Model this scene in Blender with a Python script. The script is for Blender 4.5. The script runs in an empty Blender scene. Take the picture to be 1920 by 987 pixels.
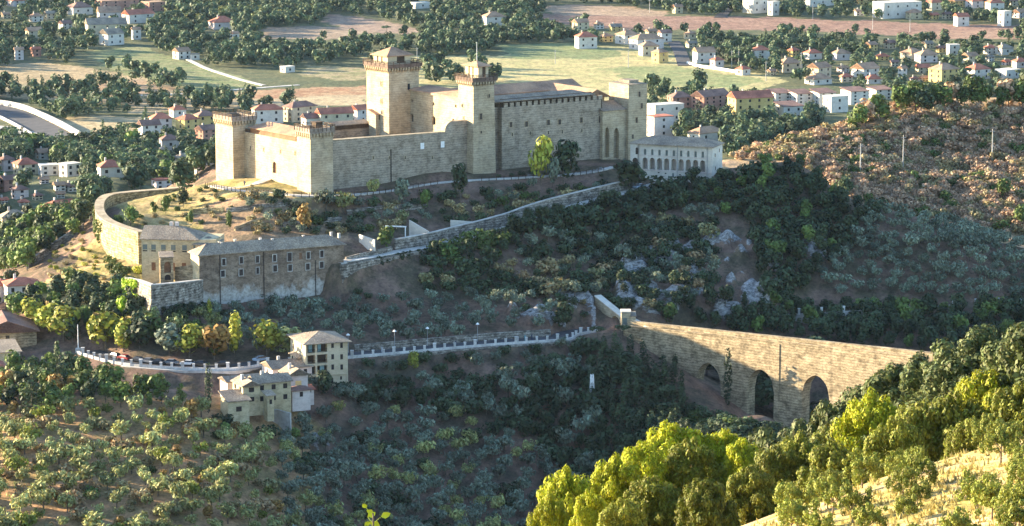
import bpy, bmesh, math, random
import numpy as np
from mathutils import Vector, Matrix
R = math.radians
rng = random.Random(7)
nr = np.random.RandomState(11)
scene = bpy.context.scene
COL = scene.collection
# ---------------------------------------------------------------- camera model
F = 6000.0; PITCH = R(9.46); CZ = 230.0
sp, cp = math.sin(PITCH), math.cos(PITCH)
def slope(v):                       # vertical slope of the sight line through image row v
    b = (493.5 - v) / F
    return (-sp + b*cp) / (cp + b*sp)
def xfac(u, v):
    b = (493.5 - v) / F
    return ((u-960.0)/F) / (cp + b*sp)
def P(u, v, D):
    return Vector((xfac(u, v)*D, D, CZ + slope(v)*D))
def zv(y, v): return CZ + slope(v)*y
def proj(x, y, z):
    X = x; Yf = y*cp - (z-CZ)*sp; Yu = y*sp + (z-CZ)*cp
    return 960 + F*X/Yf, 493.5 - F*Yu/Yf
cam_d = bpy.data.cameras.new('camera'); cam = bpy.data.objects.new('camera', cam_d); COL.objects.link(cam)
cam.location = (0, 0, CZ); cam.rotation_euler = (R(90)-PITCH, 0, 0)
cam_d.sensor_width = 36; cam_d.lens = F/1920*36; cam_d.clip_start = 0.5; cam_d.clip_end = 20000
scene.camera = cam
# ---------------------------------------------------------------- object helpers
def link(o, parent=None):
    COL.objects.link(o)
    if parent: o.parent = parent
    return o
def tag(o, label=None, cat=None, group=None, kind=None):
    if label: o['label'] = label
    if cat: o['category'] = cat
    if group: o['group'] = group
    if kind: o['kind'] = kind
    return o
def empty(name, loc, rz=0, label=None, cat=None, group=None):
    o = bpy.data.objects.new(name, None); o.location = loc; o.rotation_euler = (0, 0, rz); o.empty_display_size = .5
    link(o); return tag(o, label, cat, group)
class MB:
    def __init__(s): s.v = []; s.f = []; s.m = []
    def add(s, vs, fs, mi=0):
        k = len(s.v); s.v += [tuple(p) for p in vs]
        for f in fs: s.f.append([i+k for i in f]); s.m.append(mi)
    def box(s, x0, x1, y0, y1, z0, z1, mi=0, taper=0.0):
        t = taper
        vs = [(x0,y0,z0),(x1,y0,z0),(x1,y1,z0),(x0,y1,z0),(x0+t,y0+t,z1),(x1-t,y0+t,z1),(x1-t,y1-t,z1),(x0+t,y1-t,z1)]
        s.add(vs, [(3,2,1,0),(4,5,6,7),(0,1,5,4),(1,2,6,5),(2,3,7,6),(3,0,4,7)], mi)
    def prism(s, poly, z0, z1, mi=0):
        n = len(poly)
        vs = [(p[0],p[1],z0) for p in poly]+[(p[0],p[1],z1) for p in poly]
        s.add(vs, [list(range(n-1,-1,-1)), list(range(n,2*n))]+[(i,(i+1)%n,n+(i+1)%n,n+i) for i in range(n)], mi)
    def tube(s, a, b, r0, r1=None, n=6, mi=0, cap=True):
        a = Vector(a); b = Vector(b); r1 = r0 if r1 is None else r1
        d = (b-a).normalized(); q = d.orthogonal().normalized(); w = d.cross(q)
        vs = []
        for c, r in ((a,r0),(b,r1)):
            for i in range(n):
                t = 2*math.pi*i/n; vs.append(c+(q*math.cos(t)+w*math.sin(t))*r)
        fs = [(i,(i+1)%n,n+(i+1)%n,n+i) for i in range(n)]
        if cap: fs += [list(range(n-1,-1,-1)), list(range(n,2*n))]
        s.add(vs, fs, mi)
    def mesh(s, name, mats):
        me = bpy.data.meshes.new(name); me.from_pydata(s.v, [], s.f)
        if not isinstance(mats, (list, tuple)): mats = [mats]
        for m in mats: me.materials.append(m)
        me.polygons.foreach_set('material_index', s.m); me.update()
        return me
    def build(s, name, mats, parent=None, loc=None, rz=0):
        o = bpy.data.objects.new(name, s.mesh(name, mats))
        if loc is not None: o.location = loc
        if rz: o.rotation_euler = (0,0,rz)
        return link(o, parent)
# ---------------------------------------------------------------- materials
def new_mat(name):
    m = bpy.data.materials.new(name); m.use_nodes = True
    nt = m.node_tree; return m, nt, nt.nodes['Principled BSDF']
def N(nt, t, **kw):
    n = nt.nodes.new(t)
    for k, v in kw.items(): setattr(n, k, v)
    return n
def ramp(nt, stops):
    n = N(nt, 'ShaderNodeValToRGB'); e = n.color_ramp.elements
    while len(e) < len(stops): e.new(.5)
    for i, (p, c) in enumerate(stops): e[i].position = p; e[i].color = (c[0],c[1],c[2],1)
    return n
def wpos(nt, scale=(1,1,1), obj=False):
    tc = N(nt, 'ShaderNodeTexCoord') if obj else N(nt, 'ShaderNodeNewGeometry')
    mp = N(nt, 'ShaderNodeMapping'); mp.inputs['Scale'].default_value = scale
    nt.links.new(tc.outputs['Object' if obj else 'Position'], mp.inputs['Vector']); return mp.outputs['Vector']
def noise(nt, vec, sc, det=4, rough=.6):
    n = N(nt, 'ShaderNodeTexNoise'); n.inputs['Scale'].default_value = sc; n.inputs['Detail'].default_value = det
    n.inputs['Roughness'].default_value = rough; nt.links.new(vec, n.inputs['Vector']); return n
def mixc(nt, fac, a, b, mode='MIX'):
    n = N(nt, 'ShaderNodeMix', data_type='RGBA', blend_type=mode)
    for s, x in ((n.inputs[0],fac),(n.inputs[6],a),(n.inputs[7],b)):
        if hasattr(x, 'is_linked') or hasattr(x, 'links'): nt.links.new(x, s)
        elif isinstance(x, (int, float)): s.default_value = x
        else: s.default_value = (x[0],x[1],x[2],1)
    return n.outputs[2]
def bump(nt, bs, h, st, dist):
    b = N(nt, 'ShaderNodeBump'); b.inputs['Strength'].default_value = st; b.inputs['Distance'].default_value = dist
    nt.links.new(h, b.inputs['Height']); nt.links.new(b.outputs[0], bs.inputs['Normal'])
def masonry(name, c0, c1, c2, sc=.35, course=1.0, rough=.95, contrast=1.0):
    """weathered stone or plaster: large blotches, fine blocks in courses, vertical run-off stains"""
    m, nt, bs = new_mat(name); bs.inputs['Roughness'].default_value = rough
    bs.inputs['Specular IOR Level'].default_value = .15
    big = noise(nt, wpos(nt), sc*.35, 5, .65); fine = noise(nt, wpos(nt, (1,1,2.6*course)), 1.6, 3, .7)
    st = noise(nt, wpos(nt, (1,1,.07)), .45, 4, .65)
    r = ramp(nt, [(.3,c0),(.5,c1),(.72,c2)]); nt.links.new(big.outputs[0], r.inputs[0])
    r2 = ramp(nt, [(.3,[1-.45*contrast]*3),(.55,(1,1,1)),(.75,[1+.18*contrast]*3)]); nt.links.new(fine.outputs[0], r2.inputs[0])
    r3 = ramp(nt, [(.3,[1-.34*contrast,1-.34*contrast,1-.30*contrast]),(.45,(1,1,1))]); nt.links.new(st.outputs[0], r3.inputs[0])
    md = noise(nt, wpos(nt, (1,1,1.8)), .55, 3, .6); r4 = ramp(nt, [(.36,[1-.38*contrast]*3),(.5,(1,1,1)),(.66,[1+.16*contrast]*3)]); nt.links.new(md.outputs[0], r4.inputs[0])
    wv = N(nt, 'ShaderNodeTexWave', bands_direction='Z'); nt.links.new(wpos(nt), wv.inputs['Vector']); wv.inputs['Scale'].default_value = .42; wv.inputs['Distortion'].default_value = 3.0; wv.inputs['Detail'].default_value = 3; wv.inputs['Detail Scale'].default_value = 1.4
    bd = 0 if 'plaster' in name or name in ('red_brick_wall','ochre_wall') else contrast
    r5 = ramp(nt, [(.05,[1-.26*bd]*3),(.3,(1,1,1)),(.9,[1+.06*bd]*3)]); nt.links.new(wv.outputs[0], r5.inputs[0])
    c = mixc(nt, 1.0, r.outputs[0], r2.outputs[0], 'MULTIPLY'); c = mixc(nt, 1.0, c, r5.outputs[0], 'MULTIPLY'); c = mixc(nt, 1.0, c, r4.outputs[0], 'MULTIPLY'); c = mixc(nt, .6, c, r3.outputs[0], 'MULTIPLY')
    nt.links.new(c, bs.inputs['Base Color']); bump(nt, bs, fine.outputs[0], .5, .15); return m
def mottled(name, c0, c1, sc=2.0, rough=.9, st=.3, dist=.05, c2=None):
    m, nt, bs = new_mat(name); bs.inputs['Roughness'].default_value = rough; bs.inputs['Specular IOR Level'].default_value = .2
    n = noise(nt, wpos(nt), sc, 5, .7); n2 = noise(nt, wpos(nt), sc*.15, 3, .6)
    r = ramp(nt, [(.33,c0),(.62,c1)]); nt.links.new(n.outputs[0], r.inputs[0])
    r2 = ramp(nt, [(.35,(.7,.7,.7)),(.65,(1.15,1.15,1.15))]); nt.links.new(n2.outputs[0], r2.inputs[0])
    nt.links.new(mixc(nt, 1.0, r.outputs[0], r2.outputs[0], 'MULTIPLY'), bs.inputs['Base Color'])
    bump(nt, bs, n.outputs[0], st, dist); return m
def tiles(name, c0, c1, c2):
    m, nt, bs = new_mat(name); bs.inputs['Roughness'].default_value = .9; bs.inputs['Specular IOR Level'].default_value = .2
    n = noise(nt, wpos(nt), 2.2, 4, .8); n2 = noise(nt, wpos(nt), .18, 4, .6)
    r = ramp(nt, [(.3,c0),(.5,c1),(.7,c2)]); nt.links.new(n.outputs[0], r.inputs[0])
    r2 = ramp(nt, [(.35,(.62,.62,.66)),(.65,(1.15,1.12,1.08))]); nt.links.new(n2.outputs[0], r2.inputs[0])
    vo = N(nt, 'ShaderNodeTexVoronoi'); vo.inputs['Scale'].default_value = 2.5; nt.links.new(wpos(nt), vo.inputs['Vector'])
    nt.links.new(mixc(nt, 1.0, r.outputs[0], r2.outputs[0], 'MULTIPLY'), bs.inputs['Base Color'])
    bump(nt, bs, vo.outputs['Distance'], .7, .12); return m
def plain(name, c, rough=.6, metal=0):
    m, nt, bs = new_mat(name); bs.inputs['Roughness'].default_value = rough; bs.inputs['Metallic'].default_value = metal
    n = noise(nt, wpos(nt), 3.0, 3, .6); r = ramp(nt, [(.3,[x*.82 for x in c]),(.7,[min(1,x*1.1) for x in c])])
    nt.links.new(n.outputs[0], r.inputs[0]); nt.links.new(r.outputs[0], bs.inputs['Base Color']); return m
def leafmat(name, base, var=.35, trans=.16, warm=None):
    """foliage: colour of the leaf, per-leaf tint from the mesh, per-tree variation"""
    m, nt, bs = new_mat(name); bs.inputs['Roughness'].default_value = .65; bs.inputs['Specular IOR Level'].default_value = .2
    at = N(nt, 'ShaderNodeAttribute', attribute_name='tint'); oi = N(nt, 'ShaderNodeObjectInfo')
    r = ramp(nt, [(0,[x*(1-var) for x in base]),(.5,base),(1,warm or [x*(1+var) for x in base])]); nt.links.new(oi.outputs['Random'], r.inputs[0])
    c = mixc(nt, 1.0, r.outputs[0], at.outputs['Color'], 'MULTIPLY')
    nt.links.new(c, bs.inputs['Base Color'])
    tr = N(nt, 'ShaderNodeBsdfTranslucent'); nt.links.new(c, tr.inputs['Color'])
    mx = N(nt, 'ShaderNodeMixShader'); mx.inputs[0].default_value = trans
    nt.links.new(bs.outputs[0], mx.inputs[1]); nt.links.new(tr.outputs[0], mx.inputs[2])
    nt.links.new(mx.outputs[0], nt.nodes['Material Output'].inputs[0]); return m
M = {}
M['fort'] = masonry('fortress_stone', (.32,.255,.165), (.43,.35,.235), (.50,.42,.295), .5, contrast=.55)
M['fortshade'] = masonry('shaded_fort_stone', (.25,.205,.15), (.345,.29,.22), (.42,.36,.28), .8, contrast=.75)  # fortress stone with shade put into its colour, for the shaded walls
M['bridge'] = masonry('aqueduct_stone', (.19,.15,.095), (.34,.27,.17), (.46,.375,.245), 1.0, contrast=1.0)
M['ringstone'] = masonry('ring_wall_stone', (.20,.16,.08), (.42,.34,.18), (.55,.46,.27), 2.2, contrast=1.4)
M['roughstone'] = masonry('rough_wall_stone', (.14,.12,.10), (.27,.24,.2), (.46,.43,.38), 2.0, contrast=1.5)
M['yellowplaster'] = masonry('yellow_plaster', (.40,.33,.20), (.52,.44,.275), (.58,.5,.34), .5, contrast=.55)
M['brownplaster'] = masonry('peeling_brown_plaster', (.15,.11,.08), (.27,.205,.15), (.36,.29,.22), .5, contrast=1.0)
M['whiteplaster'] = masonry('white_plaster', (.50,.46,.39), (.61,.565,.485), (.67,.63,.56), .5, contrast=.25)
M['villaplaster'] = masonry('cream_villa_plaster', (.44,.365,.24), (.53,.45,.31), (.58,.50,.36), .5, contrast=.3)
M['pinkplaster'] = masonry('pink_plaster', (.5,.42,.38), (.6,.52,.47), (.66,.6,.55), .5, contrast=.3)
M['oldroof'] = tiles('old_roof_tiles', (.16,.13,.10), (.27,.225,.17), (.42,.37,.29))
M['greyroof'] = tiles('grey_roof_tiles', (.17,.13,.095), (.30,.24,.175), (.52,.45,.35))
M['warmroof'] = tiles('warm_roof_tiles', (.30,.17,.10), (.40,.25,.16), (.48,.33,.22))
M['redroof'] = tiles('red_roof_tiles', (.33,.11,.07), (.45,.16,.10), (.5,.22,.15))
M['brownroof'] = tiles('brown_roof_tiles', (.16,.09,.07), (.25,.15,.12), (.33,.21,.16))
M['boards'] = mottled('brown_boards', (.085,.06,.048), (.17,.12,.095), 2)
M['paleboards'] = mottled('weathered_boards', (.20,.155,.12), (.33,.265,.21), 2)
M['wood'] = mottled('dark_timber', (.05,.035,.025), (.11,.075,.05), 3)
M['brownwood'] = mottled('brown_timber', (.16,.08,.045), (.26,.14,.08), 3)
M['dark'] = plain('dark_glass', (.018,.02,.025), .25)
M['glass'] = plain('grey_green_shutter', (.12,.15,.14), .5)
M['postwhite'] = mottled('weathered_white_stone', (.45,.44,.41), (.66,.65,.62), 2.0)
M['white'] = plain('white_paint', (.8,.8,.78), .6)
M['asphalt'] = mottled('road_asphalt', (.045,.045,.05), (.08,.08,.085), 1.2)
M['path'] = mottled('pale_gravel', (.42,.39,.34), (.6,.57,.52), 1.5)
M['metal'] = plain('grey_metal', (.35,.36,.37), .5, .4)
M['concrete'] = mottled('concrete', (.36,.34,.31), (.52,.5,.46), .8)
M['bark'] = mottled('bark', (.07,.055,.04), (.17,.14,.11), 6)
M['curtain'] = plain('pale_blue_curtain', (.22,.36,.38), .8)
M['amber'] = plain('painted_lit_pane', (.75,.5,.2), .5)  # glow of a lit window painted as the pane's own colour

def peeled():
    """brown plaster fallen off towards the foot of the long building, paler render and stone showing"""
    m = M['brownplaster']; nt = m.node_tree; bs = nt.nodes['Principled BSDF']; src = bs.inputs['Base Color'].links[0].from_socket
    g = N(nt, 'ShaderNodeNewGeometry'); sx = N(nt, 'ShaderNodeSeparateXYZ'); nt.links.new(g.outputs['Position'], sx.inputs[0])
    mr = N(nt, 'ShaderNodeMapRange'); nt.links.new(sx.outputs['Z'], mr.inputs[0]); mr.inputs[1].default_value = 79; mr.inputs[2].default_value = 70; mr.inputs[3].default_value = -.25; mr.inputs[4].default_value = .35
    n = noise(nt, wpos(nt, (1,1,.6)), .22, 5, .7); ad = N(nt, 'ShaderNodeMath', operation='ADD'); nt.links.new(n.outputs[0], ad.inputs[0]); nt.links.new(mr.outputs[0], ad.inputs[1])
    r = ramp(nt, [(.55,(0,0,0)),(.68,(1,1,1))]); nt.links.new(ad.outputs[0], r.inputs[0])
    n2 = noise(nt, wpos(nt), .9, 5, .75); r2 = ramp(nt, [(.35,(.24,.22,.19)),(.6,(.5,.475,.43))]); nt.links.new(n2.outputs[0], r2.inputs[0])
    nt.links.new(mixc(nt, r.outputs[0], src, r2.outputs[0]), bs.inputs['Base Color'])
peeled()
EXPO = 2.55; HAZE = 0.8e-5
# ---------------------------------------------------------------- terrain
def vn(x, y, wl, seed):                                  # value noise
    g = np.random.RandomState(seed).rand(257, 257); g[256] = g[0]; g[:,256] = g[:,0]
    a = x/wl; b = y/wl; i = np.floor(a).astype(int); j = np.floor(b).astype(int); fa = a-i; fb = b-j
    fa = fa*fa*(3-2*fa); fb = fb*fb*(3-2*fb); i %= 256; j %= 256
    return (g[i,j]*(1-fa)*(1-fb)+g[i+1,j]*fa*(1-fb)+g[i,j+1]*(1-fa)*fb+g[i+1,j+1]*fa*fb)*2-1
CT = []
def cpt(u, v, D): CT.append((xfac(u, v), D, slope(v)*D))
def cz(u, D, z):
    s_ = z/D; b = (s_*cp+sp)/(cp-s_*sp); CT.append(((u-960)/F/(cp+b*sp), D, z))
# fortress platform
for a in [(405,341,1000),(440,335,1010),(480,328,1010),(520,327,1003),(556,350,974),(583,363,961),(626,359,966),(700,338,984),
          (790,325,990),(862,320,1000),(888,329,993),(925,325,1000),(1000,311,1014),(1100,303,1022),(1180,303,1030),
          (350,358,985),(480,352,972),(520,362,955)]: cpt(*a)
for u in (430,600,800,1000,1180): cz(u,1060,-141); cz(u,1100,-150); cz(u,1180,-178); cz(u,1300,-203)
# loggia building, ring road and slope between
for a in [(1190,325,1010),(1250,342,1005),(1335,338,998),(1360,322,1010),(1150,365,988),(1000,402,962),(900,425,952),(800,460,938),(740,478,925),(675,487,918),
          (1150,385,978),(1000,425,948),(900,455,938),(800,530,915),(690,542,904),
          (950,345,985),(1100,325,1003),(1040,355,985),(850,365,972),(700,365,965),(700,400,952),(600,385,955),(600,420,940),
          (800,400,962),(640,455,925),(560,455,925),(700,450,935),(450,375,955),(450,410,942),(470,440,925)]: cpt(*a)
# left shoulder and ring wall
for a in [(330,362,990),(260,370,988),(215,385,975),(250,410,950),(300,400,958),(340,420,945),(380,400,950),(350,375,975)]: cpt(*a)
for a in [(185,440,955),(215,478,940),(262,492,925),(300,510,915),(360,535,895),(200,500,930),(140,490,940),(150,540,915),(90,520,930),(80,560,905),
          (230,560,890),(300,560,882),(30,540,930),(0,520,1000),(50,470,1020),(120,440,1010),(160,410,1040)]: cpt(*a)
cz(250,1040,-158); cz(250,1100,-172); cz(120,1100,-172); cz(0,1100,-176)
# long building foot, bastion, road
for a in [(380,575,885),(450,570,890),(550,560,898),(640,545,905),(300,590,868),(370,600,868),(500,600,878),(600,600,880),(700,570,900),(800,560,905),(900,560,908)]: cpt(*a)
for u, v in [(60,660),(150,667),(300,690),(400,692),(500,688),(560,684),(660,674),(760,665),(870,657),(980,645),(1085,634)]:
    D = -168/slope(v); cz(u, D, -168); cz(u, D+7, -167.6)
    if u > 600: cz(u, D-9, -173.5)
    elif 200 < u < 540: cz(u, D-7, -172.6)
for a in [(700,630,868),(900,625,876),(1000,600,890),(1100,590,900)]: cpt(*a)
# south slope above road
for a in [(1000,540,915),(1000,480,935),(1100,470,945),(1200,450,962),(1200,520,930),(1300,430,965),(1300,500,938),(1400,400,972),(1400,480,945),(1330,560,915),(1430,560,918),
          (1200,580,905),(1300,600,905),(1500,315,1000),(1430,312,1005),(1560,372,992),(1620,390,985),(1700,405,980),(1800,435,975),(1920,468,970),
          (1550,450,965),(1700,480,952),(1850,510,945),(1500,520,940),(1700,560,935),(1900,560,935),(1750,585,925),(1500,590,925),(1900,590,925)]: cpt(*a)
for u in (1300,1500,1700,1900): cz(u, 903, -173)
# behind the ridge, brown hillside
cz(1400,1050,-150); cz(1500,1045,-158); cz(1600,1040,-164); cz(1750,1030,-168); cz(1920,1025,-172)
for a in [(1420,300,1110),(1560,350,1080),(1650,385,1075),(1750,410,1065),(1900,450,1050),(1500,255,1160),(1600,230,1190),(1700,205,1215),(1800,195,1225),(1920,185,1235),(1700,300,1140),(1850,320,1130)]: cpt(*a)
cz(1400,1200,-175); cz(1450,1300,-190); cz(1700,1330,-175); cz(1900,1350,-172); cz(1400,1420,-208); cz(1800,1520,-205)
# below the road
for a in [(60,720,825),(200,720,820),(350,730,815),(450,770,805),(540,760,815),(620,725,828),(700,715,842),(900,700,853),(1080,665,872),(1000,690,860)]: cpt(*a)
for a in [(0,800,785),(150,800,785),(300,800,783),(450,800,795),(600,800,815),(750,800,825),(900,800,832),(1050,800,838),
          (0,900,748),(200,900,748),(400,900,752),(600,900,775),(750,900,795),(900,900,808),(1050,900,815),
          (0,987,718),(200,987,718),(400,987,725),(600,987,748),(750,987,768),(900,987,785),(1050,987,795)]: cpt(*a)
# abutment and gorge below the bridge
for a in [(1130,615,888),(1190,625,884),(1200,650,874),(1250,690,862),(1270,710,856),(1318,770,840),(1350,812,830),(1420,825,824),(1480,840,818),(1130,650,872),(1150,720,855),(1200,760,846),(1280,800,838)]: cpt(*a)
cz(1500,820,-198); cz(1650,800,-200); cz(1800,780,-195); cz(1500,870,-190); cz(1700,860,-192); cz(1900,850,-185)
for u in (-100,200,400,600,800,1000,1200): cz(u, 660, -198 if u < 500 else -208)
for u in (1300,1500,1700,1900): cz(u, 700, -200)
# camera-side slope
cz(1900,300,-69); cz(1900,400,-95); cz(1900,500,-130); cz(1900,600,-175)
cz(1700,300,-71); cz(1700,400,-101); cz(1700,500,-138); cz(1700,600,-178)
cz(1500,300,-77); cz(1500,400,-112); cz(1500,500,-148)
cz(1300,300,-79); cz(1200,285,-76); cz(1130,270,-74); cz(1300,400,-122); cz(1300,500,-158)
cz(1060,330,-92); cz(1060,265,-74); cz(980,270,-77); cz(1000,450,-152); cz(800,400,-145); cz(800,300,-105); cz(400,400,-145); cz(400,300,-105); cz(0,400,-140); cz(0,300,-100); cz(600,550,-185); cz(200,550,-180)
for a in [(1920,825,243),(1750,870,240),(1600,920,238),(1500,955,237),(1400,990,236),(1920,987,190),(1700,1040,190),(1920,900,215)]: cpt(*a)
for u in (0,500,1000,1500,1900): cz(u, 100, -38); cz(u, 40, -15); cz(u, 15, -5.6)
# town side and plain
for a in [(0,450,1120),(60,400,1190),(150,385,1180),(100,345,1330),(250,345,1300),(0,350,1320),(30,300,1500),(200,290,1560),(350,320,1380)]: cpt(*a)
for u in (-900,-300,0,300,600,900,1200,1500,1800,2200,2800):
    cz(u,1700,-211); cz(u,2100,-212); cz(u,2700,-212); cz(u,4000,-214); cz(u,9000,-216)
for u in (300,900,1300): cz(u,1500,-209)
# outside the frame
for u, D, z in [(-300,1300,-195),(-900,1300,-198),(-300,1000,-182),(-900,1000,-190),(-300,850,-180),(-900,850,-188),(-300,700,-190),(-900,700,-196),(-300,500,-165),(-900,500,-165),(-900,300,-105),(-900,100,-38),
                (2300,1000,-165),(2900,1000,-160),(2300,900,-178),(2900,900,-172),(2300,700,-185),(2900,700,-180),(2300,500,-120),(2900,500,-110),(2300,300,-62),(2900,300,-58),(2300,1250,-145),(2900,1250,-145),(2300,1500,-200),(2900,1500,-200),(2500,100,-33)]:
    cz(u, D, z)
ca = np.array(CT); CX = ca[:,0]; CY = np.log(ca[:,1]); CV = ca[:,2]
def kern(r2): return np.where(r2 > 1e-14, .5*r2*np.log(np.maximum(r2, 1e-14)), 0)
n_ = len(CX)
K = kern((CX[:,None]-CX)**2+(CY[:,None]-CY)**2)*1.0 + np.eye(n_)*2e-6
Pm = np.c_[np.ones(n_), CX, CY]
A_ = np.block([[K, Pm],[Pm.T, np.zeros((3,3))]])
W_ = np.linalg.solve(A_, np.r_[CV, np.zeros(3)])
def tps(X, Y):
    out = np.full(X.shape, W_[n_]) + W_[n_+1]*X + W_[n_+2]*Y
    for i in range(n_): out += W_[i]*kern((X-CX[i])**2+(Y-CY[i])**2)
    return out
us = np.r_[np.arange(-1500,-60,45), np.arange(-60,1980,4.0), np.arange(1980,3500,45)]
Ds = np.r_[np.array([2,5,9,15,22,30,40,55,75,100,125,150]), np.arange(165,330,3.0), np.arange(330,690,8.0), np.arange(690,1110,1.8), np.arange(1110,1350,5.0)]
vs_ = np.arange(0, 330, 1.7)[::-1]; dd = np.array([-212/slope(v) for v in vs_]); dd = dd[dd > 1352]
Ds = np.r_[Ds, dd, np.geomspace(dd[-1]*1.02, 9000, 30)]
UU, DD = np.meshgrid(us, Ds)
TZ = tps((UU-960)/F/cp, np.log(DD))
XX = (UU-960)/F/cp*DD; YY = DD
near = np.clip((DD-60)/60, 0, 1); TZ = TZ*near+(-2-.37*DD)*(1-near)
# relief noise: strong on the wild slopes, nearly none on the plain
amp = np.clip((DD-250)/200, .15, 1)*np.clip((1500-DD)/250, 0.03, 1)
ns = 1.6*vn(XX,YY,46,1)+.8*vn(XX,YY,19,2)+.42*vn(XX,YY,8,3)+.2*vn(XX,YY,3.6,4)
fort_flat = np.clip((np.abs(YY-1020)-45)/20, 0, 1)
soft = np.where((XX>-110)&(XX<60)&(YY>935)&(YY<1075), .25+.5*fort_flat, 1)
TZ = TZ + ns*amp*soft
# terraces on the slopes
# rock outcrops
def inpoly(px, py, poly):
    c = np.zeros(np.shape(px), bool); n = len(poly)
    for i in range(n):
        x0,y0 = poly[i]; x1,y1 = poly[(i+1)%n]
        if y0 == y1: continue
        c ^= ((y0 > py) != (y1 > py)) & (px < (x1-x0)*(py-y0)/(y1-y0)+x0)
    return c
PU, PV = proj(XX, YY, TZ+CZ)
def widen(poly): return [(2150 if x >= 1910 else (-230 if x <= 0 else x), 1080 if y >= 985 else y) for x, y in poly]
def poly_soft(poly, d0, d1, soft=0):
    poly = widen(poly)
    return inpoly(PU, PV, poly) & (YY > d0) & (YY < d1)
ROCK = np.zeros(XX.shape)
for poly in ([(1200,480),(1330,450),(1390,450),(1460,480),(1460,600),(1240,605),(1150,570),(1160,510)], [(940,575),(1100,545),(1120,600),(970,605)],[(1500,450),(1550,455),(1550,490),(1510,490)],
             [(1180,395),(1240,392),(1240,415),(1180,415)],[(530,850),(610,820),(620,850),(540,880)]):
    ROCK[poly_soft(poly, 800, 1010)] = 1
rn = vn(XX,YY,9,9)*.6+vn(XX,YY,4,10)*.5
rk = ROCK*np.clip(rn*2.4+.3, 0, 1)
TZ += rk*(1.8+2.0*np.abs(vn(XX,YY,6,12))+1.5*vn(XX,YY,2.6,13))
ZS = TZ.copy()
def Hs(x, y):
    """terrain height (array or scalar)"""
    x = np.asarray(x, float); y = np.clip(np.asarray(y, float), 2.01, 8990)
    u = x/y*F*cp+960
    fi = np.interp(u, us, np.arange(len(us))); fj = np.interp(y, Ds, np.arange(len(Ds)))
    i = np.clip(fi.astype(int),0,len(us)-2); j = np.clip(fj.astype(int),0,len(Ds)-2); a = fi-i; b = fj-j
    return ZS[j,i]*(1-a)*(1-b)+ZS[j,i+1]*a*(1-b)+ZS[j+1,i]*(1-a)*b+ZS[j+1,i+1]*a*b + CZ
RD = np.r_[np.arange(160,700,4.0), np.arange(700,1360,1.5), np.arange(1360,3400,8.0)]
def gnd(u, v, dmin=160, dmax=3400):
    """first visible ground point under pixels (arrays)"""
    u = np.atleast_1d(np.asarray(u,float)); v = np.atleast_1d(np.asarray(v,float))
    d = RD[(RD>=dmin)&(RD<=dmax)]
    sl = (-sp + (493.5-v)/F*cp)/(cp+(493.5-v)/F*sp); xf = ((u-960)/F)/(cp+(493.5-v)/F*sp)
    X = xf[:,None]*d; Z = CZ+sl[:,None]*d; G = Hs(X, np.broadcast_to(d, X.shape))
    below = Z < G; hit = below.any(1); k = np.argmax(below, 1); k1 = np.maximum(k-1, 0); r = np.arange(len(u))
    e0 = Z[r,k1]-G[r,k1]; e1 = G[r,k]-Z[r,k]; t = np.where(k > 0, e0/np.maximum(e0+e1,1e-6), 0)
    D = d[k1]+(d[k]-d[k1])*t; D = np.where(hit, D, np.nan)
    return np.c_[xf*D, D, Hs(xf*D, np.nan_to_num(D, nan=500))]
def g1(u, v, **k):
    p = gnd(u, v, **k)[0]
    if np.isnan(p[1]): raise ValueError(f'no ground at {u},{v}')
    return Vector(p)
# roads pressed into the terrain
def press(path, hw, fall, dz=-.25):
    """blend terrain to the polyline path of (x,y,z) within half-width hw, fading over fall"""
    global ZS
    best = np.full(XX.shape, 1e9); zz = np.zeros(XX.shape)
    xs = [p[0] for p in path]; ys = [p[1] for p in path]
    box = (XX > min(xs)-40)&(XX < max(xs)+40)&(YY > min(ys)-40)&(YY < max(ys)+40)
    bx = XX[box]; by = YY[box]; bb = best[box]; bz = zz[box]
    for (x0,y0,z0),(x1,y1,z1) in zip(path[:-1], path[1:]):
        L2 = (x1-x0)**2+(y1-y0)**2+1e-9
        t = np.clip(((bx-x0)*(x1-x0)+(by-y0)*(y1-y0))/L2, 0, 1)
        d = np.hypot(bx-x0-t*(x1-x0), by-y0-t*(y1-y0)); m = d < bb
        bb[m] = d[m]; bz[m] = (z0+t*(z1-z0))[m]
    w = np.clip(1-(bb-hw)/fall, 0, 1); w = w*w*(3-2*w)
    ZS[box] = ZS[box]*(1-w)+(bz-CZ+dz)*w
def smooth(pts, n=8):
    """Catmull-Rom through 3D points"""
    out = []; p = [Vector(a) for a in pts]; p = [2*p[0]-p[1]]+p+[2*p[-1]-p[-2]]
    for i in range(1, len(p)-2):
        for k in range(n):
            t = k/n
            out.append(.5*((2*p[i])+(-p[i-1]+p[i+1])*t+(2*p[i-1]-5*p[i]+4*p[i+1]-p[i+2])*t*t+(-p[i-1]+3*p[i]-3*p[i+1]+p[i+2])*t**3))
    out.append(p[-2]); return out
RZ = CZ-168
def lvl(u, v, z): return Vector((xfac(u,v)*(z-CZ)/slope(v), (z-CZ)/slope(v), z))
# lower road (outer, camera-side edge)
lower_edge = smooth([lvl(u,v,RZ) for u,v in [(145,662),(200,678),(260,687),(330,692),(400,694),(450,692),(505,684),(560,680),(655,671),(740,664),(860,653),(960,645),(1040,640),(1072,636),(1086,628),(1120,622)]], 6)
def offset(path, d):
    out = []
    for i, p in enumerate(path):
        a = path[max(i-1,0)]; b = path[min(i+1,len(path)-1)]; t = (b-a); t.z = 0; t.normalize()
        out.append(p+Vector((-t.y, t.x, 0))*d)
    return out
lower_mid = offset(lower_edge, 3.6)
press([tuple(p) for p in lower_mid], 3.4, 4)
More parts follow.
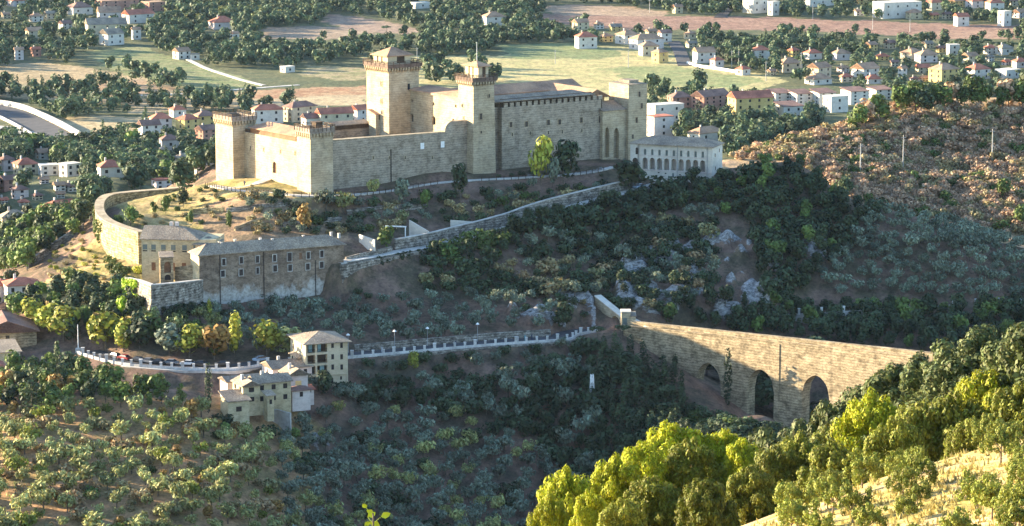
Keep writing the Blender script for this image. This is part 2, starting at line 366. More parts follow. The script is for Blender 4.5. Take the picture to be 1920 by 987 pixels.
# ring road: outer parapet edge from long building up to the loggia building
ring_pts = [P(640,494,906),P(700,484,918),P(760,473,926),P(820,463,934),P(880,449,942),P(960,429,951),P(1020,407,960),P(1080,389,970),P(1140,373,978),P(1200,358,988),P(1245,346,996),P(1290,342,1003)]
ring_edge = smooth(ring_pts, 5); ring_mid = offset(ring_edge, 2.4)
press([tuple(p) for p in ring_mid], 2.4, 2.5)
# paths on the platform
path_a = smooth([P(395,348,996),P(440,352,985),P(480,344,982),P(505,334,990),P(525,327,1002)], 5)
path_b = smooth([P(395,348,996),P(440,356,975),P(500,361,966),P(560,366,955),P(640,366,958),P(720,359,968),P(790,347,980),P(840,341,984),P(900,337,988),P(980,333,992),P(1060,328,998),P(1110,322,1004),P(1150,313,1010)], 5)
press([tuple(p) for p in path_b], 1.4, 3)
press([tuple(p) for p in path_a], 1.4, 3)
# ---------------------------------------------------------------- ground colours (albedo per zone)
PU, PV = proj(XX, YY, ZS+CZ)
wob = np.clip(XX*0+1, 0, 1)*np.where(YY > 1300, 7, 14)
PU = PU + wob*1.6*vn(XX, YY, 14, 31) + wob*1.2*vn(XX,YY,5,32); PV = PV + wob*np.where(YY > 1300, .25, .8)*vn(XX, YY, 12, 33)
ca_ = np.zeros(XX.shape+(3,)); cb_ = np.zeros(XX.shape+(3,))
def zone(mask, a, b):
    ca_[mask] = a; cb_[mask] = b
ALL = np.ones(XX.shape, bool)
zone(ALL, (.21,.14,.105), (.10,.085,.055))
zone(YY > 1120, (.13,.135,.07), (.09,.11,.06))
zone((YY > 690)&(YY < 1120)&(PV > 560), (.21,.135,.10), (.10,.085,.06))
zone(poly_soft([(0,760),(560,740),(600,860),(560,990),(-60,990),(-60,760)], 690, 860), (.44,.27,.145), (.24,.18,.085))
zone(poly_soft([(60,540),(190,440),(270,495),(370,530),(280,600),(60,600)], 860, 990), (.42,.31,.15), (.24,.22,.08))
zone(poly_soft([(190,350),(520,320),(600,362),(620,380),(480,440),(330,440),(240,420)], 930, 1030), (.40,.31,.15), (.22,.20,.075))
zone(poly_soft([(370,380),(600,375),(660,400),(660,460),(400,450)], 915, 975), (.34,.23,.14), (.15,.12,.08))
zone((YY > 1035)&(YY < 1300)&(PU > 1340), (.46,.32,.20), (.32,.24,.14))
# plain fields
FIELDS = [
 ([(165,95),(270,88),(340,112),(420,135),(490,160),(440,170),(350,168),(250,145),(190,120)], (.16,.20,.09), (.24,.24,.12)),
 ([(0,128),(80,118),(200,132),(290,150),(350,168),(450,172),(690,162),(690,172),(420,190),(300,200),(120,190),(0,170)], (.40,.31,.18), (.30,.24,.14)),
 ([(170,158),(260,148),(330,168),(280,182),(180,180)], (.36,.26,.17), (.3,.22,.14)),
 ([(85,225),(180,216),(285,222),(250,250),(120,250),(70,238)], (.42,.34,.2), (.34,.28,.16)),
 ([(480,170),(690,160),(690,182),(590,198),(480,186)], (.30,.17,.10), (.38,.27,.16)),
 ([(570,122),(690,128),(690,150),(620,150),(560,140)], (.34,.28,.17), (.22,.22,.11)),
 ([(500,52),(640,50),(700,62),(620,75),(480,72)], (.32,.25,.18), (.26,.2,.14)),
 ([(620,28),(700,35),(800,60),(760,66),(640,55),(600,40)], (.27,.2,.16), (.33,.25,.18)),
 ([(690,105),(940,104),(1080,84),(1230,92),(1310,120),(1480,150),(1430,168),(1270,185),(700,200)], (.44,.38,.19), (.33,.32,.15)),
 ([(930,84),(1090,80),(1190,105),(1100,112),(960,110)], (.17,.215,.10), (.22,.24,.115)),
 ([(1120,128),(1260,122),(1430,150),(1380,166),(1220,160)], (.20,.245,.11), (.27,.28,.13)),
 ([(1000,28),(1120,18),(1250,30),(1440,33),(1640,40),(1760,45),(1920,52),(1920,74),(1800,70),(1640,66),(1400,55),(1200,58),(1060,46)], (.23,.14,.105), (.29,.19,.14)),
 ([(1000,12),(1120,8),(1250,22),(1240,32),(1050,28)], (.36,.27,.19), (.28,.21,.14)),
 ([(1720,60),(1920,55),(1920,72),(1740,74)], (.34,.23,.16), (.28,.18,.13)),
 ([(0,165),(110,158),(110,175),(0,180)], (.3,.26,.17), (.22,.2,.12)),
 ([(250,195),(420,188),(690,178),(690,196),(420,205),(240,212)], (.42,.35,.22), (.36,.29,.18)),
]
for pl, a, b in FIELDS: zone(poly_soft(pl, 1352, 3400), a, b)
# camera-side slope: pale straw and earth
zone((YY < 290), (.50,.37,.20), (.30,.25,.08))
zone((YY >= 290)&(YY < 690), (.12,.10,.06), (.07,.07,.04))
me = bpy.data.meshes.new('terrain')
nj, ni = XX.shape
co = np.stack([XX, YY, ZS+CZ], -1).reshape(-1,3).astype(np.float32)
J, I = np.meshgrid(np.arange(nj-1), np.arange(ni-1), indexing='ij')
q = np.stack([J*ni+I, J*ni+I+1, (J+1)*ni+I+1, (J+1)*ni+I], -1).reshape(-1,4).astype(np.int32)
def np_mesh(me, co, q):
    me.vertices.add(len(co)); me.vertices.foreach_set('co', co.ravel())
    me.loops.add(q.size); me.loops.foreach_set('vertex_index', q.ravel())
    me.polygons.add(len(q)); me.polygons.foreach_set('loop_start', np.arange(0, q.size, q.shape[1], dtype=np.int32))
    me.update(calc_edges=True)
np_mesh(me, co, q)
me.polygons.foreach_set('use_smooth', np.ones(len(q), bool))
def colattr(me, name, arr):
    a = me.color_attributes.new(name, 'FLOAT_COLOR', 'POINT')
    a.data.foreach_set('color', np.c_[arr.reshape(-1,3), np.ones(arr.size//3)].astype(np.float32).ravel())
colattr(me, 'soil', ca_); colattr(me, 'grass', cb_)
rkc = np.repeat(np.clip(rk,0,1)[...,None], 3, -1); colattr(me, 'rock', rkc)
m, nt, bs = new_mat('ground'); bs.inputs['Roughness'].default_value = 1; bs.inputs['Specular IOR Level'].default_value = .1
A1 = N(nt,'ShaderNodeAttribute',attribute_name='soil'); A2 = N(nt,'ShaderNodeAttribute',attribute_name='grass'); A3 = N(nt,'ShaderNodeAttribute',attribute_name='rock')
n1 = noise(nt, wpos(nt,(1,1,.4)), .09, 6, .68); n2 = noise(nt, wpos(nt), .9, 5, .75); n3 = noise(nt, wpos(nt,(1,.35,1)), .35, 4, .7)
f = ramp(nt, [(.42,(0,0,0)),(.58,(1,1,1))]); nt.links.new(n1.outputs[0], f.inputs[0])
c = mixc(nt, f.outputs[0], A1.outputs['Color'], A2.outputs['Color'])
r2 = ramp(nt, [(.3,(.55,.55,.58)),(.5,(1,1,1)),(.72,(1.35,1.3,1.2))]); nt.links.new(n2.outputs[0], r2.inputs[0])
r3 = ramp(nt, [(.35,(.7,.7,.72)),(.62,(1.15,1.12,1.1))]); nt.links.new(n3.outputs[0], r3.inputs[0])
c = mixc(nt, 1, c, r2.outputs[0], 'MULTIPLY'); c = mixc(nt, 1, c, r3.outputs[0], 'MULTIPLY')
n4 = noise(nt, wpos(nt,(1,1,2)), .8, 6, .8); r4 = ramp(nt, [(.38,(.07,.065,.06)),(.48,(.24,.23,.22)),(.66,(.50,.49,.47))]); nt.links.new(n4.outputs[0], r4.inputs[0])
n5 = noise(nt, wpos(nt), .5, 5, .7); mr = N(nt,'ShaderNodeMath',operation='MULTIPLY_ADD'); nt.links.new(n5.outputs[0], mr.inputs[0]); mr.inputs[1].default_value = 1.6; mr.inputs[2].default_value = -.8
ad = N(nt,'ShaderNodeMath',operation='ADD'); nt.links.new(mr.outputs[0], ad.inputs[0]); nt.links.new(A3.outputs['Fac'], ad.inputs[1])
rr = ramp(nt, [(.45,(0,0,0)),(.6,(1,1,1))]); nt.links.new(ad.outputs[0], rr.inputs[0])
rm = mixc(nt, 1, rr.outputs[0], A3.outputs['Color'], 'MULTIPLY')
c = mixc(nt, rr.outputs[0], c, r4.outputs[0])
nt.links.new(c, bs.inputs['Base Color']); bump(nt, bs, n2.outputs[0], .8, .5)
me.materials.append(m)
terr = bpy.data.objects.new('ground', me); link(terr); terr['kind'] = 'structure'
# ---------------------------------------------------------------- roads and paths (sheets above the pressed ground)
def ribbon(name, path, hw, mat, lift=.004, kind='structure', label=None):
    b = MB(); L = offset(path, hw); Rr = offset(path, -hw); vs = []
    for i in range(len(path)):
        vs += [Rr[i]+Vector((0,0,lift)), L[i]+Vector((0,0,lift)), Rr[i]-Vector((0,0,1.2)), L[i]-Vector((0,0,1.2))]
    fs = []
    for i in range(len(path)-1):
        k = 4*i; fs += [(k,k+4,k+5,k+1), (k+2,k+6,k+4,k), (k+1,k+5,k+7,k+3)]
    b.add(vs, fs); o = b.build(name, mat); o['kind'] = 'structure'; return o
ribbon('road', lower_mid, 3.4, M['asphalt'], .02)
ribbon('ring_road', ring_mid, 2.35, M['path'], .02)
ribbon('footpath', path_b, 1.3, M['path'], .02)
ribbon('footpath', path_a, 1.5, M['path'], .05)
# ---------------------------------------------------------------- fortress in its own frame: x along the long shaded front, y into the castle
FO = P(583, 361, 961); FA = math.atan2(70, 96.5)
e1 = Vector((math.cos(FA), math.sin(FA), 0)); e2 = Vector((-math.sin(FA), math.cos(FA), 0))
class Frame:
    def __init__(s, o, a): s.o = Vector(o); s.a = a; s.e1 = Vector((math.cos(a), math.sin(a), 0)); s.e2 = Vector((-math.sin(a), math.cos(a), 0))
    def w(s, x, y): return s.o + s.e1*x + s.e2*y
    def x(s, u, y, v=None):              # local x whose column is u on the line y = const
        lo, hi = -400, 400
        for _ in range(50):
            m = (lo+hi)/2; p = s.w(m, y); uu = proj(p.x, p.y, p.z)[0]
            if uu < u: lo = m
            else: hi = m
        return m
    def y(s, u, x):                      # local y whose column is u on the line x = const (u falls as y grows)
        lo, hi = -400, 400
        for _ in range(50):
            m = (lo+hi)/2; p = s.w(x, m); uu = proj(p.x, p.y, p.z)[0]
            if uu > u: lo = m
            else: hi = m
        return m
    def z(s, x, y, v): p = s.w(x, y); return zv(p.y, v)-s.o.z     # local height seen at row v
fr = Frame(FO, FA)
def vface(b, ax, c, a0, a1, z0, z1, holes, depth, mi=0, side=1, back=True, n=8):
    """one wall face in the plane (ax = 'x': y = c, runs along x; 'y': x = c, runs along y) with real openings.
    holes: (centre, width, sill, top, pointed/round/flat); depth pushes the reveal inwards (side = +1 towards +)"""
    def pt(a, z, d=0): return (a, c+d*side, z) if ax == 'x' else (c+d*side, a, z)
    hs = sorted(holes); cur = a0
    for (h, w, s0, t, kind) in hs:
        l, r = h-w/2, h+w/2
        b.add([pt(cur,z0),pt(l,z0),pt(l,z1),pt(cur,z1)], [(0,1,2,3)], mi)
        prof = []
        for k in range(n+1):
            q = k/n
            if kind == 'flat': zz = t
            elif kind == 'round': zz = (t-w/2)+math.sqrt(max(0, 1-(2*q-1)**2))*w/2
            else:                               # pointed: two arcs meeting at the crown
                d = abs(2*q-1); zz = t - w*.95*(1-math.sqrt(max(0, 1-(.08+.92*d)**2*.93)))/.74 + .0
            prof.append((l+w*q, zz))
        if s0 > z0+.01: b.add([pt(l,z0),pt(r,z0),pt(r,s0),pt(l,s0)], [(0,1,2,3)], mi)
        s_ = max(s0, z0)
        for (p0,q0),(p1,q1) in zip(prof[:-1], prof[1:]):
            b.add([pt(p0,q0),pt(p1,q1),pt(p1,z1),pt(p0,z1)], [(0,1,2,3)], mi)
            b.add([pt(p0,q0),pt(p1,q1),pt(p1,q1,depth),pt(p0,q0,depth)], [(0,1,2,3)], mi)
            if back: b.add([pt(p0,s_,depth),pt(p1,s_,depth),pt(p1,q1,depth),pt(p0,q0,depth)], [(0,1,2,3)], mi+1 if back == 2 else mi)
        b.add([pt(l,s_),pt(l,s_,depth),pt(l,prof[0][1],depth),pt(l,prof[0][1])], [(0,1,2,3)], mi)
        b.add([pt(r,s_),pt(r,s_,depth),pt(r,prof[-1][1],depth),pt(r,prof[-1][1])], [(0,1,2,3)], mi)
        if s0 > z0+.01: b.add([pt(l,s_),pt(r,s_),pt(r,s_,depth),pt(l,s_,depth)], [(0,1,2,3)], mi)
        cur = r
    b.add([pt(cur,z0),pt(a1,z0),pt(a1,z1),pt(cur,z1)], [(0,1,2,3)], mi)
def roof_mb(x0, x1, y0, y1, z, rise, hips=(1,1), over=.6, axis='x', t=.22, pitchshift=0):
    """closed tiled roof slab: ridge along axis, hips at the flagged ends"""
    b = MB()
    if axis == 'y':
        c = roof_mb(y0, y1, x0, x1, z, rise, hips, over, 'x', t); b.v = [(q[1], q[0], q[2]) for q in c.v]; b.f = [f[::-1] for f in c.f]; b.m = c.m; return b
    X0,X1,Y0,Y1 = x0-over, x1+over, y0-over, y1+over; ym = (Y0+Y1)/2; h = (Y1-Y0)/2
    ra = X0+h*hips[0]; rb = X1-h*hips[1]
    if ra > rb: ra = rb = (X0+X1)/2
    for k, dz in ((0,0),(1,-t)):
        b.v += [(X0,Y0,z+dz),(X1,Y0,z+dz),(X1,Y1,z+dz),(X0,Y1,z+dz),(ra,ym,z+rise+dz),(rb,ym,z+rise+dz)]
    b.f += [[0,1,5,4],[2,3,4,5],[1,2,5],[3,0,4], [7,6,10,11],[9,8,11,10],[8,7,11],[6,9,10], [1,0,6,7],[2,1,7,8],[3,2,8,9],[0,3,9,6]]
    b.m += [0]*12
    return b
def lean_mb(x0, x1, y0, y1, za, zb, axis='y', t=.22, over=.4):
    """single-slope roof from height za (at y0 or x0) to zb"""
    b = MB(); x0 -= over; x1 += over; y0 -= over; y1 += over
    if axis == 'y': zs = (za,za,zb,zb)
    else: zs = (za,zb,zb,za)
    c = [(x0,y0),(x1,y0),(x1,y1),(x0,y1)]
    b.add([(p[0],p[1],z) for p,z in zip(c,zs)]+[(p[0],p[1],z-t) for p,z in zip(c,zs)], [(0,1,2,3),(7,6,5,4),(0,4,5,1),(1,5,6,2),(2,6,7,3),(3,7,4,0)])
    return b
WCACHE = {}
def window(parent, x, y, z, w, h, face='x', kind='flat', frame='stone', name='window', pane=None, proud=.05):
    """opening as a framed panel; face x: wall runs along local x looking to -y; face y: wall runs along y looking to -x. z = centre"""
    key = (round(w,2), round(h,2), kind, frame, pane)
    if key not in WCACHE:
        b = MB(); n = 7
        def out(w, h, o):
            if kind == 'flat': return [(-w/2-o, -h/2-o), (w/2+o, -h/2-o), (w/2+o, h/2+o), (-w/2-o, h/2+o)]
            pts = [(-w/2-o, -h/2-o), (w/2+o, -h/2-o)]
            for k in range(n+1):
                a = math.pi*k/n; pts.append((math.cos(a)*(w/2+o), h/2-w/2+math.sin(a)*(w/2+o)))
            return pts
        a = out(w, h, 0); c = out(w, h, .16 if frame == 'stone' else .22); k = len(a)
        if frame != 'none':
            b.add([(p[0], -.09, p[1]) for p in a]+[(p[0], -.09, p[1]) for p in c]+[(p[0], .05, p[1]) for p in c]+[(p[0], .05, p[1]) for p in a],
                  [(i,(i+1)%k,k+(i+1)%k,k+i) for i in range(k)]+[(k+i,k+(i+1)%k,2*k+(i+1)%k,2*k+i) for i in range(k)]+[(3*k+i,3*k+(i+1)%k,(i+1)%k,i) for i in range(k)], 0)
        b.add([(p[0], -.015, p[1]) for p in a], [tuple(range(k))], 1)
        WCACHE[key] = b.mesh(name, [M['white'] if frame == 'white' else (M['concrete'] if frame == 'plaster' else M['fort']), M[pane or 'dark']])
    o = bpy.data.objects.new(name, WCACHE[key]); link(o, parent)
    if face == 'x': o.location = (x, y-proud+.04, z)
    else: o.location = (x-proud+.04, y, z); o.rotation_euler = (0, 0, -math.pi/2)
    return o
# ------- the fortress
fort = empty('fortress', FO, FA, 'great medieval stone fortress of square towers joined by high curtain walls on the hilltop', 'fortress')
def child(b, name, mats, parent=fort): return b.build(name, mats, parent)
def crown(parent, x0, x1, y0, y1, z, hgt, flare, step=1.05, boards='wood', mats=None):
    """corbel table, flared parapet wall and timber rail"""
    b = MB()
    n = max(4, int((x1-x0)/step)); m_ = max(4, int((y1-y0)/step)); ch = 1.7
    def corb(cx, cy, dx, dy):
        w = .24; px, py = -dy*w, dx*w; vs = []
        for (d, zz) in ((-.05, z-ch), (-.05, z), (flare, z), (flare, z-.7)):
            for sgn in (-1, 1): vs.append((cx+dx*d+px*sgn, cy+dy*d+py*sgn, zz))
        b.add(vs, [(0,2,4,6),(7,5,3,1),(2,3,5,4),(4,5,7,6),(6,7,1,0),(1,3,2,0)])
    for i in range(n+1):
        q = x0+(x1-x0)*i/n; corb(q, y0, 0, -1); corb(q, y1, 0, 1)
    for i in range(m_+1):
        q = y0+(y1-y0)*i/m_; corb(x0, q, -1, 0); corb(x1, q, 1, 0)
    child(b, 'corbel_table', M['fort'], parent)
    f = flare; b = MB(); t = .45
    b.box(x0-f, x1+f, y0-f, y0-f+t, z, z+hgt); b.box(x0-f, x1+f, y1+f-t, y1+f, z, z+hgt)
    b.box(x0-f, x0-f+t, y0-f+t, y1+f-t, z, z+hgt); b.box(x1+f-t, x1+f, y0-f+t, y1+f-t, z, z+hgt)
    b.box(x0-f+t, x1+f-t, y0-f+t, y1+f-t, z-.05, z+.15)
    child(b, 'parapet', M['paleboards'] if flare < .6 else M['boards'], parent)
    b = MB(); f2 = f+.06; rh = .16
    for zz in (z+hgt+.75, z+hgt+.3):
        b.box(x0-f2, x1+f2, y0-f2, y0-f2+.12, zz, zz+rh); b.box(x0-f2, x1+f2, y1+f2-.12, y1+f2, zz, zz+rh)
        b.box(x0-f2, x0-f2+.12, y0-f2, y1+f2, zz, zz+rh); b.box(x1+f2-.12, x1+f2, y0-f2, y1+f2, zz, zz+rh)
    for i in range(7):
        q = x0-f2+(x1-x0+2*f2)*i/6
        for yy in (y0-f2-.02, y1+f2-.12): b.box(q-.09, q+.09, yy, yy+.14, z+hgt*.3, z+hgt+.95)
    for i in range(1,6):
        q = y0-f2+(y1-y0+2*f2)*i/6
        for xx in (x0-f2-.02, x1+f2-.12): b.box(xx, xx+.14, q-.09, q+.09, z+hgt*.3, z+hgt+.95)
    child(b, 'railing', M[boards], parent)
def tower(x0, x1, y0, y1, ztop, zbot=-8, batter=.0, name='tower', label=None, crown_args=None):
    b = MB(); b.box(x0-batter, x1+batter, y0-batter, y1+batter, zbot, ztop, taper=batter)
    t = child(b, name, M['fort'])
    if label: t['label'] = label
    return t
# B: near corner tower
yl_B = fr.y(557.5, 0); xr_B = fr.x(625, 0); zB = fr.z(0,0,251.5)
tB = tower(0, xr_B, 0, yl_B, zB, name='tower', label='squat corner tower with a timber rail, at the near left corner')
crown(tB, 0, xr_B, 0, yl_B, zB, fr.z(0,0,243)-zB+.2, .45)
b = MB(); b.box(xr_B*.45, xr_B*.75, 2.5, 4.8, zB+.1, zB+2.9); b.box(xr_B*.4, xr_B*.8, 2.1, 5.2, zB+2.9, zB+3.1); child(b, 'hatch_shelter', M['wood'], tB)
# A: far-left corner tower
yA0 = fr.y(437.5, 0); yA1 = fr.y(405, 0); xA1 = fr.x(478, yA0); zA = fr.z(0,yA0,228.5)
tA = tower(0, xA1, yA0, yA1, zA, zbot=-12, name='tower', label='taller corner tower at the left end with a dark timber rail')
crown(tA, 0, xA1, yA0, yA1, zA, fr.z(0,yA0,220)-zA, .55)
# wall A-B
xw = fr.x(459, yA0)
zab0 = fr.z(xw, yA0, 252.5); zab1 = fr.z(xw, yl_B+1, 265)
zd = fr.z(xw, (yA0+yl_B)/2, 326)
yd = fr.y(515, xw); yd2 = fr.y(556, xw)
b = MB(); zt = (zab0+zab1)/2
vface(b, 'y', xw, yl_B-1, yA0+1, -8, zt, [(yd, 2.3, fr.z(xw,yd,325), fr.z(xw,yd,303.5), 'round')], .9, side=1)
b.add([(xw,yl_B-1,zt),(xw,yA0+1,zt),(xw+2.2,yA0+1,zt),(xw+2.2,yl_B-1,zt)], [(0,1,2,3)])
b.add([(xw+2.2,yl_B-1,-8),(xw+2.2,yA0+1,-8),(xw+2.2,yA0+1,zt),(xw+2.2,yl_B-1,zt)], [(0,1,2,3)])
wAB = child(b, 'curtain_wall', M['fort']); wAB['label'] = 'sunlit entrance wall with an arched door'
b = MB(); b.box(xw+.55, xw+.75, yd-1.1, yd+1.1, fr.z(xw,yd,325)-.3, fr.z(xw,yd,305)); child(b, 'door', M['brownwood'], wAB)
for uu, vv in ((470.5,278),(495,281),(526.5,285),(554,288)):
    yy = fr.y(uu, xw); window(wAB, xw, yy, fr.z(xw,yy,vv), .45, 1.3, 'y')
# timber gallery and roof behind the wall A-B
yg0 = fr.y(558, xw+1); yg1 = fr.y(473, xw+1); b = MB()
b.box(xw+.5, xw+1.0, yg0, yg1, zt, zt+1.75); gal = child(b, 'timber_gallery', M['brownwood'])
child(roof_mb(xw+.3, xw+9, yg0-1, yg1, zt+1.75, 1.9, (0,1), .5, 'y'), 'roof', M['warmroof'], gal)
b = MB(); b.box(xw+.4, xw+.9, yg1, yA0, zt, zt+1.0); child(b, 'walkway_rail', M['wood'], gal)
b = MB(); b.box(xw+.8, xw+9, yg0, yg1, -3, zt+1.7); child(b, 'gallery_wall', M['fort'], gal)
# C: main keep
yC0 = 37.0
for _ in range(1): pass
xC0 = fr.x(730, yC0); xC1 = fr.x(786, yC0); yC1 = fr.y(688.5, xC0); zC = fr.z(xC0, yC0, 128.5)
tC = tower(xC0, xC1, yC0, yC1, zC, zbot=-6, name='keep', label='tallest tower, the keep, with a pyramid roof on its lantern')
crown(tC, xC0, xC1, yC0, yC1, zC, fr.z(xC0,yC0,121.5)-zC, .75, 1.0)
def lantern(parent, x0, x1, y0, y1, z, zt, rise, over):
    b = MB(); th = .3
    b.box(x0, x1, y0, y1, z, z+.9)
    for (cx, w) in ((x0+.2*(x1-x0),.4*(x1-x0)),(x1-.13*(x1-x0),.26*(x1-x0))):
        for yy in (y0, y1-th): b.box(cx-w/2, cx+w/2, yy, yy+th, z+.9, zt)
    L_ = y1-y0
    for (ca0, cb0) in ((.04,.36),(.46,.66),(.76,.97)):
        for xx in (x0, x1-th): b.box(xx, xx+th, y0+ca0*L_, y0+cb0*L_, z+.9, zt)
    b.box(x0+.35, x1-.35, y0+.35, y1-.35, z+.9, zt, 1)
    child(b, 'lantern_wall', [M['villaplaster'], M['wood']], parent)
    child(roof_mb(x0, x1, y0, y1, zt, rise, (1,1), over), 'lantern_roof', M['warmroof'], parent)
xl0 = fr.x(728, yC0+2.0); xl1 = fr.x(771, yC0+2.0); yl1 = fr.y(702, xl0)
zl = fr.z(xl0, yC0+2, 105.5)
lantern(tC, xl0, xl1, yC0+2.0, yl1, zC+.2, zl, fr.z((xl0+xl1)/2, (yC0+2+yl1)/2, 88)-zl, .9)
for uu, vv, h in ((716,157.5,1.6),(716,190,1.6),(717,211,1.2)):
    yy = fr.y(uu, xC0); window(tC, xC0, yy, fr.z(xC0,yy,vv), .9, h, 'y')
xx = fr.x(767, yC0); window(tC, xx, yC0, fr.z(xx,yC0,163), 1.0, 2.0)
# D: tower in the middle of the front
yD0 = 0.0; xD0 = fr.x(888, yD0); xD1 = fr.x(926.5, yD0); yD1 = fr.y(860, xD0); zD = fr.z(xD0, yD0, 158)
tD = tower(xD0, xD1, yD0, yD1, zD, zbot=-4, batter=.45, name='tower', label='slender middle tower with a flagpole')
zDt = fr.z(xD0,yD0,146.5)
crown(tD, xD0+.2, xD1-.2, yD0+.2, yD1-.2, zD+.6, zDt-zD-.6, .95, .95)
xq0 = fr.x(897, yD0+2); xq1 = fr.x(916, yD0+2); yq1 = fr.y(873, xq0); zq = fr.z(xq0,yD0+2,124.5)
lantern(tD, xq0, xq1, yD0+2, yq1, zDt-1.2, zq, fr.z((xq0+xq1)/2,(yD0+2+yq1)/2,114)-zq, .9)
b = MB(); b.tube(((xq0+xq1)/2,(yD0+2+yq1)/2,zq), ((xq0+xq1)/2,(yD0+2+yq1)/2,zq+7.2), .09, .06); child(b, 'flagpole', M['white'], tD)
for uu, vv, w, h in ((916.5,180,.6,1.1),(901,218.5,1.1,1.9),(901.5,248,.5,.8),(920.5,265,.45,.8),(905.5,289,.5,1.2)):
    xx = fr.x(uu, yD0); window(tD, xx, yD0-.2, fr.z(xx,yD0,vv), w, h)
for uu, vv in ((867,198),(870,221),(866,271)):
    yy = fr.y(uu, xD0); window(tD, xD0-.2, yy, fr.z(xD0,yy,vv), .5, .9, 'y')
# front curtain B-D with the swept-up end
yw = 3.2; xs0 = xr_B-1; xs1 = xD0+1
def ztopw(x):
    t = (x-xs0)/(xs1-xs0); return fr.z(x, yw, 265+(248.5-265)*((x-xs0)/(fr.x(833,yw)-xs0)))
b = MB(); n = 60; prof = []
xa = fr.x(834, yw); xb = fr.x(849, yw); zhi = fr.z(xb, yw, 228)
for i in range(n+1):
    x = xs0+(xs1-xs0)*i/n; z = ztopw(x)
    prof.append((x, z))
prof = [p for p in prof if p[0] < xa]
for k in range(9):
    a = math.pi/2*k/8; z0_ = ztopw(xa); prof.append((xa+(xb-xa)*(1-math.cos(a)), z0_+(zhi-z0_)*math.sin(a)))
prof.append((xs1, zhi))
for (p, z), (p1, z1) in zip(prof[:-1], prof[1:]):
    b.add([(p,yw,-6),(p1,yw,-6),(p1,yw,z1),(p,yw,z),(p,yw+2.2,-6),(p1,yw+2.2,-6),(p1,yw+2.2,z1),(p,yw+2.2,z)], [(0,1,2,3),(3,2,6,7),(5,4,7,6)])
wBD = child(b, 'curtain_wall', M['fortshade']); wBD['label'] = 'long shaded curtain wall whose top sweeps up to the middle tower'
b = MB()
for (p, z), (p1, z1) in zip(prof[:-2], prof[1:-1]):
    b.add([(p,yw-.12,z-.02),(p1,yw-.12,z1-.02),(p1,yw-.12,z1+.18),(p,yw-.12,z+.18),(p,yw+2.3,z-.02),(p1,yw+2.3,z1-.02),(p1,yw+2.3,z1+.18),(p,yw+2.3,z+.18)], [(0,1,2,3),(3,2,6,7),(5,4,7,6),(1,0,4,5)])
child(b, 'coping', M['fort'], wBD)
for uu, vv in ((792,274),(830,271)):
    xx = fr.x(uu, yw); window(wBD, xx, yw, fr.z(xx,yw,vv), .9, 1.5, 'x', 'flat', 'white', pane='white')
for uu in (700,730,760,811): xx = fr.x(uu, yw); window(wBD, xx, yw, fr.z(xx,yw,296), .35, .9)
b = MB(); xx = fr.x(733, yw); b.box(xx-.15, xx+.15, yw-.2, yw+.1, -3, fr.z(xx,yw,280)); child(b, 'drainpipe', M['dark'], wBD)
# back curtain A-C (its inner side shows above the court) with roofed walkway
yk = yA0+3.5; zk0 = fr.z(xA1, yk, 262); zk = fr.z(fr.x(660,yk), yk, 241)
b = MB(); b.box(xA1-1, xC0+1, yk, yk+1.6, -6, zk); wAC = child(b, 'curtain_wall', M['fortshade']); wAC['label'] = 'rear curtain wall with a covered walkway on top'
b = MB(); b.box(fr.x(628,yk), xC0, yk-.5, yk-.2, zk-.1, zk+1.5); child(b, 'walkway_boarding', M['wood'], wAC)
child(lean_mb(fr.x(625,yk), xC0, yk-.8, yk+2.4, zk+1.5, zk+2.3), 'walkway_roof', M['oldroof'], wAC)
# gate turret in the court
yt = yk-6.5; xt0 = fr.x(705, yt); xt1 = fr.x(741, yt); zt1 = fr.z(xt0, yt, 226); 
b = MB(); yt1 = fr.y(693, xt0) if fr.y(693, xt0) < yC0-1 else yC0-1; yt1 = max(yt1, yt+4)
xa_ = fr.x(727, yt)
vface(b, 'x', yt, xt0, xt1, -4, zt1, [(xa_, 2.0, fr.z(xa_,yt,254), fr.z(xa_,yt,239.5), 'round')], 1.2)
b.add([(xt0,yt,-4),(xt0,yt1,-4),(xt0,yt1,zt1),(xt0,yt,zt1)], [(0,1,2,3)]); b.add([(xt1,yt,-4),(xt1,yt1,-4),(xt1,yt1,zt1),(xt1,yt,zt1)], [(0,1,2,3)])
b.add([(xt0,yt1,-4),(xt1,yt1,-4),(xt1,yt1,zt1),(xt0,yt1,zt1)], [(0,1,2,3)]); b.add([(xt0,yt,zt1),(xt1,yt,zt1),(xt1,yt1,zt1),(xt0,yt1,zt1)], [(0,1,2,3)])
gt = child(b, 'gate_turret', M['fort'])
b = MB(); b.box(xt0+1.2, xt1-.3, yt-.1, yt+.2, zt1+.1, zt1+1.9, 1); b.box(xt0, xt0+1.2, yt, yt1, zt1, zt1+2.1); b.box(xt1-.3, xt1, yt, yt1, zt1, zt1+2.0); b.box(xt0+1.2, xt1-.3, yt+1, yt1, zt1, zt1+2)
child(b, 'loggia', [M['fort'], M['wood']], gt)
child(lean_mb(xt0, xt1, yt, yt1, zt1+2.0, zt1+3.2), 'roof', M['warmroof'], gt)
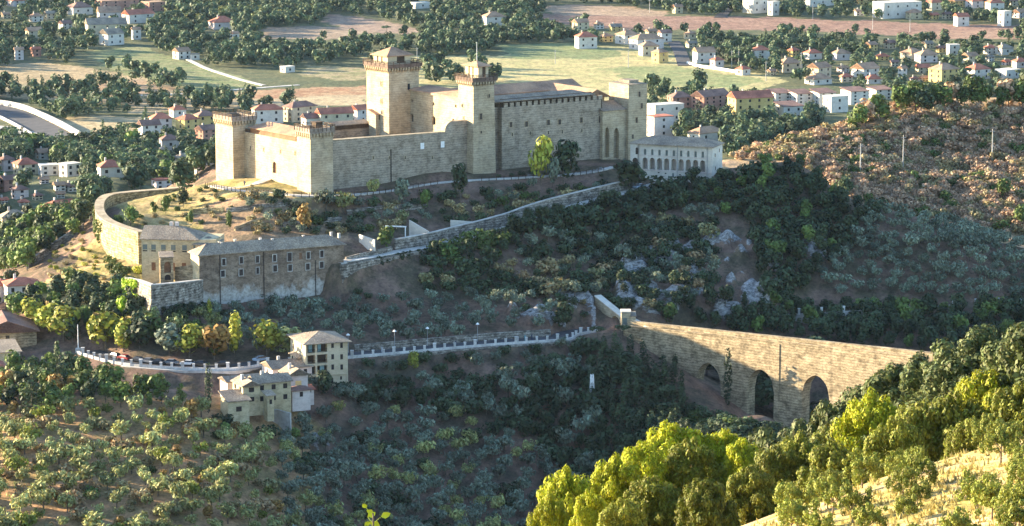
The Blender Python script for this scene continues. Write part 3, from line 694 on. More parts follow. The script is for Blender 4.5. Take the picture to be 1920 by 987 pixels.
# palace around the second court
xp = xD0+1.2; yp0 = yD1-1; yp1 = fr.y(765, xp); zp = fr.z(xp, fr.y(830,xp), 177.5)
b = MB(); y2, y3 = fr.y(774,xp), fr.y(813.5,xp)
H = [(fr.y(u_,xp), w_, fr.z(xp,fr.y(u_,xp),vb), fr.z(xp,fr.y(u_,xp),vt), k_) for u_,w_,vb,vt,k_ in ((773,1.5,229,214,'round'),(813.5,2.1,234,218,'round'),(774,.9,192,187,'flat'),(813.5,1.0,198,192,'round'),(855,1.0,202,196,'round'),(850,1.6,236,223,'round'))]
up = [h for h in H if h[2] > H[2][2]-1.5 and h[3] > H[0][3]+1]; lo = [h for h in H if h not in up]; zm = (max(h[3] for h in lo)+min(h[2] for h in up))/2
vface(b, 'y', xp, yp0, yp1, -2, zm, lo, .7, back=2); vface(b, 'y', xp, yp0, yp1, zm, zp, up, .6, back=2)
xpe = xp+10; b.add([(xp,yp1,-2),(xpe,yp1,-2),(xpe,yp1,zp),(xp,yp1,zp)], [(0,1,2,3)]); b.add([(xpe,yp0,-2),(xpe,yp1,-2),(xpe,yp1,zp),(xpe,yp0,zp)], [(0,1,2,3)])
pw = child(b, 'palace_wing', [M['fort'], M['dark']]); pw['label'] = 'sunlit palace wall with round-headed windows'
child(roof_mb(xp, xpe, yp0-1, yp1, zp, fr.z(xp+5, fr.y(816,xp+5), 161)-zp, (0,1), .5, 'y'), 'roof', M['warmroof'], pw)
b = MB(); b.box(xp-.5, xp+.1, yp0, yp1, zp-.6, zp-.25); child(b, 'cornice', M['fort'], pw)
b = MB(); b.box(xp-1.0, xp+3, yp1, yp1+5, -2, zp-.3); child(b, 'stair_bay', M['fortshade'], pw)
# long front
yf = 2.6; xf0 = fr.x(941, yf); xf1 = fr.x(1129, yf); zf = fr.z(xf0, yf, 200); zfr = fr.z(xf1, yf, 189)
print('palace top', zf, zfr, 'D', zD, 'B', zB, 'A', zA, 'C', zC, 'xp', xp, yp0, yp1, xD0, xD1, xC0, xC1, yC1)
zf = (zf+zfr)/2
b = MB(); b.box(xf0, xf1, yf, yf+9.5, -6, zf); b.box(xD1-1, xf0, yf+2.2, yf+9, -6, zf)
pf = child(b, 'palace_front', M['fortshade']); pf['label'] = 'long shaded palace front with a row of windows and merlons under the eaves'
b = MB(); nm = 17; st = (xf1-xf0)/nm
for i in range(nm): b.box(xf0+i*st+.9, xf0+(i+1)*st-.02, yf, yf+.6, zf, zf+1.35)
child(b, 'battlement', M['fortshade'], pf)
b = MB(); b.box(xf0, fr.x(1112,yf), yf+.9, yf+1.1, zf, zf+2.6); child(b, 'gallery_shade_sheet', M['wood'], pf)  # dark timber sheet standing in for the shade behind the merlons
b = MB(); b.box(xf0+.1, xf1-6, yf+1.2, yf+9, zf-.1, zf+2.5); child(b, 'attic_wall', M['fort'], pf)
zr = fr.z(fr.x(1050,yf), yf-.5, 181.5)
child(roof_mb(xD1-.5, fr.x(1110,yf), yf, yf+9.5, zr, fr.z(fr.x(1050,yf+5),yf+5,169.5)-zr, (0,1), .7, 'x'), 'roof', M['oldroof'], pf)
for uu, va, vb in ((957.8,229,239),(987,228,238),(1028,225,235),(1049,224,234),(1089.5,220.5,230.5)):
    xx = fr.x(uu, yf); za_, zb_ = fr.z(xx,yf,vb), fr.z(xx,yf,va); window(pf, xx, yf, (za_+zb_)/2, 1.15, zb_-za_)
for uu, v_ in ((960.5,252.5),(994,250),(1028,249),(1054,247.5),(1090.5,245)):
    xx = fr.x(uu, yf); window(pf, xx, yf, fr.z(xx,yf,v_), .45, 1.1)
xx = fr.x(1125, yf); window(pf, xx, yf, fr.z(xx,yf,223.5), 1.1, 2.4, 'x', 'round')
b = MB(); b.box(xf1-.5, xf1-.2, yf-.15, yf+.1, -2, zf); child(b, 'drainpipe', M['dark'], pf)
# arched buttress block between front and end tower
ya = 1.2; xb0 = fr.x(1129.5, ya); xb1 = fr.x(1178, ya)
hh = []
for uu, w_, va, vb in ((1138,9.0,239,296),(1155.5,10.5,240,298)):
    xx = fr.x(uu, ya); hh.append((xx, w_/6.0/math.cos(FA)*1.05, fr.z(xx,ya,vb), fr.z(xx,ya,va), 'pointed'))
zb0 = fr.z(xb0, ya, 199); zb1 = fr.z(fr.x(1165,ya), ya, 205.5)
b = MB(); vface(b, 'x', ya, xb0, xb1, -6, zb1, hh, 1.6); b.box(xb0, xb1, ya+1.7, ya+8, -6, zb1-.3); b.add([(xb0,ya,-6),(xb0,ya+2,-6),(xb0,ya+2,zb1),(xb0,ya,zb1)], [(0,1,2,3)]); b.add([(xb0,ya,zb1),(xb1,ya,zb1),(xb1,ya+8,zb1),(xb0,ya+8,zb1)], [(0,1,2,3)])
ab = child(b, 'arched_buttress', M['fort'])
child(lean_mb(xb0, xb1-1.5, ya-.2, ya+6, zb1+.1, zb1+2.4), 'roof', M['oldroof'], ab)
# E/F: end tower
xF0 = fr.x(1178, 0); xF1 = fr.x(1212.5, 0); yF1 = fr.y(1141, xF0); zF = fr.z(xF0, 0, 160.5)
tF = tower(xF0, xF1, 0, yF1, zF, zbot=-8, batter=.0, name='tower', label='plain tower without a roof at the right end')
b = MB(); b.box(xF0-.1, xF1+.1, -.1, yF1+.1, zF, zF+.25); b.box(xF0+2.5, xF1-1.2, 3, yF1-2, zF+.25, zF+1.2); child(b, 'terrace_rim', M['oldroof'], tF)
for uu, vv, h in ((1198,177,1.7),(1202.5,198.5,1.7),(1193,225.5,1.8),(1186,256.5,1.4)):
    xx = fr.x(uu, 0); window(tF, xx, 0, fr.z(xx,0,vv), .8, h)
# rear wings whose roofs catch the sun
zb_ = zf+2.3
yr0, yr1 = 27, 38
b = MB(); b.box(xp+9, xF0+2, yr0+.5, yr1, -3, zb_-1.2); bw = child(b, 'rear_wing', M['fort'])
child(roof_mb(xp+12, xF0+1, yr0, yr1, zb_-1.2, 2.4, (0,0), .6, 'x'), 'roof', M['warmroof'], bw)
b = MB(); b.box(xF0-12, xF0-3, 9, yr0, -3, zb_-2.0); cw = child(b, 'cross_wing', M['fort'])
child(roof_mb(xF0-13, xF0-3, 7, yr0+3, zb_-2.0, 2.6, (0,0), .6, 'y'), 'roof', M['warmroof'], cw)
# ---------------------------------------------------------------- other buildings and walls near the fortress
TAKEN = []                                           # ground circles kept free of trees (x, y, r)
def keep(x, y, r): TAKEN.append((x, y, r))
for k in range(0, 125, 6):
    for j in range(-1, 52, 6): q = fr.w(k, j); keep(q.x, q.y, 4.5)
for path, r in ((lower_mid,4.2),(ring_mid,3.2),(path_b,2.5),(path_a,2.5)):
    for q in path: keep(q.x, q.y, r)
def shell(b, x0, x1, y0, y1, z0, z1, mi=0): b.box(x0, x1, y0, y1, z0, z1, mi)
# --- white arcaded building
A = P(1335, 330, 998); LA = -.36; lf = Frame(A, LA)
Lx = lf.x(1183, 0); Lb = lf.x(1196, 0)
lz = (lf.z(0,0,278.5)+lf.z(Lb,0,266.5))/2; dy = 11.0
lo = empty('arcaded_building', A, LA, 'long white building with a row of nine arches beside the fortress end tower', 'building')
zsp = lf.z(0,0,298.8); za1 = lf.z(0,0,304); zsill = lf.z(0,0,324)
ctr = [lf.x(1100+ (698+i*86.5)/6.4, 0) for i in range(9)]; wd = abs(ctr[1]-ctr[0])*.74
za1 = (lf.z(ctr[-1],0,303.2)+lf.z(ctr[0],0,293.5))/2; zsill = (lf.z(ctr[-1],0,324)+lf.z(ctr[0],0,316.8))/2
zmid = za1+.5
b = MB()
vface(b, 'x', 0, Lb, 0, -6, zmid, [(c, wd, zsill, za1, 'round') for c in ctr], 2.6, back=2)
wt = (lf.z(ctr[-1],0,286.5)+lf.z(ctr[0],0,277))/2; wb = wt-2.1
vface(b, 'x', 0, Lb, 0, zmid, lz, [(c, .75*wd/1.6, wb, wt, 'round') for c in ctr], .35, back=2)
b.box(Lb, 0, 2.62, dy, -6, lz-.01); b.add([(0,0,-6),(0,2.7,-6),(0,2.7,lz),(0,0,lz)], [(0,1,2,3)])
xd = lf.x(1196, 0)
b.box(Lx, xd-.02, -.7, dy, -3, lz-.02)
body = b.build('wall', [M['whiteplaster'], M['pinkplaster']], lo)
for c in ctr: window(lo, c, .34, (wb+wt)/2, .7, 1.8, 'x', 'round', 'none', pane='glass')
b = MB(); b.box(Lb, -.1, -.12, -.003, zmid+.1, zmid+.28); b.box(Lb, -.1, -.16, -.003, zsill-.3, zsill-.05); b.build('string_course', M['pinkplaster'], lo)
for cc in (lf.x(1270,0), lf.x(1326,0), xd+.3): b = MB(); b.box(cc-.07, cc+.07, -.25, -.1, -3, lz-.3); b.build('drainpipe', M['metal'], lo)
window(lo, lf.x(1194,-.7), -.7, lz-2.3, .9, 2.2, 'x', 'round', 'none', name='window'); window(lo, lf.x(1191,-.7), -.7, lz-6.0, 1.8, 3, 'x', 'round', 'none')
for uu, vv in ((1235,324),(1248,325.5),(1275,328),(1289,329.5)): xx = lf.x(uu,0); window(lo, xx, 0, lf.z(xx,0,vv), .55, .35, 'x', 'flat', 'none', name='vent')
for uu, vv in ((1262,328.5),(1303,332)): xx = lf.x(uu,0); window(lo, xx, 0, lf.z(xx,0,vv), .6, 1.3, 'x', 'round', 'none', pane='glass')
roof_mb(Lx, 0, -.3, dy, lz, 2.1, (1,1), .7).build('roof', M['greyroof'], lo)
for yy, zz in ((3,2.0),(7.5,1.0),(3.4,6.2)):                      # right end wall
    o = window(lo, 0, yy, lz-zz-1, .6, 1.1, 'x', 'flat', 'none'); o.rotation_euler = (0,0,math.pi/2); o.location = (.06, yy, lz-zz-1)
for k in range(10): q = lf.w(Lx*k/9, 5); keep(q.x, q.y, 8)
# cliff wall under its right end
def wallpath(name, pts, hgt, thick, mat, label, cat='wall', group=None, down=3, parent=None, cop=None, posts=None):
    """wall along ground points: pts = [(x, y, ztop), ...], going down to the ground and below"""
    b = MB(); pts = [Vector(p) for p in pts]; L = offset(pts, thick/2); Rr = offset(pts, -thick/2); o = pts[0]
    vs = []
    for i, p in enumerate(pts):
        g = min(float(Hs(p.x, p.y)), p.z-hgt) - down
        vs += [(L[i].x-o.x, L[i].y-o.y, g-o.z), (Rr[i].x-o.x, Rr[i].y-o.y, g-o.z), (Rr[i].x-o.x, Rr[i].y-o.y, p.z-o.z), (L[i].x-o.x, L[i].y-o.y, p.z-o.z)]
    fs = []; n = len(pts)
    for i in range(n-1):
        k = 4*i
        for j in range(4): fs.append((k+j, k+(j+1)%4, k+4+(j+1)%4, k+4+j))
    fs += [(0,1,2,3), (4*n-1,4*n-2,4*n-3,4*n-4)]
    b.add(vs, fs)
    t = parent
    if t is None:
        t = b.build(name, mat, None, loc=o); tag(t, label, cat, group)
    else: ch = b.build(name, mat, parent, loc=o-parent.location)
    if cop:
        c = MB(); L2 = offset(pts, thick/2+.12); R2 = offset(pts, -thick/2-.12); vs = []
        for i, p in enumerate(pts):
            for q, dz in ((L2[i],.003),(R2[i],.003),(R2[i],.25),(L2[i],.25)): vs.append((q.x-o.x, q.y-o.y, p.z-o.z+dz))
        c.add(vs, fs); c.build('coping', cop, t)
    return t
wallpath('cliff_wall', [P(1345,330,1002), P(1352,332,1006), P(1368,322,1014), P(1400,318,1022)], 9, 1.6, M['roughstone'], 'rough stone support wall hanging below the right end of the white arcaded building')
# --- ring wall on the left
rw = smooth([P(345,352,1006),P(300,356,1004),P(240,361,998),(P(205,366,988)),P(190,375,976),P(186,388,964),P(190,402,953),P(205,415,943),P(232,426,933),P(266,436,924)], 5)
wallpath('ring_wall', rw, 6.2, 2.6, M['ringstone'], 'curved old town wall sweeping round the left end of the hill', 'wall', cop=M['fort'])
for q in rw: keep(q.x, q.y, 3)
wallpath('terrace_wall', [g1(158,430,dmin=900)+Vector((0,0,2)), g1(120,455,dmin=900)+Vector((0,0,2.2)), g1(90,478,dmin=880)+Vector((0,0,2.5)), g1(52,505,dmin=880)+Vector((0,0,2.5))], 2.5, 1.0, M['roughstone'], 'dark stone wall descending the grassy slope left of the ring wall')
# --- monastery building with the yellow front
MA = P(405, 500, 903); ma = -.12; mf = Frame(MA, ma)
ml = mf.x(266, 0); mz = mf.z(mf.x(330,0), 0, 449); 
mo = empty('convent_building', MA, ma, 'sunlit yellow two-storey building between the ring wall and the long brown building', 'building')
b = MB(); b.box(ml, 0, 0, 12, -9, mz); b.build('wall', M['yellowplaster'], mo)
for i, uu in enumerate((272.5,288.5,307,325.5,346.5,367.5)):
    xx = mf.x(uu, 0); window(mo, xx, 0, mz-2.4, 1.35, 1.5, 'x', 'flat', 'none', pane='glass')
    window(mo, xx, 0, mz-3.5, 1.35, .35, 'x', 'flat', 'none', name='window')
for uu in (288,306,324,345): xx = mf.x(uu, 0); window(mo, xx, 0, mz-8.0, 1.2, 2.4, 'x', 'flat', 'none', pane='brownwood')
roof_mb(ml, mf.x(372,0), 0, 12, mz, 3.0, (0,1), .5).build('roof', M['greyroof'], mo)
roof_mb(mf.x(366,0), 0, -.8, 9, mz-1.2, 1.6, (1,1), .5).build('wing_roof', M['oldroof'], mo)
b = MB(); b.box(mf.x(368,0), 0.1, -.7, 9, -9, mz-1.2); b.build('end_wing', M['yellowplaster'], mo)
for uu in (322,332): xx = mf.x(uu,6); b = MB(); b.box(xx-.5, xx+.5, 6, 7, mz+1.5, mz+4.0); b.build('chimney', M['pinkplaster'], mo)
for k in range(9): q = mf.w(ml*k/8, 5); keep(q.x, q.y, 7)
# --- long brown building
LB0 = P(375, 575, 888); lb = Frame(LB0, .46); 
xr = lb.x(645, 0); zt0 = lb.z(0,0,480); zt1 = lb.z(xr,0,457)
print('long bldg', xr, zt0, zt1); ztp = (zt0+zt1)/2; yleft = lb.y(359, 0)
bo = empty('long_building', LB0, .46, 'long brown peeling building on a tall windowless base, standing on the slope', 'building')
b = MB(); b.box(0, xr, 0, min(yleft, 14), -4, ztp, taper=.0); b.build('wall', M['brownplaster'], bo)
b = MB(); b.box(-.06, 0-.003, -.0, min(yleft,14), -1, ztp-.2); b.build('end_wall', M['yellowplaster'], bo)
roof_mb(0, xr, 0, min(yleft,14), ztp, 2.6, (1,1), .7).build('roof', M['greyroof'], bo)
S6 = 440/1920.
for (px, py) in ((265,400),(408,385),(540,378),(680,368),(802,358),(955,345),(1065,333)):
    uu, vv = 360+px*S6, 400+py*S6; xx = lb.x(uu, 0); big = 1.25 if px == 802 else 1.0
    w1 = window(bo, xx, 0, lb.z(xx,0,vv), 1.0*big, 1.9*big, 'x', 'flat', 'plaster', name='window')
for (px, py) in ((256,495),(405,485),(540,470),(683,452),(805,447),(950,437),(1063,422)):
    uu, vv = 360+px*S6, 400+py*S6; xx = lb.x(uu, 0); window(bo, xx, 0, lb.z(xx,0,vv), 1.15 if px not in (540,) else .8, 1.8, 'x', 'flat', 'plaster')
xx = lb.x(360+892*S6, 0); window(bo, xx, 0, lb.z(xx,0,400+350*S6), .8, 1.9, 'x', 'flat', 'none', pane='brownwood')
for px, zz in ((590,0),(1012,1),(232,0)):
    xx = lb.x(360+px*S6, 0); b = MB(); b.box(xx-.09, xx+.09, -.2, 0, -1, ztp-.4 if zz == 0 else ztp-4); b.build('drainpipe', M['dark'], bo)
for i, uu in enumerate((412,413,447,487,492,507,570,627,634)):
    xx = lb.x(uu, 5); yy = 5+((i*37)%5-2); b = MB(); b.box(xx-.3, xx+.3, yy-.28, yy+.28, ztp+1.2, ztp+2.5); b.box(xx-.38, xx+.38, yy-.36, yy+.36, ztp+2.5, ztp+2.62)
    b.build('chimney', M['concrete'], bo)
for k in range(9):
    q = lb.w(xr*k/8, 5); keep(q.x, q.y, 8)
# --- gatehouse and bastion in front of them
GA = P(318, 528, 892); gf = Frame(GA, .15); go = empty('gatehouse', GA, .15, 'small stone gatehouse with a large arched niche below the yellow building', 'gatehouse')
gw = gf.x(325.5,0)-gf.x(301,0); gz = gf.z(0,0,482); x0_, x1_ = gf.x(301,0), gf.x(325.5,0)
b = MB(); vface(b, 'x', 0, x0_, x1_, -3, gz, [((x0_+x1_)/2+.2, 1.9, gf.z(0,0,512), gf.z(0,0,491), 'round')], .8, back=2)
yg = gf.y(284, x0_); yg = min(max(yg, 3), 7)
b.box(x0_, x1_, .82, yg, -3, gz-.01); b.add([(x0_,0,-3),(x0_,yg,-3),(x0_,yg,gz),(x0_,0,gz)], [(0,1,2,3)]); b.add([(x1_,0,-3),(x1_,1,-3),(x1_,1,gz),(x1_,0,gz)], [(0,1,2,3)]); b.add([(x0_,0,gz),(x1_,0,gz),(x1_,1,gz),(x0_,1,gz)], [(0,1,2,3)])
b.build('wall', [M['pinkplaster'] if False else M['bridge'], M['brownwood']], go)
lean_mb(x0_, x1_, 0, yg, gz+.02, gz+.5, over=.25).build('roof', M['oldroof'], go)
window(go, (x0_+x1_)/2+.2, 0, gf.z(0,0,520), 1.7, 1.6, 'x', 'round', 'none', name='doorway'); window(go, x0_, yg/2, gz-4, .9, 3.0, 'y', 'flat', 'none', pane='brownwood', name='niche')
wallpath('forecourt_wall', [P(329,501,895), P(358,498,893), P(372,497,893)], 4, .8, M['bridge'], 'brown stone wall closing the small forecourt right of the gatehouse')
wallpath('bastion_wall', [P(238,522,886), P(262,527,878), P(285,535,868), P(330,531,874), P(366,527,882), P(376,526,887)], 6.5, 1.4, M['roughstone'], 'angular stone bastion wall in front of the gatehouse, half sunlit and half in shade', cop=M['concrete'])
# --- walls along the ring road
i0 = 3; inner = offset(ring_edge, 4.9)
wallpath('ring_road_wall', [p+Vector((0,0,3.6-.9*abs(i-14)/24)) for i, p in enumerate(inner[10:-9])], 3, .7, M['roughstone'], 'long grey stone wall on the uphill side of the climbing ring road', cop=M['concrete'])
wallpath('ring_road_parapet', [p+Vector((0,0,.08)) for p in ring_edge[1:-4]], 2.2, .45, M['roughstone'], 'low parapet with a pale top on the outer edge of the ring road', cop=M['postwhite'])
wallpath('retaining_wall', [p+Vector((0,-1.2,-.2)) for p in ring_edge[0:19]], 7.5, 1.0, M['roughstone'], 'tall rubble retaining wall right of the long brown building, under the ring road')
wallpath('garden_wall', [P(648,482,915), P(690,472,921), P(735,462,928)], 2.4, .6, M['roughstone'], 'short stone garden wall between the long brown building and the dark green tree')
for uu, vv, nm, mt, lab in ((818,447,'door','white','white door in the ring road wall'),(913,427,'door','wood','dark door')):
    pass
# white modern walls on the terrace
def slabwall(a, c, h0, h1, label, th=.35, mat='whiteplaster'):
    b = MB(); a = Vector(a); c = Vector(c); d = (c-a); d.z = 0; L = d.length
    n = Vector((-d.y, d.x, 0)).normalized()*th; vs = [a, c, c+n, a+n]
    vs2 = [Vector((p.x,p.y,p.z+(h0 if i in (0,3) else h1))) for i, p in enumerate(vs)]
    lo = [Vector((p.x,p.y,p.z-1.5)) for p in vs]
    b.add([p-a for p in lo+vs2], [(3,2,1,0),(4,5,6,7),(0,1,5,4),(1,2,6,5),(2,3,7,6),(3,0,4,7)])
    o = b.build('terrace_wall', M[mat], loc=a); return tag(o, label, 'wall')
slabwall(P(673,455,930), P(702,462,922), 2.4, 1.9, 'low white modern wall at the left of the excavated terrace')
slabwall(P(767,434,944), P(803,440,938), 3.4, .9, 'white wedge-shaped modern wall on the terrace above the ring road')
slabwall(P(845,422,950), P(885,420,952), 1.5, .7, 'low white slanting wall at the right of the terrace')
b = MB(); a0 = P(722,434,938)
b.box(0,6.5,0,.3,1.4,1.75); 
for xx in (0.1,6.1): b.box(xx,xx+.25,0.02,.28,-2,1.4)
tag(b.build('pergola', M['white'], loc=a0, rz=-.25), 'white horizontal beam on two posts above the terrace', 'pergola')
for k_, (pts_, h_, mt_, lab_) in enumerate((([(362,402),(390,399),(420,398)], 2.0, 'ringstone', 'short sunlit pale stone retaining wall on the dry grass above the yellow building'),
    ([(425,398),(470,392),(520,388),(560,384)], 1.6, 'roughstone', 'upper dry-stone terrace wall on the slope below the near corner tower'),
    ([(440,432),(470,420),(498,412)], 1.3, 'bridge', 'low slanting stone wall above the left half of the long brown building'),
    ([(530,425),(580,418),(640,412)], 1.3, 'roughstone', 'lower dry-stone terrace wall above the right half of the long brown building'),
    ([(650,400),(720,392),(800,388)], 1.4, 'roughstone', 'dry-stone terrace wall in the shaded slope under the long curtain wall'))):
    wallpath('terrace_wall', [g1(a_, b_, dmin=900, dmax=1040)+Vector((0,0,h_*.75)) for a_, b_ in pts_], h_*.5, .7, M[mt_], lab_, down=1.2)
# --- fence along the upper path
def fence(path, label, h=1.1, step=2.4, mat='wood', group=None):
    o = path[0]; root = empty('fence', o, 0, label, 'fence', group); acc = 0; last = path[0]; posts = [path[0]]
    for p in path[1:]:
        while (p-last).length >= step: last = last+(p-last).normalized()*step; posts.append(last.copy())
    pm = None; b = MB()
    for i, p in enumerate(posts):
        if pm is None: q = MB(); q.box(-.09,.09,-.09,.09,-.6,h); pm = q.mesh('post', M[mat])
        po = bpy.data.objects.new('post', pm); link(po, root); po.location = p-o
        if i:
            for zz in (h*.5, h*.88): b.tube(posts[i-1]-o+Vector((0,0,zz)), p-o+Vector((0,0,zz)), .07, n=5)
    b.build('rail', M[mat], root); return root
fence(offset(path_b, -1.7)[0:34], 'dark timber railing along the footpath below the near corner tower')
fence(offset(path_b, -1.7)[40:58], 'dark timber railing along the footpath below the palace front')
fence([P(990,333,995),P(1035,335,993),P(1070,332,996),P(1110,326,1002),P(1135,318,1008)], 'grey railing at the bend of the path near the big tree', mat='metal')
# --- lower road: parapet with white posts
pr = empty('road_parapet', lower_edge[0], 0, 'low white-topped road parapet with evenly spaced white posts along the lower road', 'parapet')
o0 = lower_edge[0]
wallpath('low_wall', [p+Vector((0,0,.35)) for p in lower_edge], 2, .35, M['concrete'], '', parent=pr, down=1)
wallpath('curb', [p+Vector((0,0,.52)) for p in lower_edge], .1, .42, M['postwhite'], '', parent=pr, down=-.0)
q = MB(); q.box(-.32,.32,-.28,.28,-.3,1.45); q.box(-.38,.38,-.34,.34,1.45,1.6); pm = q.mesh('post', M['postwhite'])
last = lower_edge[0]; cnt = 0; PST = []
for p in lower_edge[1:]:
    while (p-last).length >= 3.05: last = last+(p-last).normalized()*3.05; PST.append(last.copy())
for i, p in enumerate(PST[:100]):
    po = bpy.data.objects.new('post', pm); link(po, pr); po.location = p-o0; s_ = 1.25 if i%4 == 0 else 1; po.scale = (s_, s_, s_)
wallpath('road_retaining_wall', [p+Vector((0,-.9,-.1)) for p in lower_edge[52:-6]], 4.8, .9, M['roughstone'], 'stone retaining wall carrying the lower road, right of the tall villa')
wallpath('road_retaining_wall', [p+Vector((0,-.9,-.1)) for p in lower_edge[9:40]], 3.6, .9, M['concrete'], 'pale sunlit retaining wall carrying the lower road, left of the villa')
wallpath('hill_side_wall', [p+Vector((0,.4,1.9)) for p in offset(lower_edge, 7.4)[50:-16]], 1.5, .5, M['roughstone'], 'low grey wall along the uphill side of the lower road')
# street lamps
def lamp_proto():
    r = empty('street_lamp', (0,0,0)); b = MB(); b.tube((0,0,-.3),(0,0,4.6),.09,.06,8); b.tube((0,0,4.6),(0,0,5.0),.03,.03,5); b.build('pole', M['metal'], r)
    b = MB(); b.tube((0,0,4.9),(0,0,5.35),.55,.12,8); b.build('lamp_shade', M['white'], r); return r
def dup(root, loc, rz=0, label=None, group=None, s=None, cat=None):
    r = root.copy(); COL.objects.link(r); r.location = loc; r.rotation_euler = (0,0,rz)
    if s: r.scale = (s,s,s)
    if label: r['label'] = label
    if group: r['group'] = group
    if cat: r['category'] = cat
    for ch in list(root.children):
        c = ch.copy(); COL.objects.link(c); c.parent = r
        for g in ch.children: d = g.copy(); COL.objects.link(d); d.parent = c
    return r
lp = lamp_proto(); first = True
for uu, lab in ((675,'street lamp on the road just right of the tall villa'),(754.5,'second street lamp to the right of the tall villa, behind the white posts'),(827,'street lamp with a white shade near the middle of the white-posted road'),(909,'street lamp furthest right along the white-posted road, above the olive rows')):
    k = min(range(len(lower_edge)), key=lambda i: abs(proj(*lower_edge[i])[0]-uu)); q = offset(lower_edge, 6.6)[k]
    o = lp if first else dup(lp, q); first = False; o.location = q; tag(o, lab, 'street lamp', 'street lamps along the lower road')
k = min(range(len(lower_edge)), key=lambda i: abs(proj(*lower_edge[i])[0]-145)); q = lower_edge[k]
mr_ = empty('mast', q+Vector((0,2,0)), 0, 'tall white mast at the left end of the road parapet', 'mast'); b = MB(); b.tube((0,0,-.5),(0,0,7.5),.16,.1,8); b.build('pole', M['white'], mr_); b = MB(); b.box(-.7,.7,-.7,.7,-.5,.9); b.build('plinth', M['concrete'], mr_)
# --- aqueduct bridge
BL = P(1190, 614, 880); BR = P(1735, 672, 818); d = BR-BL; ba = math.atan2(d.y, d.x); bf = Frame(BL, ba)
xend = bf.x(1735,0); Tk = 3.6
print('bridge len', xend, ba, BL.z, BR.z)
def bz(x): return (BR.z-BL.z)*x/xend
br = empty('aqueduct_bridge', BL, ba, 'high stone aqueduct bridge with pointed arches crossing the gorge', 'bridge')
zb = -34
arches = []
for l_, r_, apex in ((1307,1350,681),(1404,1450,693),(1507,1554,704)):
    xl_, xr_ = bf.x(l_-2,0), bf.x(r_+2,0); arches.append(((xl_+xr_)/2, xr_-xl_, apex))
b = MB(); xm_end = xend+46
def bface(c, side):
    cur = -4
    for (xc, w_, apex) in arches:
        l, r = xc-w_/2, xc+w_/2
        b.add([(cur,c,zb),(l,c,zb),(l,c,bz(l)),(cur,c,bz(cur))], [(0,1,2,3)])
        za = bf.z(xc,0,apex); n = 14; pf_ = []
        for k in range(n+1):
            t_ = k/n; dd_ = abs(2*t_-1); rise = w_*.66; pf_.append((l+w_*t_, za-rise*(1-math.sqrt(max(0,1-(.16+.84*dd_)**2))) + rise*(1-math.sqrt(1-.16**2))))
        for (p0,q0),(p1,q1) in zip(pf_[:-1], pf_[1:]):
            b.add([(p0,c,q0),(p1,c,q1),(p1,c,bz(p1)),(p0,c,bz(p0))], [(0,1,2,3)])
            if side: b.add([(p0,0,q0),(p1,0,q1),(p1,Tk,q1),(p0,Tk,q0)], [(0,1,2,3)])
        if side:
            b.add([(l,0,zb),(l,Tk,zb),(l,Tk,pf_[0][1]),(l,0,pf_[0][1])], [(0,1,2,3)]); b.add([(r,0,zb),(r,Tk,zb),(r,Tk,pf_[-1][1]),(r,0,pf_[-1][1])], [(0,1,2,3)])
        cur = r
    b.add([(cur,c,zb),(xm_end,c,zb),(xm_end,c,bz(xend)),(xend,c,bz(xend)),(cur,c,bz(cur))], [(0,1,2,3,4)])
bface(0, True); bface(Tk, False)
b.add([(-4,0,bz(-4)),(xend,0,bz(xend)),(xend,Tk,bz(xend)),(-4,Tk,bz(-4)),(xm_end,0,bz(xend)),(xm_end,Tk,bz(xend))], [(0,1,2,3),(1,4,5,2)])
b.add([(xm_end,0,zb),(xm_end,Tk,zb),(xm_end,Tk,bz(xend)),(xm_end,0,bz(xend))], [(0,1,2,3)]); b.add([(-4,0,zb),(-4,Tk,zb),(-4,Tk,bz(-4)),(-4,0,bz(-4))], [(0,1,2,3)])
b.build('wall', M['bridge'], br)
b = MB()
for y0_, y1_, hh_ in ((-.12,.5,.35),(Tk-1.5,Tk+.1,1.1)):
    vs = [(-4,y0_,bz(-4)+.003),(xend,y0_,bz(xend)+.003),(xend,y1_,bz(xend)+.003),(-4,y1_,bz(-4)+.003)]; b.add(vs+[(v_[0],v_[1],v_[2]+hh_) for v_ in vs], [(3,2,1,0),(4,5,6,7),(0,1,5,4),(1,2,6,5),(2,3,7,6),(3,0,4,7)])
    vs = [(xend,y0_,bz(xend)+.003),(xm_end,y0_,bz(xend)+.003),(xm_end,y1_,bz(xend)+.003),(xend,y1_,bz(xend)+.003)]; b.add(vs+[(v_[0],v_[1],v_[2]+hh_) for v_ in vs], [(3,2,1,0),(4,5,6,7),(0,1,5,4),(1,2,6,5),(2,3,7,6),(3,0,4,7)])
b.build('parapet', M['bridge'], br)
for ua_, ub_, pr_ in ((1453,1462,.16),):                  # shallow pilaster strip
    xx = bf.x(ub_,0); b = MB(); b.box(bf.x(ua_,0), xx, -pr_, -.003, zb, bz(xx)-.4); b.build('pilaster', M['bridge'], br)
for k in range(18): q = bf.w(xm_end*k/17, 2); keep(q.x, q.y, 5.5)
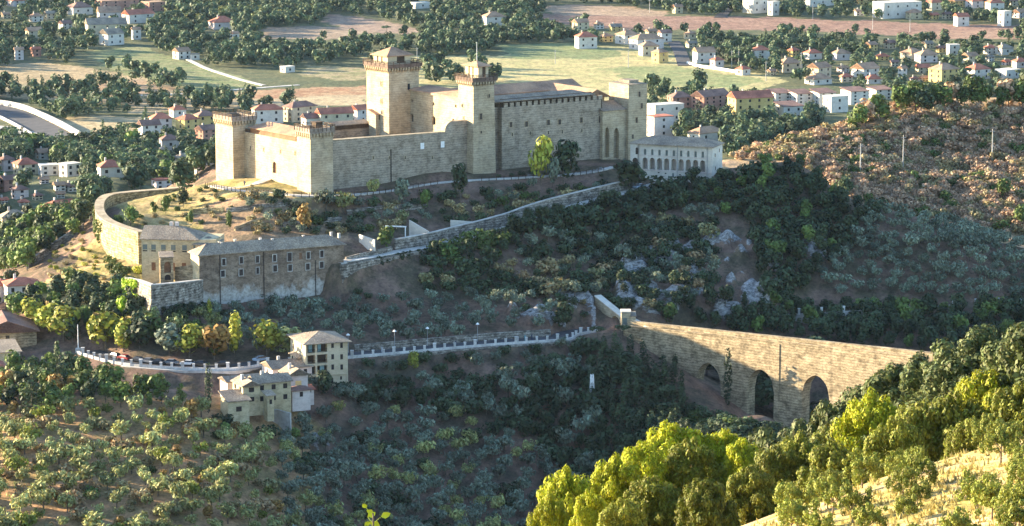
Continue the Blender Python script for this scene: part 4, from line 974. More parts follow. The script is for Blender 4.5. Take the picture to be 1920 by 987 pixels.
# upper stub of the aqueduct, with an arch, and the gatehouse
UL = P(1115, 556, 905); UR = P(1174, 603, 891); d = UR-UL; ua = math.atan2(d.y, d.x); uf = Frame(UL, ua); ux = uf.x(1174,0)
uo = empty('aqueduct_wall', UL, ua, 'steep pale wall of the aqueduct running down the hill to the gatehouse', 'wall')
b = MB(); xs_ = uf.x(1154,0); wS = uf.x(1163,0)-uf.x(1145,0); zlow = uf.z(xs_,0,614)-2
def uz(x): return (UR.z-UL.z)*x/ux
c0 = 0
for yy in (0, 2.0):
    n = 10; b.add([(0,yy,-6),(xs_-wS/2,yy,zlow),(xs_-wS/2,yy,uz(xs_-wS/2)),(0,yy,0)], [(0,1,2,3)])
    top = uf.z(xs_,0,593)
    for k in range(n):
        t0, t1 = k/n, (k+1)/n; f_ = lambda t: top-wS/2+math.sqrt(max(0,1-(2*t-1)**2))*wS/2
        p0, p1 = xs_-wS/2+wS*t0, xs_-wS/2+wS*t1; b.add([(p0,yy,f_(t0)),(p1,yy,f_(t1)),(p1,yy,uz(p1)),(p0,yy,uz(p0))], [(0,1,2,3)])
        if yy == 0: b.add([(p0,0,f_(t0)),(p1,0,f_(t1)),(p1,2,f_(t1)),(p0,2,f_(t0))], [(0,1,2,3)])
    b.add([(xs_+wS/2,yy,zlow),(ux,yy,zlow),(ux,yy,uz(ux)),(xs_+wS/2,yy,uz(xs_+wS/2))], [(0,1,2,3)])
b.add([(0,0,0),(ux,0,uz(ux)),(ux,2,uz(ux)),(0,2,0)], [(0,1,2,3)])
for xx in (xs_-wS/2, xs_+wS/2): b.add([(xx,0,zlow),(xx,2,zlow),(xx,2,uz(xx)-1.5),(xx,0,uz(xx)-1.5)], [(0,1,2,3)])
b.build('wall', M['fort'], uo)
b = MB(); b.add([(0,-.15,.02),(ux,-.15,uz(ux)+.02),(ux,2.15,uz(ux)+.02),(0,2.15,.02),(0,-.15,.3),(ux,-.15,uz(ux)+.3),(ux,2.15,uz(ux)+.3),(0,2.15,.3)], [(3,2,1,0),(4,5,6,7),(0,1,5,4),(1,2,6,5),(2,3,7,6),(3,0,4,7)]); b.build('coping', M['whiteplaster'], uo)
g0 = P(1165, 613, 886); g2 = empty('gatehouse', g0, 0, 'small pale stone gatehouse at the left end of the aqueduct bridge', 'gatehouse')
b = MB(); b.box(0,2.6,0,4,-3,zv(886,586)-g0.z); b.box(2.6,4.0,-.6,4,-3,zv(886,592)-g0.z); b.build('wall', M['whiteplaster'] if False else M['fort'], g2)
lean_mb(2.6,4.0,-.6,4,zv(886,592)-g0.z+.02,zv(886,592)-g0.z+.5,over=.2).build('roof', M['oldroof'], g2); b = MB(); b.box(-.15,2.75,-.15,4.15,zv(886,586)-g0.z,zv(886,586)-g0.z+.25); b.build('cornice', M['whiteplaster'], g2)
window(g2, 1.0, 0, 1.2, 1.1, 2.6, 'x', 'flat', 'none', name='door', pane='glass')
wallpath('aqueduct_wall', [P(1185,598,888), P(1200,606,884), P(1222,618,878)], 2.5, 1.2, M['fort'], 'short pale sloping wall joining the gatehouse to the aqueduct bridge', cop=M['whiteplaster'])
keep(g0.x+2, g0.y+2, 6)
for k in range(6): q = uf.w(ux*k/5, 1); keep(q.x, q.y, 2.5)
# --- tall villa
VA = P(573.5, 712, 833); va = .36; vf = Frame(VA, va)
vx = vf.x(652.5, 0); vy = vf.y(545, 0); vz = vf.z(0,0,645)
print('villa', vx, vy, vz)
vo = empty('tall_villa', VA, va, 'tall cream four-storey villa with stacked arched verandas on the road edge', 'house')
S7 = 320/1579.
def U7(x): return 380+x*S7
def V7(y): return 600+y*S7
b = MB(); rows = ((225,315,0),(325,415,.25),(425,515,.25)); zs = [vf.z(0,0,V7(520)), vf.z(0,0,V7(421)), vf.z(0,0,V7(320)), vz]
c1, c2 = vf.x(U7(1008),0), vf.x(U7(1108),0); w1_, w2_ = vf.x(U7(1045),0)-vf.x(U7(972),0), vf.x(U7(1155),0)-vf.x(U7(1062),0)
vface(b, 'x', 0, 0, vx, -4, zs[0], [], 1)
for k in range(3):
    hgt = zs[k+1]-zs[k]; hs = [(c1, w1_, zs[k]+.25, zs[k+1]-.35, 'flat'), (c2, w2_, zs[k]+.25, zs[k+1]-.35, 'flat')]
    vface(b, 'x', 0, 0, vx, zs[k], zs[k+1], hs, 1.6, back=2)
b.add([(0,0,-4),(0,vy,-4),(0,vy,vz),(0,0,vz)], [(0,1,2,3)]); b.add([(vx,0,-4),(vx,vy,-4),(vx,vy,vz),(vx,0,vz)], [(0,1,2,3)]); b.add([(0,vy,-4),(vx,vy,-4),(vx,vy,vz),(0,vy,vz)], [(0,1,2,3)])
b.add([(0,0,vz),(vx,0,vz),(vx,vy,vz),(0,vy,vz)], [(0,1,2,3)])
b.build('wall', [M['villaplaster'], M['wood']], vo)
roof_mb(0, vx, 0, vy, vz+.02, 1.9, (1,1), .95).build('roof', M['greyroof'], vo)
for k in range(3):
    for c_, w_ in ((c1,w1_),(c2,w2_)):
        zc = zs[k]; fb = MB(); fb.box(c_-w_/2, c_+w_/2, .1, .16, zc+1.1, zc+1.18)
        for j in range(9): xx = c_-w_/2+w_*j/8; fb.box(xx-.02, xx+.02, .11, .15, zc+.25, zc+1.1)
        fb.build('balcony_railing', M['dark'], vo)
for c_, k, wx in ((c1,2,.5),(c2-.5,2,.45),(c2+.2,0,.6)):
    fb = MB(); fb.box(c_-wx, c_+wx, .9, .95, zs[k]+.3, zs[k]+2.4); fb.build('curtain', M['curtain'], vo)
for px in (1204, 1287):
    for py in (236, 342, 437): xx = vf.x(U7(px),0); window(vo, xx, 0, vf.z(xx,0,V7(py)), .75, 1.4, 'x', 'flat', 'none', name='window')
for px, py, w_, h_ in ((1030,540,.35,.7),(1072,540,.35,.7),(1100,550,.7,1.4),(1195,562,.8,1.3),(1280,538,.5,.9)):
    xx = vf.x(U7(px),0); window(vo, xx, 0, vf.z(xx,0,V7(py)), w_, h_, 'x', 'flat', 'none')
for px in (845,917): yy = vf.y(U7(px),0); window(vo, 0, yy, vf.z(0,yy,V7(245)), .8, 1.4, 'y', 'flat', 'none')
b = MB(); b.box(.1, vx-.1, -.35, -.003, zs[0]-.25, zs[0]-.02); b.build('ledge', M['villaplaster'], vo)
b = MB(); b.box(vx-.5, vx+.003, -.35, .3, -4, zs[0]+.5, taper=.12); b.build('corner_buttress', M['villaplaster'], vo)
q = vf.w(vx/2, vy/2); keep(q.x, q.y, 9)
# generic small building, anchored at the foot of its front corner
def house(u, v, D, ang, w, dpt, h, wall, roof, label, cat='house', kind='hip', rise=None, storeys=2, nwin=3, nside=2, group=None, name='house', chim=1, base=3, axis=None, over=.5, win=True, z=None, pane='dark', wsz=(.9,1.3)):
    """(u, v): pixel at the foot of the near-left front corner; w runs right along the front, dpt back"""
    A = P(u, v, D) if D else g1(u, v, dmin=900)
    if z is not None: A.z = z
    o = empty(name, A, ang, label, cat, group); b = MB(); b.box(0, w, 0, dpt, -base, h)
    ax = axis or ('x' if w >= dpt else 'y'); rise = rise or .17*min(w,dpt)+.3
    if kind == 'gable':
        if ax == 'x': ym = dpt/2; b.add([(0,0,h),(0,dpt,h),(0,ym,h+rise*.9)], [(0,1,2)]); b.add([(w,0,h),(w,dpt,h),(w,ym,h+rise*.9)], [(0,1,2)])
        else: xm = w/2; b.add([(0,0,h),(w,0,h),(xm,0,h+rise*.9)], [(0,1,2)]); b.add([(0,dpt,h),(w,dpt,h),(xm,dpt,h+rise*.9)], [(0,1,2)])
    b.build('wall', M[wall], o)
    if kind in ('hip','gable'): roof_mb(0, w, 0, dpt, h+.01, rise, (1,1) if kind == 'hip' else (0,0), over, ax).build('roof', M[roof], o)
    elif kind == 'lean': lean_mb(0, w, 0, dpt, h+.02, h+rise, over=over).build('roof', M[roof], o)
    else:
        r_ = MB(); r_.box(-.15, w+.15, -.15, dpt+.15, h+.003, h+.45); r_.build('roof', M[roof], o)
    if win:
        sh = h/storeys
        for s_ in range(storeys):
            zc = sh*(s_+.55)
            for i in range(nwin): window(o, w*(i+.5)/nwin, 0, zc, wsz[0], min(wsz[1], sh*.55), 'x', 'flat', 'none', pane=pane)
            for i in range(nside): window(o, 0, dpt*(i+.5)/nside, zc, wsz[0], min(wsz[1], sh*.55), 'y', 'flat', 'none', pane=pane)
    for i in range(chim):
        c = MB(); cx, cy = w*(.3+.4*i), dpt*.55; c.box(cx-.35, cx+.35, cy-.35, cy+.35, h+.2, h+rise+.9); c.build('chimney', M['concrete'], o)
    q = A+Vector((math.cos(ang)*w/2-math.sin(ang)*dpt/2, math.sin(ang)*w/2+math.cos(ang)*dpt/2, 0)); keep(q.x, q.y, max(3.5, .42*(w+dpt)))
    return o
# farmhouse cluster below the road
def h7(px, py): return U7(px), V7(py)
def hb(px, py, D, ang, w, dp, pyt, *a, **k):
    u_, v_ = h7(px, py); A = P(u_, v_, D); return house(u_, v_, D, ang, w, dp, zv(A.y, V7(pyt))-A.z, *a, **k)
hb(240, 930, 796, .42, 5.6, 6.2, 755, 'yellowplaster', 'greyroof', 'low cream house with a lean-to roof, leftmost of the farmhouse cluster', kind='lean', rise=1.6, storeys=1, nwin=1, nside=0, chim=0, wsz=(1.5,1.3))
hb(375, 790, 801, .42, 4.6, 8.0, 615, 'yellowplaster', 'greyroof', 'cream gabled house behind the leftmost lean-to of the farmhouse cluster', kind='gable', axis='y', rise=1.3, storeys=2, nwin=1, nside=2, chim=1, wsz=(1.4,1.2))
hb(497, 790, 806, .42, 9.5, 6.5, 588, 'yellowplaster', 'greyroof', 'ochre farmhouse with dark shuttered windows and a long grey roof', kind='gable', axis='x', rise=1.5, storeys=2, nwin=3, nside=0, chim=1, wsz=(1.1,1.3))
hb(600, 835, 801, .42, 1.8, 3.0, 700, 'yellowplaster', 'greyroof', 'tiny ochre porch annex in front of the ochre farmhouse', kind='lean', rise=.7, storeys=1, nwin=1, nside=0, chim=0, wsz=(.7,1.2), name='annex', cat='annex')
hb(800, 690, 817, .42, 5.2, 6.5, 515, 'pinkplaster', 'greyroof', 'pinkish gabled house with an amber-lit window behind the ochre farmhouse', kind='gable', axis='y', rise=1.7, storeys=1, nwin=1, nside=0, chim=1, pane='amber', wsz=(1.7,1.3))
hb(830, 745, 812, .42, 5.0, 4.2, 655, 'pinkplaster', 'brownroof', 'low pink outbuilding right of the ochre farmhouse', kind='hip', rise=.8, storeys=1, nwin=1, nside=0, chim=0, name='outbuilding', cat='outbuilding')
hb(950, 690, 820, .42, 2.4, 3, 645, 'pinkplaster', 'redroof', 'small shed with a red lean-to roof below the tall villa', kind='lean', rise=.6, storeys=1, nwin=1, nside=0, chim=0, name='shed', cat='shed')
hb(885, 490, 836, .36, 3.5, 7.0, 350, 'villaplaster', 'greyroof', 'lower cream wing attached to the left side of the tall villa', kind='hip', rise=1.0, storeys=2, nwin=1, nside=2, chim=0, name='house_wing', cat='house')
hb(650, 560, 829, .42, 11, 8.5, 455, 'pinkplaster', 'greyroof', 'flat-gabled house with a broad dark roof between the farmhouses and the villa', kind='gable', axis='x', rise=1.5, storeys=1, nwin=3, nside=1, chim=1)
hb(230, 640, 815, .42, 12, 6, 575, 'pinkplaster', 'greyroof', 'long low building with a grey roof behind the cream gabled house', kind='gable', axis='x', rise=1.0, storeys=1, nwin=0, nside=0, chim=0)
wallpath('garden_wall', [P(545,775,803), P(520,768,806), P(470,762,808)][::-1], 2, .5, M['concrete'], 'grey garden wall at the foot of the ochre farmhouse')
wallpath('garden_wall', [P(240,800,792), P(300,794,794), P(395,787,797)], 1.6, .5, M['concrete'], 'low grey terrace wall left of the farmhouses')
wallpath('garden_wall', [P(210,728,815), P(250,735,812)], 1.5, .5, M['whiteplaster'], 'short white wall among trees below the road')
# left edge buildings
house(-40, 655, 868, .25, 16, 16, zv(868,625)-P(0,655,868).z, 'bridge', 'brownroof', 'large old brown barn with a low gable at the left edge', 'barn', 'gable', axis='y', rise=3.2, storeys=1, nwin=1, nside=0, chim=0, over=.9, wsz=(1.1,2.0))
house(-20, 708, 850, .3, 8.5, 12, zv(850,662)-P(0,708,850).z, 'yellowplaster', 'oldroof', 'sunlit yellow building with a flat sloping roof below the barn', 'house', 'lean', rise=1.2, storeys=1, nwin=0, nside=0, chim=0)
house(-20, 745, 835, .3, 4.5, 8, zv(835,690)-P(0,745,835).z, 'yellowplaster', 'redroof', 'small orange-lit house at the very left edge below the flat-roofed building', 'house', 'hip', storeys=1, nwin=1, nside=1, chim=0)
house(14, 556, 905, .3, 9.5, 8, zv(905,536)-P(0,556,905).z, 'pinkplaster', 'redroof', 'house with a bright red hip roof among trees left of the bastion', 'house', 'hip', storeys=1, nwin=3, nside=1)
house(-12, 552, 912, .3, 5.5, 8, zv(912,536)-P(0,552,912).z, 'pinkplaster', 'redroof', 'red roofed house cut by the left edge beside another red roof', 'house', 'hip', storeys=1, nwin=2, nside=1)
# ---------------------------------------------------------------- houses of the plain: (u0,u1,vtop,vbottom, wall, roof, kind, storeys, windows, label)
Wm = {'c':'villaplaster','w':'whiteplaster','p':'pinkplaster','y':'yellowplaster','r':'redwall','o':'ochrewall'}
Rm = {'r':'redroof','w':'warmroof','b':'brownroof','g':'greyroof','o':'oldroof','c':'whiteplaster'}
M['redwall'] = masonry('red_brick_wall', (.3,.15,.11), (.38,.2,.15), (.45,.27,.2), .5, contrast=.4)
M['ochrewall'] = masonry('ochre_wall', (.48,.34,.12), (.56,.41,.16), (.6,.47,.22), .5, contrast=.3)
H_ = [
(173,257,0,22,'r','w','flat',3,6,'long red-brick apartment row at the top left, nearest the frame top'),
(262,308,3,22,'r','w','flat',3,4,'shorter red-brick apartment block right of the long red row'),
(178,226,20,34,'p','w','gable',1,3,'low pink roofed hall just under the long red row'),
(226,286,22,45,'w','r','gable',2,4,'pale terraced block under the red rows, its roof partly red'),
(120,172,10,29,'w','b','hip',1,3,'pale low house with a brownish roof left of the red rows'),
(155,236,40,66,'c','o','gable',2,5,'large cream farm complex with grey roofs among dark trees, upper left'),
(183,230,57,86,'w','o','gable',2,3,'bright white house standing in front of the cream farm complex'),
(245,264,49,75,'w','w','gable',2,2,'narrow white house right of the cream farm complex'),
(388,442,38,56,'p','r','hip',1,3,'pinkish farmhouse with a low wing above the grey-green orchard, upper left'),
(430,448,60,74,'w','w','gable',1,1,'tiny white wall-like shed right of the pinkish farmhouse'),
(25,44,87,113,'p','w','gable',3,2,'tall narrow pink house among trees near the left edge'),
(56,76,88,107,'r','r','gable',2,2,'small reddish house right of the tall pink one at the left edge'),
(322,356,92,112,'w','w','gable',2,3,'isolated white farmhouse above the green field, beside the white track'),
(355,374,101,113,'w','o','flat',1,1,'flat white shed attached to the isolated white farmhouse'),
(8,52,-2,13,'p','r','hip',2,3,'pink house cut by the top left corner of the picture'),
(315,348,201,221,'w','r','hip',1,2,'white bungalow with a red hip roof just left of the fortress corner tower'),
(277,322,216,242,'p','r','hip',2,3,'pink house with a red roof left of the yellow houses'),
(328,372,218,244,'o','r','hip',2,3,'yellow house with a low roof, left of a bigger yellow house'),
(362,405,210,240,'o','b','hip',2,3,'bigger yellow house with a mauve roof touching the corner tower'),
(255,300,229,254,'w','b','gable',2,3,'white house with a brown roof, lowest of the group left of the fortress'),
(364,405,236,268,'r','b','gable',3,3,'brick-orange block below the yellow houses, beside the corner tower'),
(296,337,256,282,'p','b','hip',1,2,'house with a purplish roof in the trees under the yellow houses'),
(325,360,288,318,'c','g','hip',2,2,'left wing of the cream villa with chimneys behind the round dark tree'),
(354,392,283,309,'c','g','hip',2,2,'rear block of the cream villa with chimneys behind the round dark tree'),
(362,404,300,338,'w','g','hip',2,3,'front block of the cream villa, directly left of the corner tower'),
(-6,26,292,322,'p','b','hip',2,2,'brown-roofed house at the left edge, level with the fortress'),
(20,70,302,328,'c','r','hip',2,4,'reddish-roofed house with a pale balcony band near the left edge'),
(68,110,309,330,'w','c','flat',2,3,'white flat-roofed terrace right of the pale balcony house'),
(108,150,306,332,'w','c','flat',2,3,'white flat-roofed block nearest the wooded slope at left'),
(177,232,307,333,'w','r','hip',1,3,'white house with a broad red roof in the trees above the ring wall'),
(281,322,337,356,'p','r','flat',2,4,'low pinkish building showing above the top of the ring wall'),
(68,157,385,414,'c','r','hip',2,4,'big house with a long red hip roof and pale walls left of the ring wall'),
(-4,52,391,455,'c','g','hip',4,3,'tall cream house with a grey roof and three rows of windows at the left edge'),
(-4,30,330,360,'r','b','gable',2,2,'brown house at the left edge above the tall cream house'),
(18,52,350,374,'p','b','hip',2,2,'pink house with a brown roof between the edge and the dark trees'),
(470,531,197,233,'w','r','hip',2,4,'white house with a red hip roof right behind the entrance wall'),
(529,592,192,230,'c','b','hip',3,4,'larger house with a mauve-brown roof behind the near tower'),
(563,604,216,240,'w','b','gable',1,2,'white gabled house just above the near tower railing'),
(590,662,205,240,'c','r','gable',2,5,'long cream building with a red roof left of the keep'),
(654,692,197,232,'p','r','gable',2,2,'pink house with a red roof touching the keep on its left'),
(903,948,26,50,'w','w','hip',2,2,'white and pink country house on the wooded rise above the slender tower'),
(768,806,5,17,'w','c','flat',1,2,'white flat shed in the woods at the top middle'),
(524,552,125,137,'w','c','flat',1,1,'tiny white shed beside the path left of the keep'),
(1078,1120,62,92,'w','r','hip',2,3,'white country house with red roofs at the edge of the green field'),
(1154,1200,60,84,'w','w','hip',2,3,'leftmost white house of the cluster above the big field'),
(1180,1246,68,94,'p','w','hip',2,3,'broad terracotta-roofed house in the middle of the field-edge cluster'),
(1198,1236,80,106,'c','w','hip',2,3,'cream house lower in the field-edge cluster'),
(1222,1254,92,119,'o','w','hip',2,2,'yellow house at the front corner of the field-edge cluster'),
(1234,1260,56,80,'w','b','gable',2,2,'white house with a grey-brown roof right of the field-edge cluster'),
(1261,1281,9,26,'y','w','gable',2,2,'lone yellowish house above the ploughed field'),
(1283,1306,60,74,'c','w','hip',1,2,'cream house alone in the trees below the ploughed field'),
(1300,1342,91,119,'w','w','gable',2,3,'white house with twin gables right of the side road'),
(1332,1358,108,128,'p','r','hip',1,2,'low house with a red roof in front of the twin-gabled one'),
(1394,1442,-3,26,'w','c','flat',2,4,'big pale building at the top beside the ploughed field'),
(1410,1444,88,112,'w','r','hip',2,2,'white house with a red roof right of the twin-gabled one'),
(1440,1462,0,30,'w','c','flat',2,2,'white block at the top, left of the long pale factory'),
(1213,1284,193,232,'w','c','flat',2,4,'pale angular building right of the fortress end tower'),
(1252,1300,174,210,'r','b','hip',3,3,'brown house with a hip roof above the pale angular building'),
(1296,1372,172,212,'r','b','gable',4,6,'long red-brown apartment block behind the arcaded building'),
(1366,1452,168,232,'o','r','gable',4,6,'yellow apartment block with balconies and a red-brown roof'),
(1212,1264,214,258,'p','r','flat',3,2,'tall pinkish block directly right of the end tower'),
(1290,1362,245,268,'w','w','hip',1,4,'wide low building with a salmon roof behind the arcaded building'),
(1440,1486,166,200,'w','b','lean',4,3,'first stepped white apartment block of the row, counted from the left'),
(1480,1526,167,202,'w','b','lean',4,3,'second stepped white apartment block of the row, counted from the left'),
(1521,1569,165,203,'w','b','lean',4,3,'third stepped white apartment block of the row, counted from the left'),
(1579,1631,163,197,'w','b','lean',4,3,'fourth stepped white apartment block, after the gap in the row'),
(1628,1676,162,188,'w','b','lean',3,3,'last stepped white apartment block, half behind the brown hillside'),
(1545,1592,178,212,'w','c','flat',2,2,'plain white building below the gap in the stepped row'),
(1452,1508,190,228,'w','b','lean',2,3,'long white building with a mauve roof in front of the stepped row'),
(1515,1561,121,147,'c','w','gable',2,3,'cream villa with an arched balcony above the stepped row'),
(1458,1506,113,137,'c','w','hip',2,3,'cream house left of the arched-balcony villa'),
(1511,1562,145,160,'w','w','hip',1,3,'low hall with a pinkish roof below the arched-balcony villa'),
(1598,1652,124,147,'w','w','gable',2,3,'white gabled house in the trees right of the arched-balcony villa'),
(1622,1656,145,158,'p','r','hip',1,2,'small red-roofed house right of the low pinkish hall'),
(1744,1802,122,158,'o','w','hip',3,5,'big yellow apartment house in the trees at the right'),
(1811,1860,124,150,'w','r','hip',2,4,'white house with a bright red roof right of the big yellow one'),
(1718,1762,99,118,'p','w','hip',2,3,'pinkish roofs of a house above the big yellow one'),
(1684,1702,122,146,'w','w','gable',2,1,'narrow white house between pines, left of the big yellow one'),
(1640,1732,2,36,'w','c','flat',2,7,'long pale factory with a flat roof at the top right'),
(1700,1732,20,37,'y','w','hip',2,2,'cream house at the right end of the long pale factory'),
(1494,1572,-2,14,'w','r','flat',1,5,'long low white shed at the very top right of centre'),
(1790,1818,25,50,'w','r','gable',2,2,'white house beside the dark trees at the top right'),
(1812,1846,-2,16,'p','r','hip',2,2,'pink house cut by the top edge near the right'),
(1872,1898,18,50,'w','c','flat',2,2,'white cubic house at the top right'),
(1776,1800,82,104,'w','c','flat',2,1,'small white tower-like house at the end of the ploughed strip'),
(1868,1916,130,152,'w','c','flat',1,4,'low white building near the right edge behind the woods'),
(1868,1902,86,104,'w','g','hip',1,2,'pale building with a grey roof near the right edge'),
(1900,1930,112,128,'p','r','hip',1,2,'red roofed house cut by the right edge'),
(1690,1735,96,112,'c','w','hip',2,2,'cream house hidden among the pines left of the pinkish roofs'),
(1560,1596,96,114,'p','w','hip',1,2,'low roof in the woods right of centre, above the white gabled house'),
(1508,1542,96,112,'w','r','hip',1,2,'small house with a faded red roof above the arched-balcony villa'),
(1380,1408,126,142,'w','r','hip',1,2,'small white house at the near end of the white roadside wall'),
(1850,1884,0,22,'w','r','hip',2,2,'white house with a red roof at the top right, beside the pink one'),
(1735,1770,0,20,'c','r','hip',2,2,'cream house right of the long pale factory roof'),
]
HB = []
for i, (u0,u1,vt,vb,wa,ro,kd,st,nw,lab) in enumerate(H_):
    p = g1((u0+u1)/2, max(vb,2), dmin=1080); D = p.y; ppm = F/D; Wp = (u1-u0)/ppm
    ang = .5+.25*math.sin(i*2.3) if u0 < 1200 or kd != 'lean' else .42
    ratio = .8 if (u1-u0) < 60 else .5
    if kd == 'lean' and u0 > 1400: ratio = 1.0
    w = Wp/(math.cos(ang)+ratio*math.sin(ang)); dp = w*ratio
    uc = u0+dp*math.sin(ang)*ppm; Hh = (vb-vt)/ppm
    h = max(2.6, Hh*.74)
    if kd == 'flat': h = max(2.6, Hh*.86)
    if u0 < 60 and vb > 380: pass
    HB.append((u0,u1,vt,vb,D))
    A = P(uc, vb, D)
    house(uc, vb, D, ang, w, dp, h, Wm[wa], Rm[ro], lab, 'apartment block' if 'apartment' in lab or 'block' in lab else 'house', kd, rise=(.27*min(w,dp)+.4 if kd != 'lean' else Hh*.14), storeys=min(st, 4), nwin=max(1,int(nw*.7)), nside=1 if st < 3 else 2, chim=1 if kd in ('hip','gable') else 0, name='house' if 'block' not in lab and 'building' not in lab else 'building', base=6, wsz=(1.3,1.5))
    TAKEN[-1] = (TAKEN[-1][0], TAKEN[-1][1]-w*.25, max(4, .42*(w+dp)))
rsh = np.random.RandomState(3)
for poly_, n_h, where in (([(1300,100),(1440,90),(1900,90),(1915,165),(1700,160),(1560,160),(1440,145)], 17, 'in the right-hand suburb'), ([(1560,0),(1915,0),(1915,42),(1600,34)], 9, 'near the top right corner'), ([(0,290),(150,300),(180,350),(20,400),(0,400)], 8, 'in the dark park at the left edge'), ([(0,20),(140,30),(160,60),(0,80)], 5, 'in the woods at the top left'), ([(1060,50),(1300,70),(1300,90),(1080,95)], 6, 'at the wooded edge of the big green field'), ([(470,205),(690,215),(690,240),(480,240)], 4, 'in the town strip behind the near tower')):
    got = 0; tr_ = 0
    while got < n_h and tr_ < 900:
        tr_ += 1; u_ = rsh.uniform(min(a for a,b in poly_), max(a for a,b in poly_)); v_ = rsh.uniform(min(b for a,b in poly_), max(b for a,b in poly_))
        if not inpoly(np.array([u_]), np.array([v_]), poly_)[0] or any(inpoly(np.array([u_]), np.array([v_]), pl)[0] for pl, a, b in FIELDS): continue
        W_px = rsh.uniform(17, 34); H_px = W_px*rsh.uniform(.5,.75)
        if any(u_-W_px/2 < b_ and u_+W_px/2 > a_ and v_-H_px < d_ and v_ > t_ for a_,b_,t_,d_,D_ in HB): continue
        p = g1(u_, v_, dmin=1080); ppm = F/p.y; w = W_px/ppm/1.25; wa = rsh.choice(['c','w','p','y','o','w','c']); ro = rsh.choice(['r','w','w','b','o']); HB.append((u_-W_px/2,u_+W_px/2,v_-H_px,v_,p.y))
        house(u_-W_px*.1, v_, p.y, rsh.uniform(.2,.8), w, w*.75, H_px/ppm*.66, Wm[wa], Rm[ro], 'small %s house with a %s roof %s' % ({'c':'cream','w':'white','p':'pinkish','y':'yellowish','o':'ochre'}[wa], {'r':'red','w':'terracotta','b':'brown','o':'tan'}[ro], where), 'house', rsh.choice(['hip','gable']), rise=.3*w*.75+.3, storeys=2, nwin=2, nside=1, group='small houses '+where, base=5, wsz=(1.2,1.3))
        TAKEN[-1] = (TAKEN[-1][0], TAKEN[-1][1], 5); got += 1
# white roadside wall, tracks, side road
def groundpath(pts, n=6, dmin=1080):
    out = []
    for q in smooth([Vector((a,b,0)) for a,b in pts], n): out.append(g1(q.x, q.y, dmin=dmin))
    return out
tr = [groundpath(x) for x in ([(352,112),(385,128),(420,140),(455,151),(495,161)], [(300,178),(350,176),(400,172),(480,166),(560,160)], [(80,180),(150,172),(240,178),(300,182)])]
for t_ in tr: ribbon('track', t_, 1.6, M['path'], .3)
rd = groundpath([(1262,78),(1272,92),(1278,106),(1284,124)]); ribbon('side_road', rd, 4.5, M['asphalt'], .35)
rd2 = groundpath([(1350,34),(1358,24),(1368,14),(1378,6)]); ribbon('side_road', rd2, 4.5, M['asphalt'], .35)
for q in rd: keep(q.x, q.y, 9)
wallpath('roadside_wall', [p+Vector((0,0,1.6)) for p in groundpath([(1288,120),(1310,126),(1345,131),(1382,137)])], 1.5, .6, M['white'], 'white wall along the road at the edge of the big green field')
# motorway ramp at the left edge
r1 = groundpath([(-60,196),(0,206),(40,222),(80,242),(112,262),(130,275)]); ribbon('motorway', r1, 9, M['asphalt'], .5)
for k_, (off_, lab) in enumerate(((11.5,'upper pale concrete retaining wall of the motorway at the left edge'),(-11,'lower pale concrete retaining wall of the motorway at the left edge'))):
    wallpath('motorway_wall', [p+Vector((0,0,3.0 if k_ == 0 else 1.5)) for p in offset(r1, off_)], 3, 1.0, M['concrete'], lab)
emb = groundpath([(-50,240),(0,246),(50,262),(95,278)]); ribbon('embankment', emb, 12, M['concrete'], .6)
for q in r1+emb: keep(q.x, q.y, 17)
# wooden and concrete poles of the plain
def pole(u, v, h, lab, D=None, grp='utility poles on the plain and the brown hillside'):
    p = g1(u, v, dmin=1000); b = MB(); b.tube((0,0,-.5),(0,0,h),.22,.14,6); b.box(-.9,.9,-.08,.08,h-1.0,h-.8); o = b.build('utility_pole', M['concrete'], loc=p); tag(o, lab, 'utility pole', grp)
for u, v, h, lab in ((1178,127,11,'utility pole standing alone in the big green field'),(1041,120,9,'utility pole at the left part of the big green field, under the woods'),(1218,24,10,'utility pole left of the lone yellowish house'),(1372,127,11,'utility pole left of a pair near the white roadside wall'),(1385,128,11,'utility pole, right one of the pair near the white roadside wall'),
                     (1436,152,12,'utility pole at the right tip of the big green field'),(1524,36,11,'utility pole above the ploughed field, upper right'),(1636,56,10,'utility pole standing in the ploughed field, right'),(1706,60,9,'utility pole further right in the ploughed field'),(1502,140,14,'tall utility pole in front of the cream houses'),
                     (1324,165,9,'utility pole beside the round tree behind the arcaded building'),(303,165,9,'utility pole by the small copse in the left fields'),(782,112,8,'utility pole right of the keep roof'),(1613,328,11,'utility pole on the brown hillside, left of two'),(1693,322,13,'utility pole on the brown hillside, middle one'),(1860,304,12,'utility pole on the brown hillside beside the pale track')):
    pole(u, v, h, lab)
ht = [g1(x, y, dmin=1030) for x, y in ((1770,322),(1800,318),(1850,312),(1900,305),(1925,300))]; ribbon('hill_track', ht, 1.0, M['path'], .15)
# far low road in the shaded slope with its white posts
fr_ = smooth([lvl(u,v,RZ+.6) for u,v in ((1455,592),(1540,588),(1620,583),(1700,577),(1800,573),(1900,569),(1960,566))], 5)
press([tuple(p) for p in fr_], 2.5, 4) if False else None
pr2 = empty('road_parapet', fr_[0], 0, 'distant low white road parapet with posts on the shaded slope at the right', 'parapet')
wallpath('low_wall', [p+Vector((0,0,.3)) for p in fr_], 1.0, .3, M['concrete'], '', parent=pr2, down=.8)
last = fr_[0]
for p in fr_[1:]:
    while (p-last).length >= 7: last = last+(p-last).normalized()*7; po = bpy.data.objects.new('post', pm); link(po, pr2); po.location = last-fr_[0]+Vector((0,0,.2))
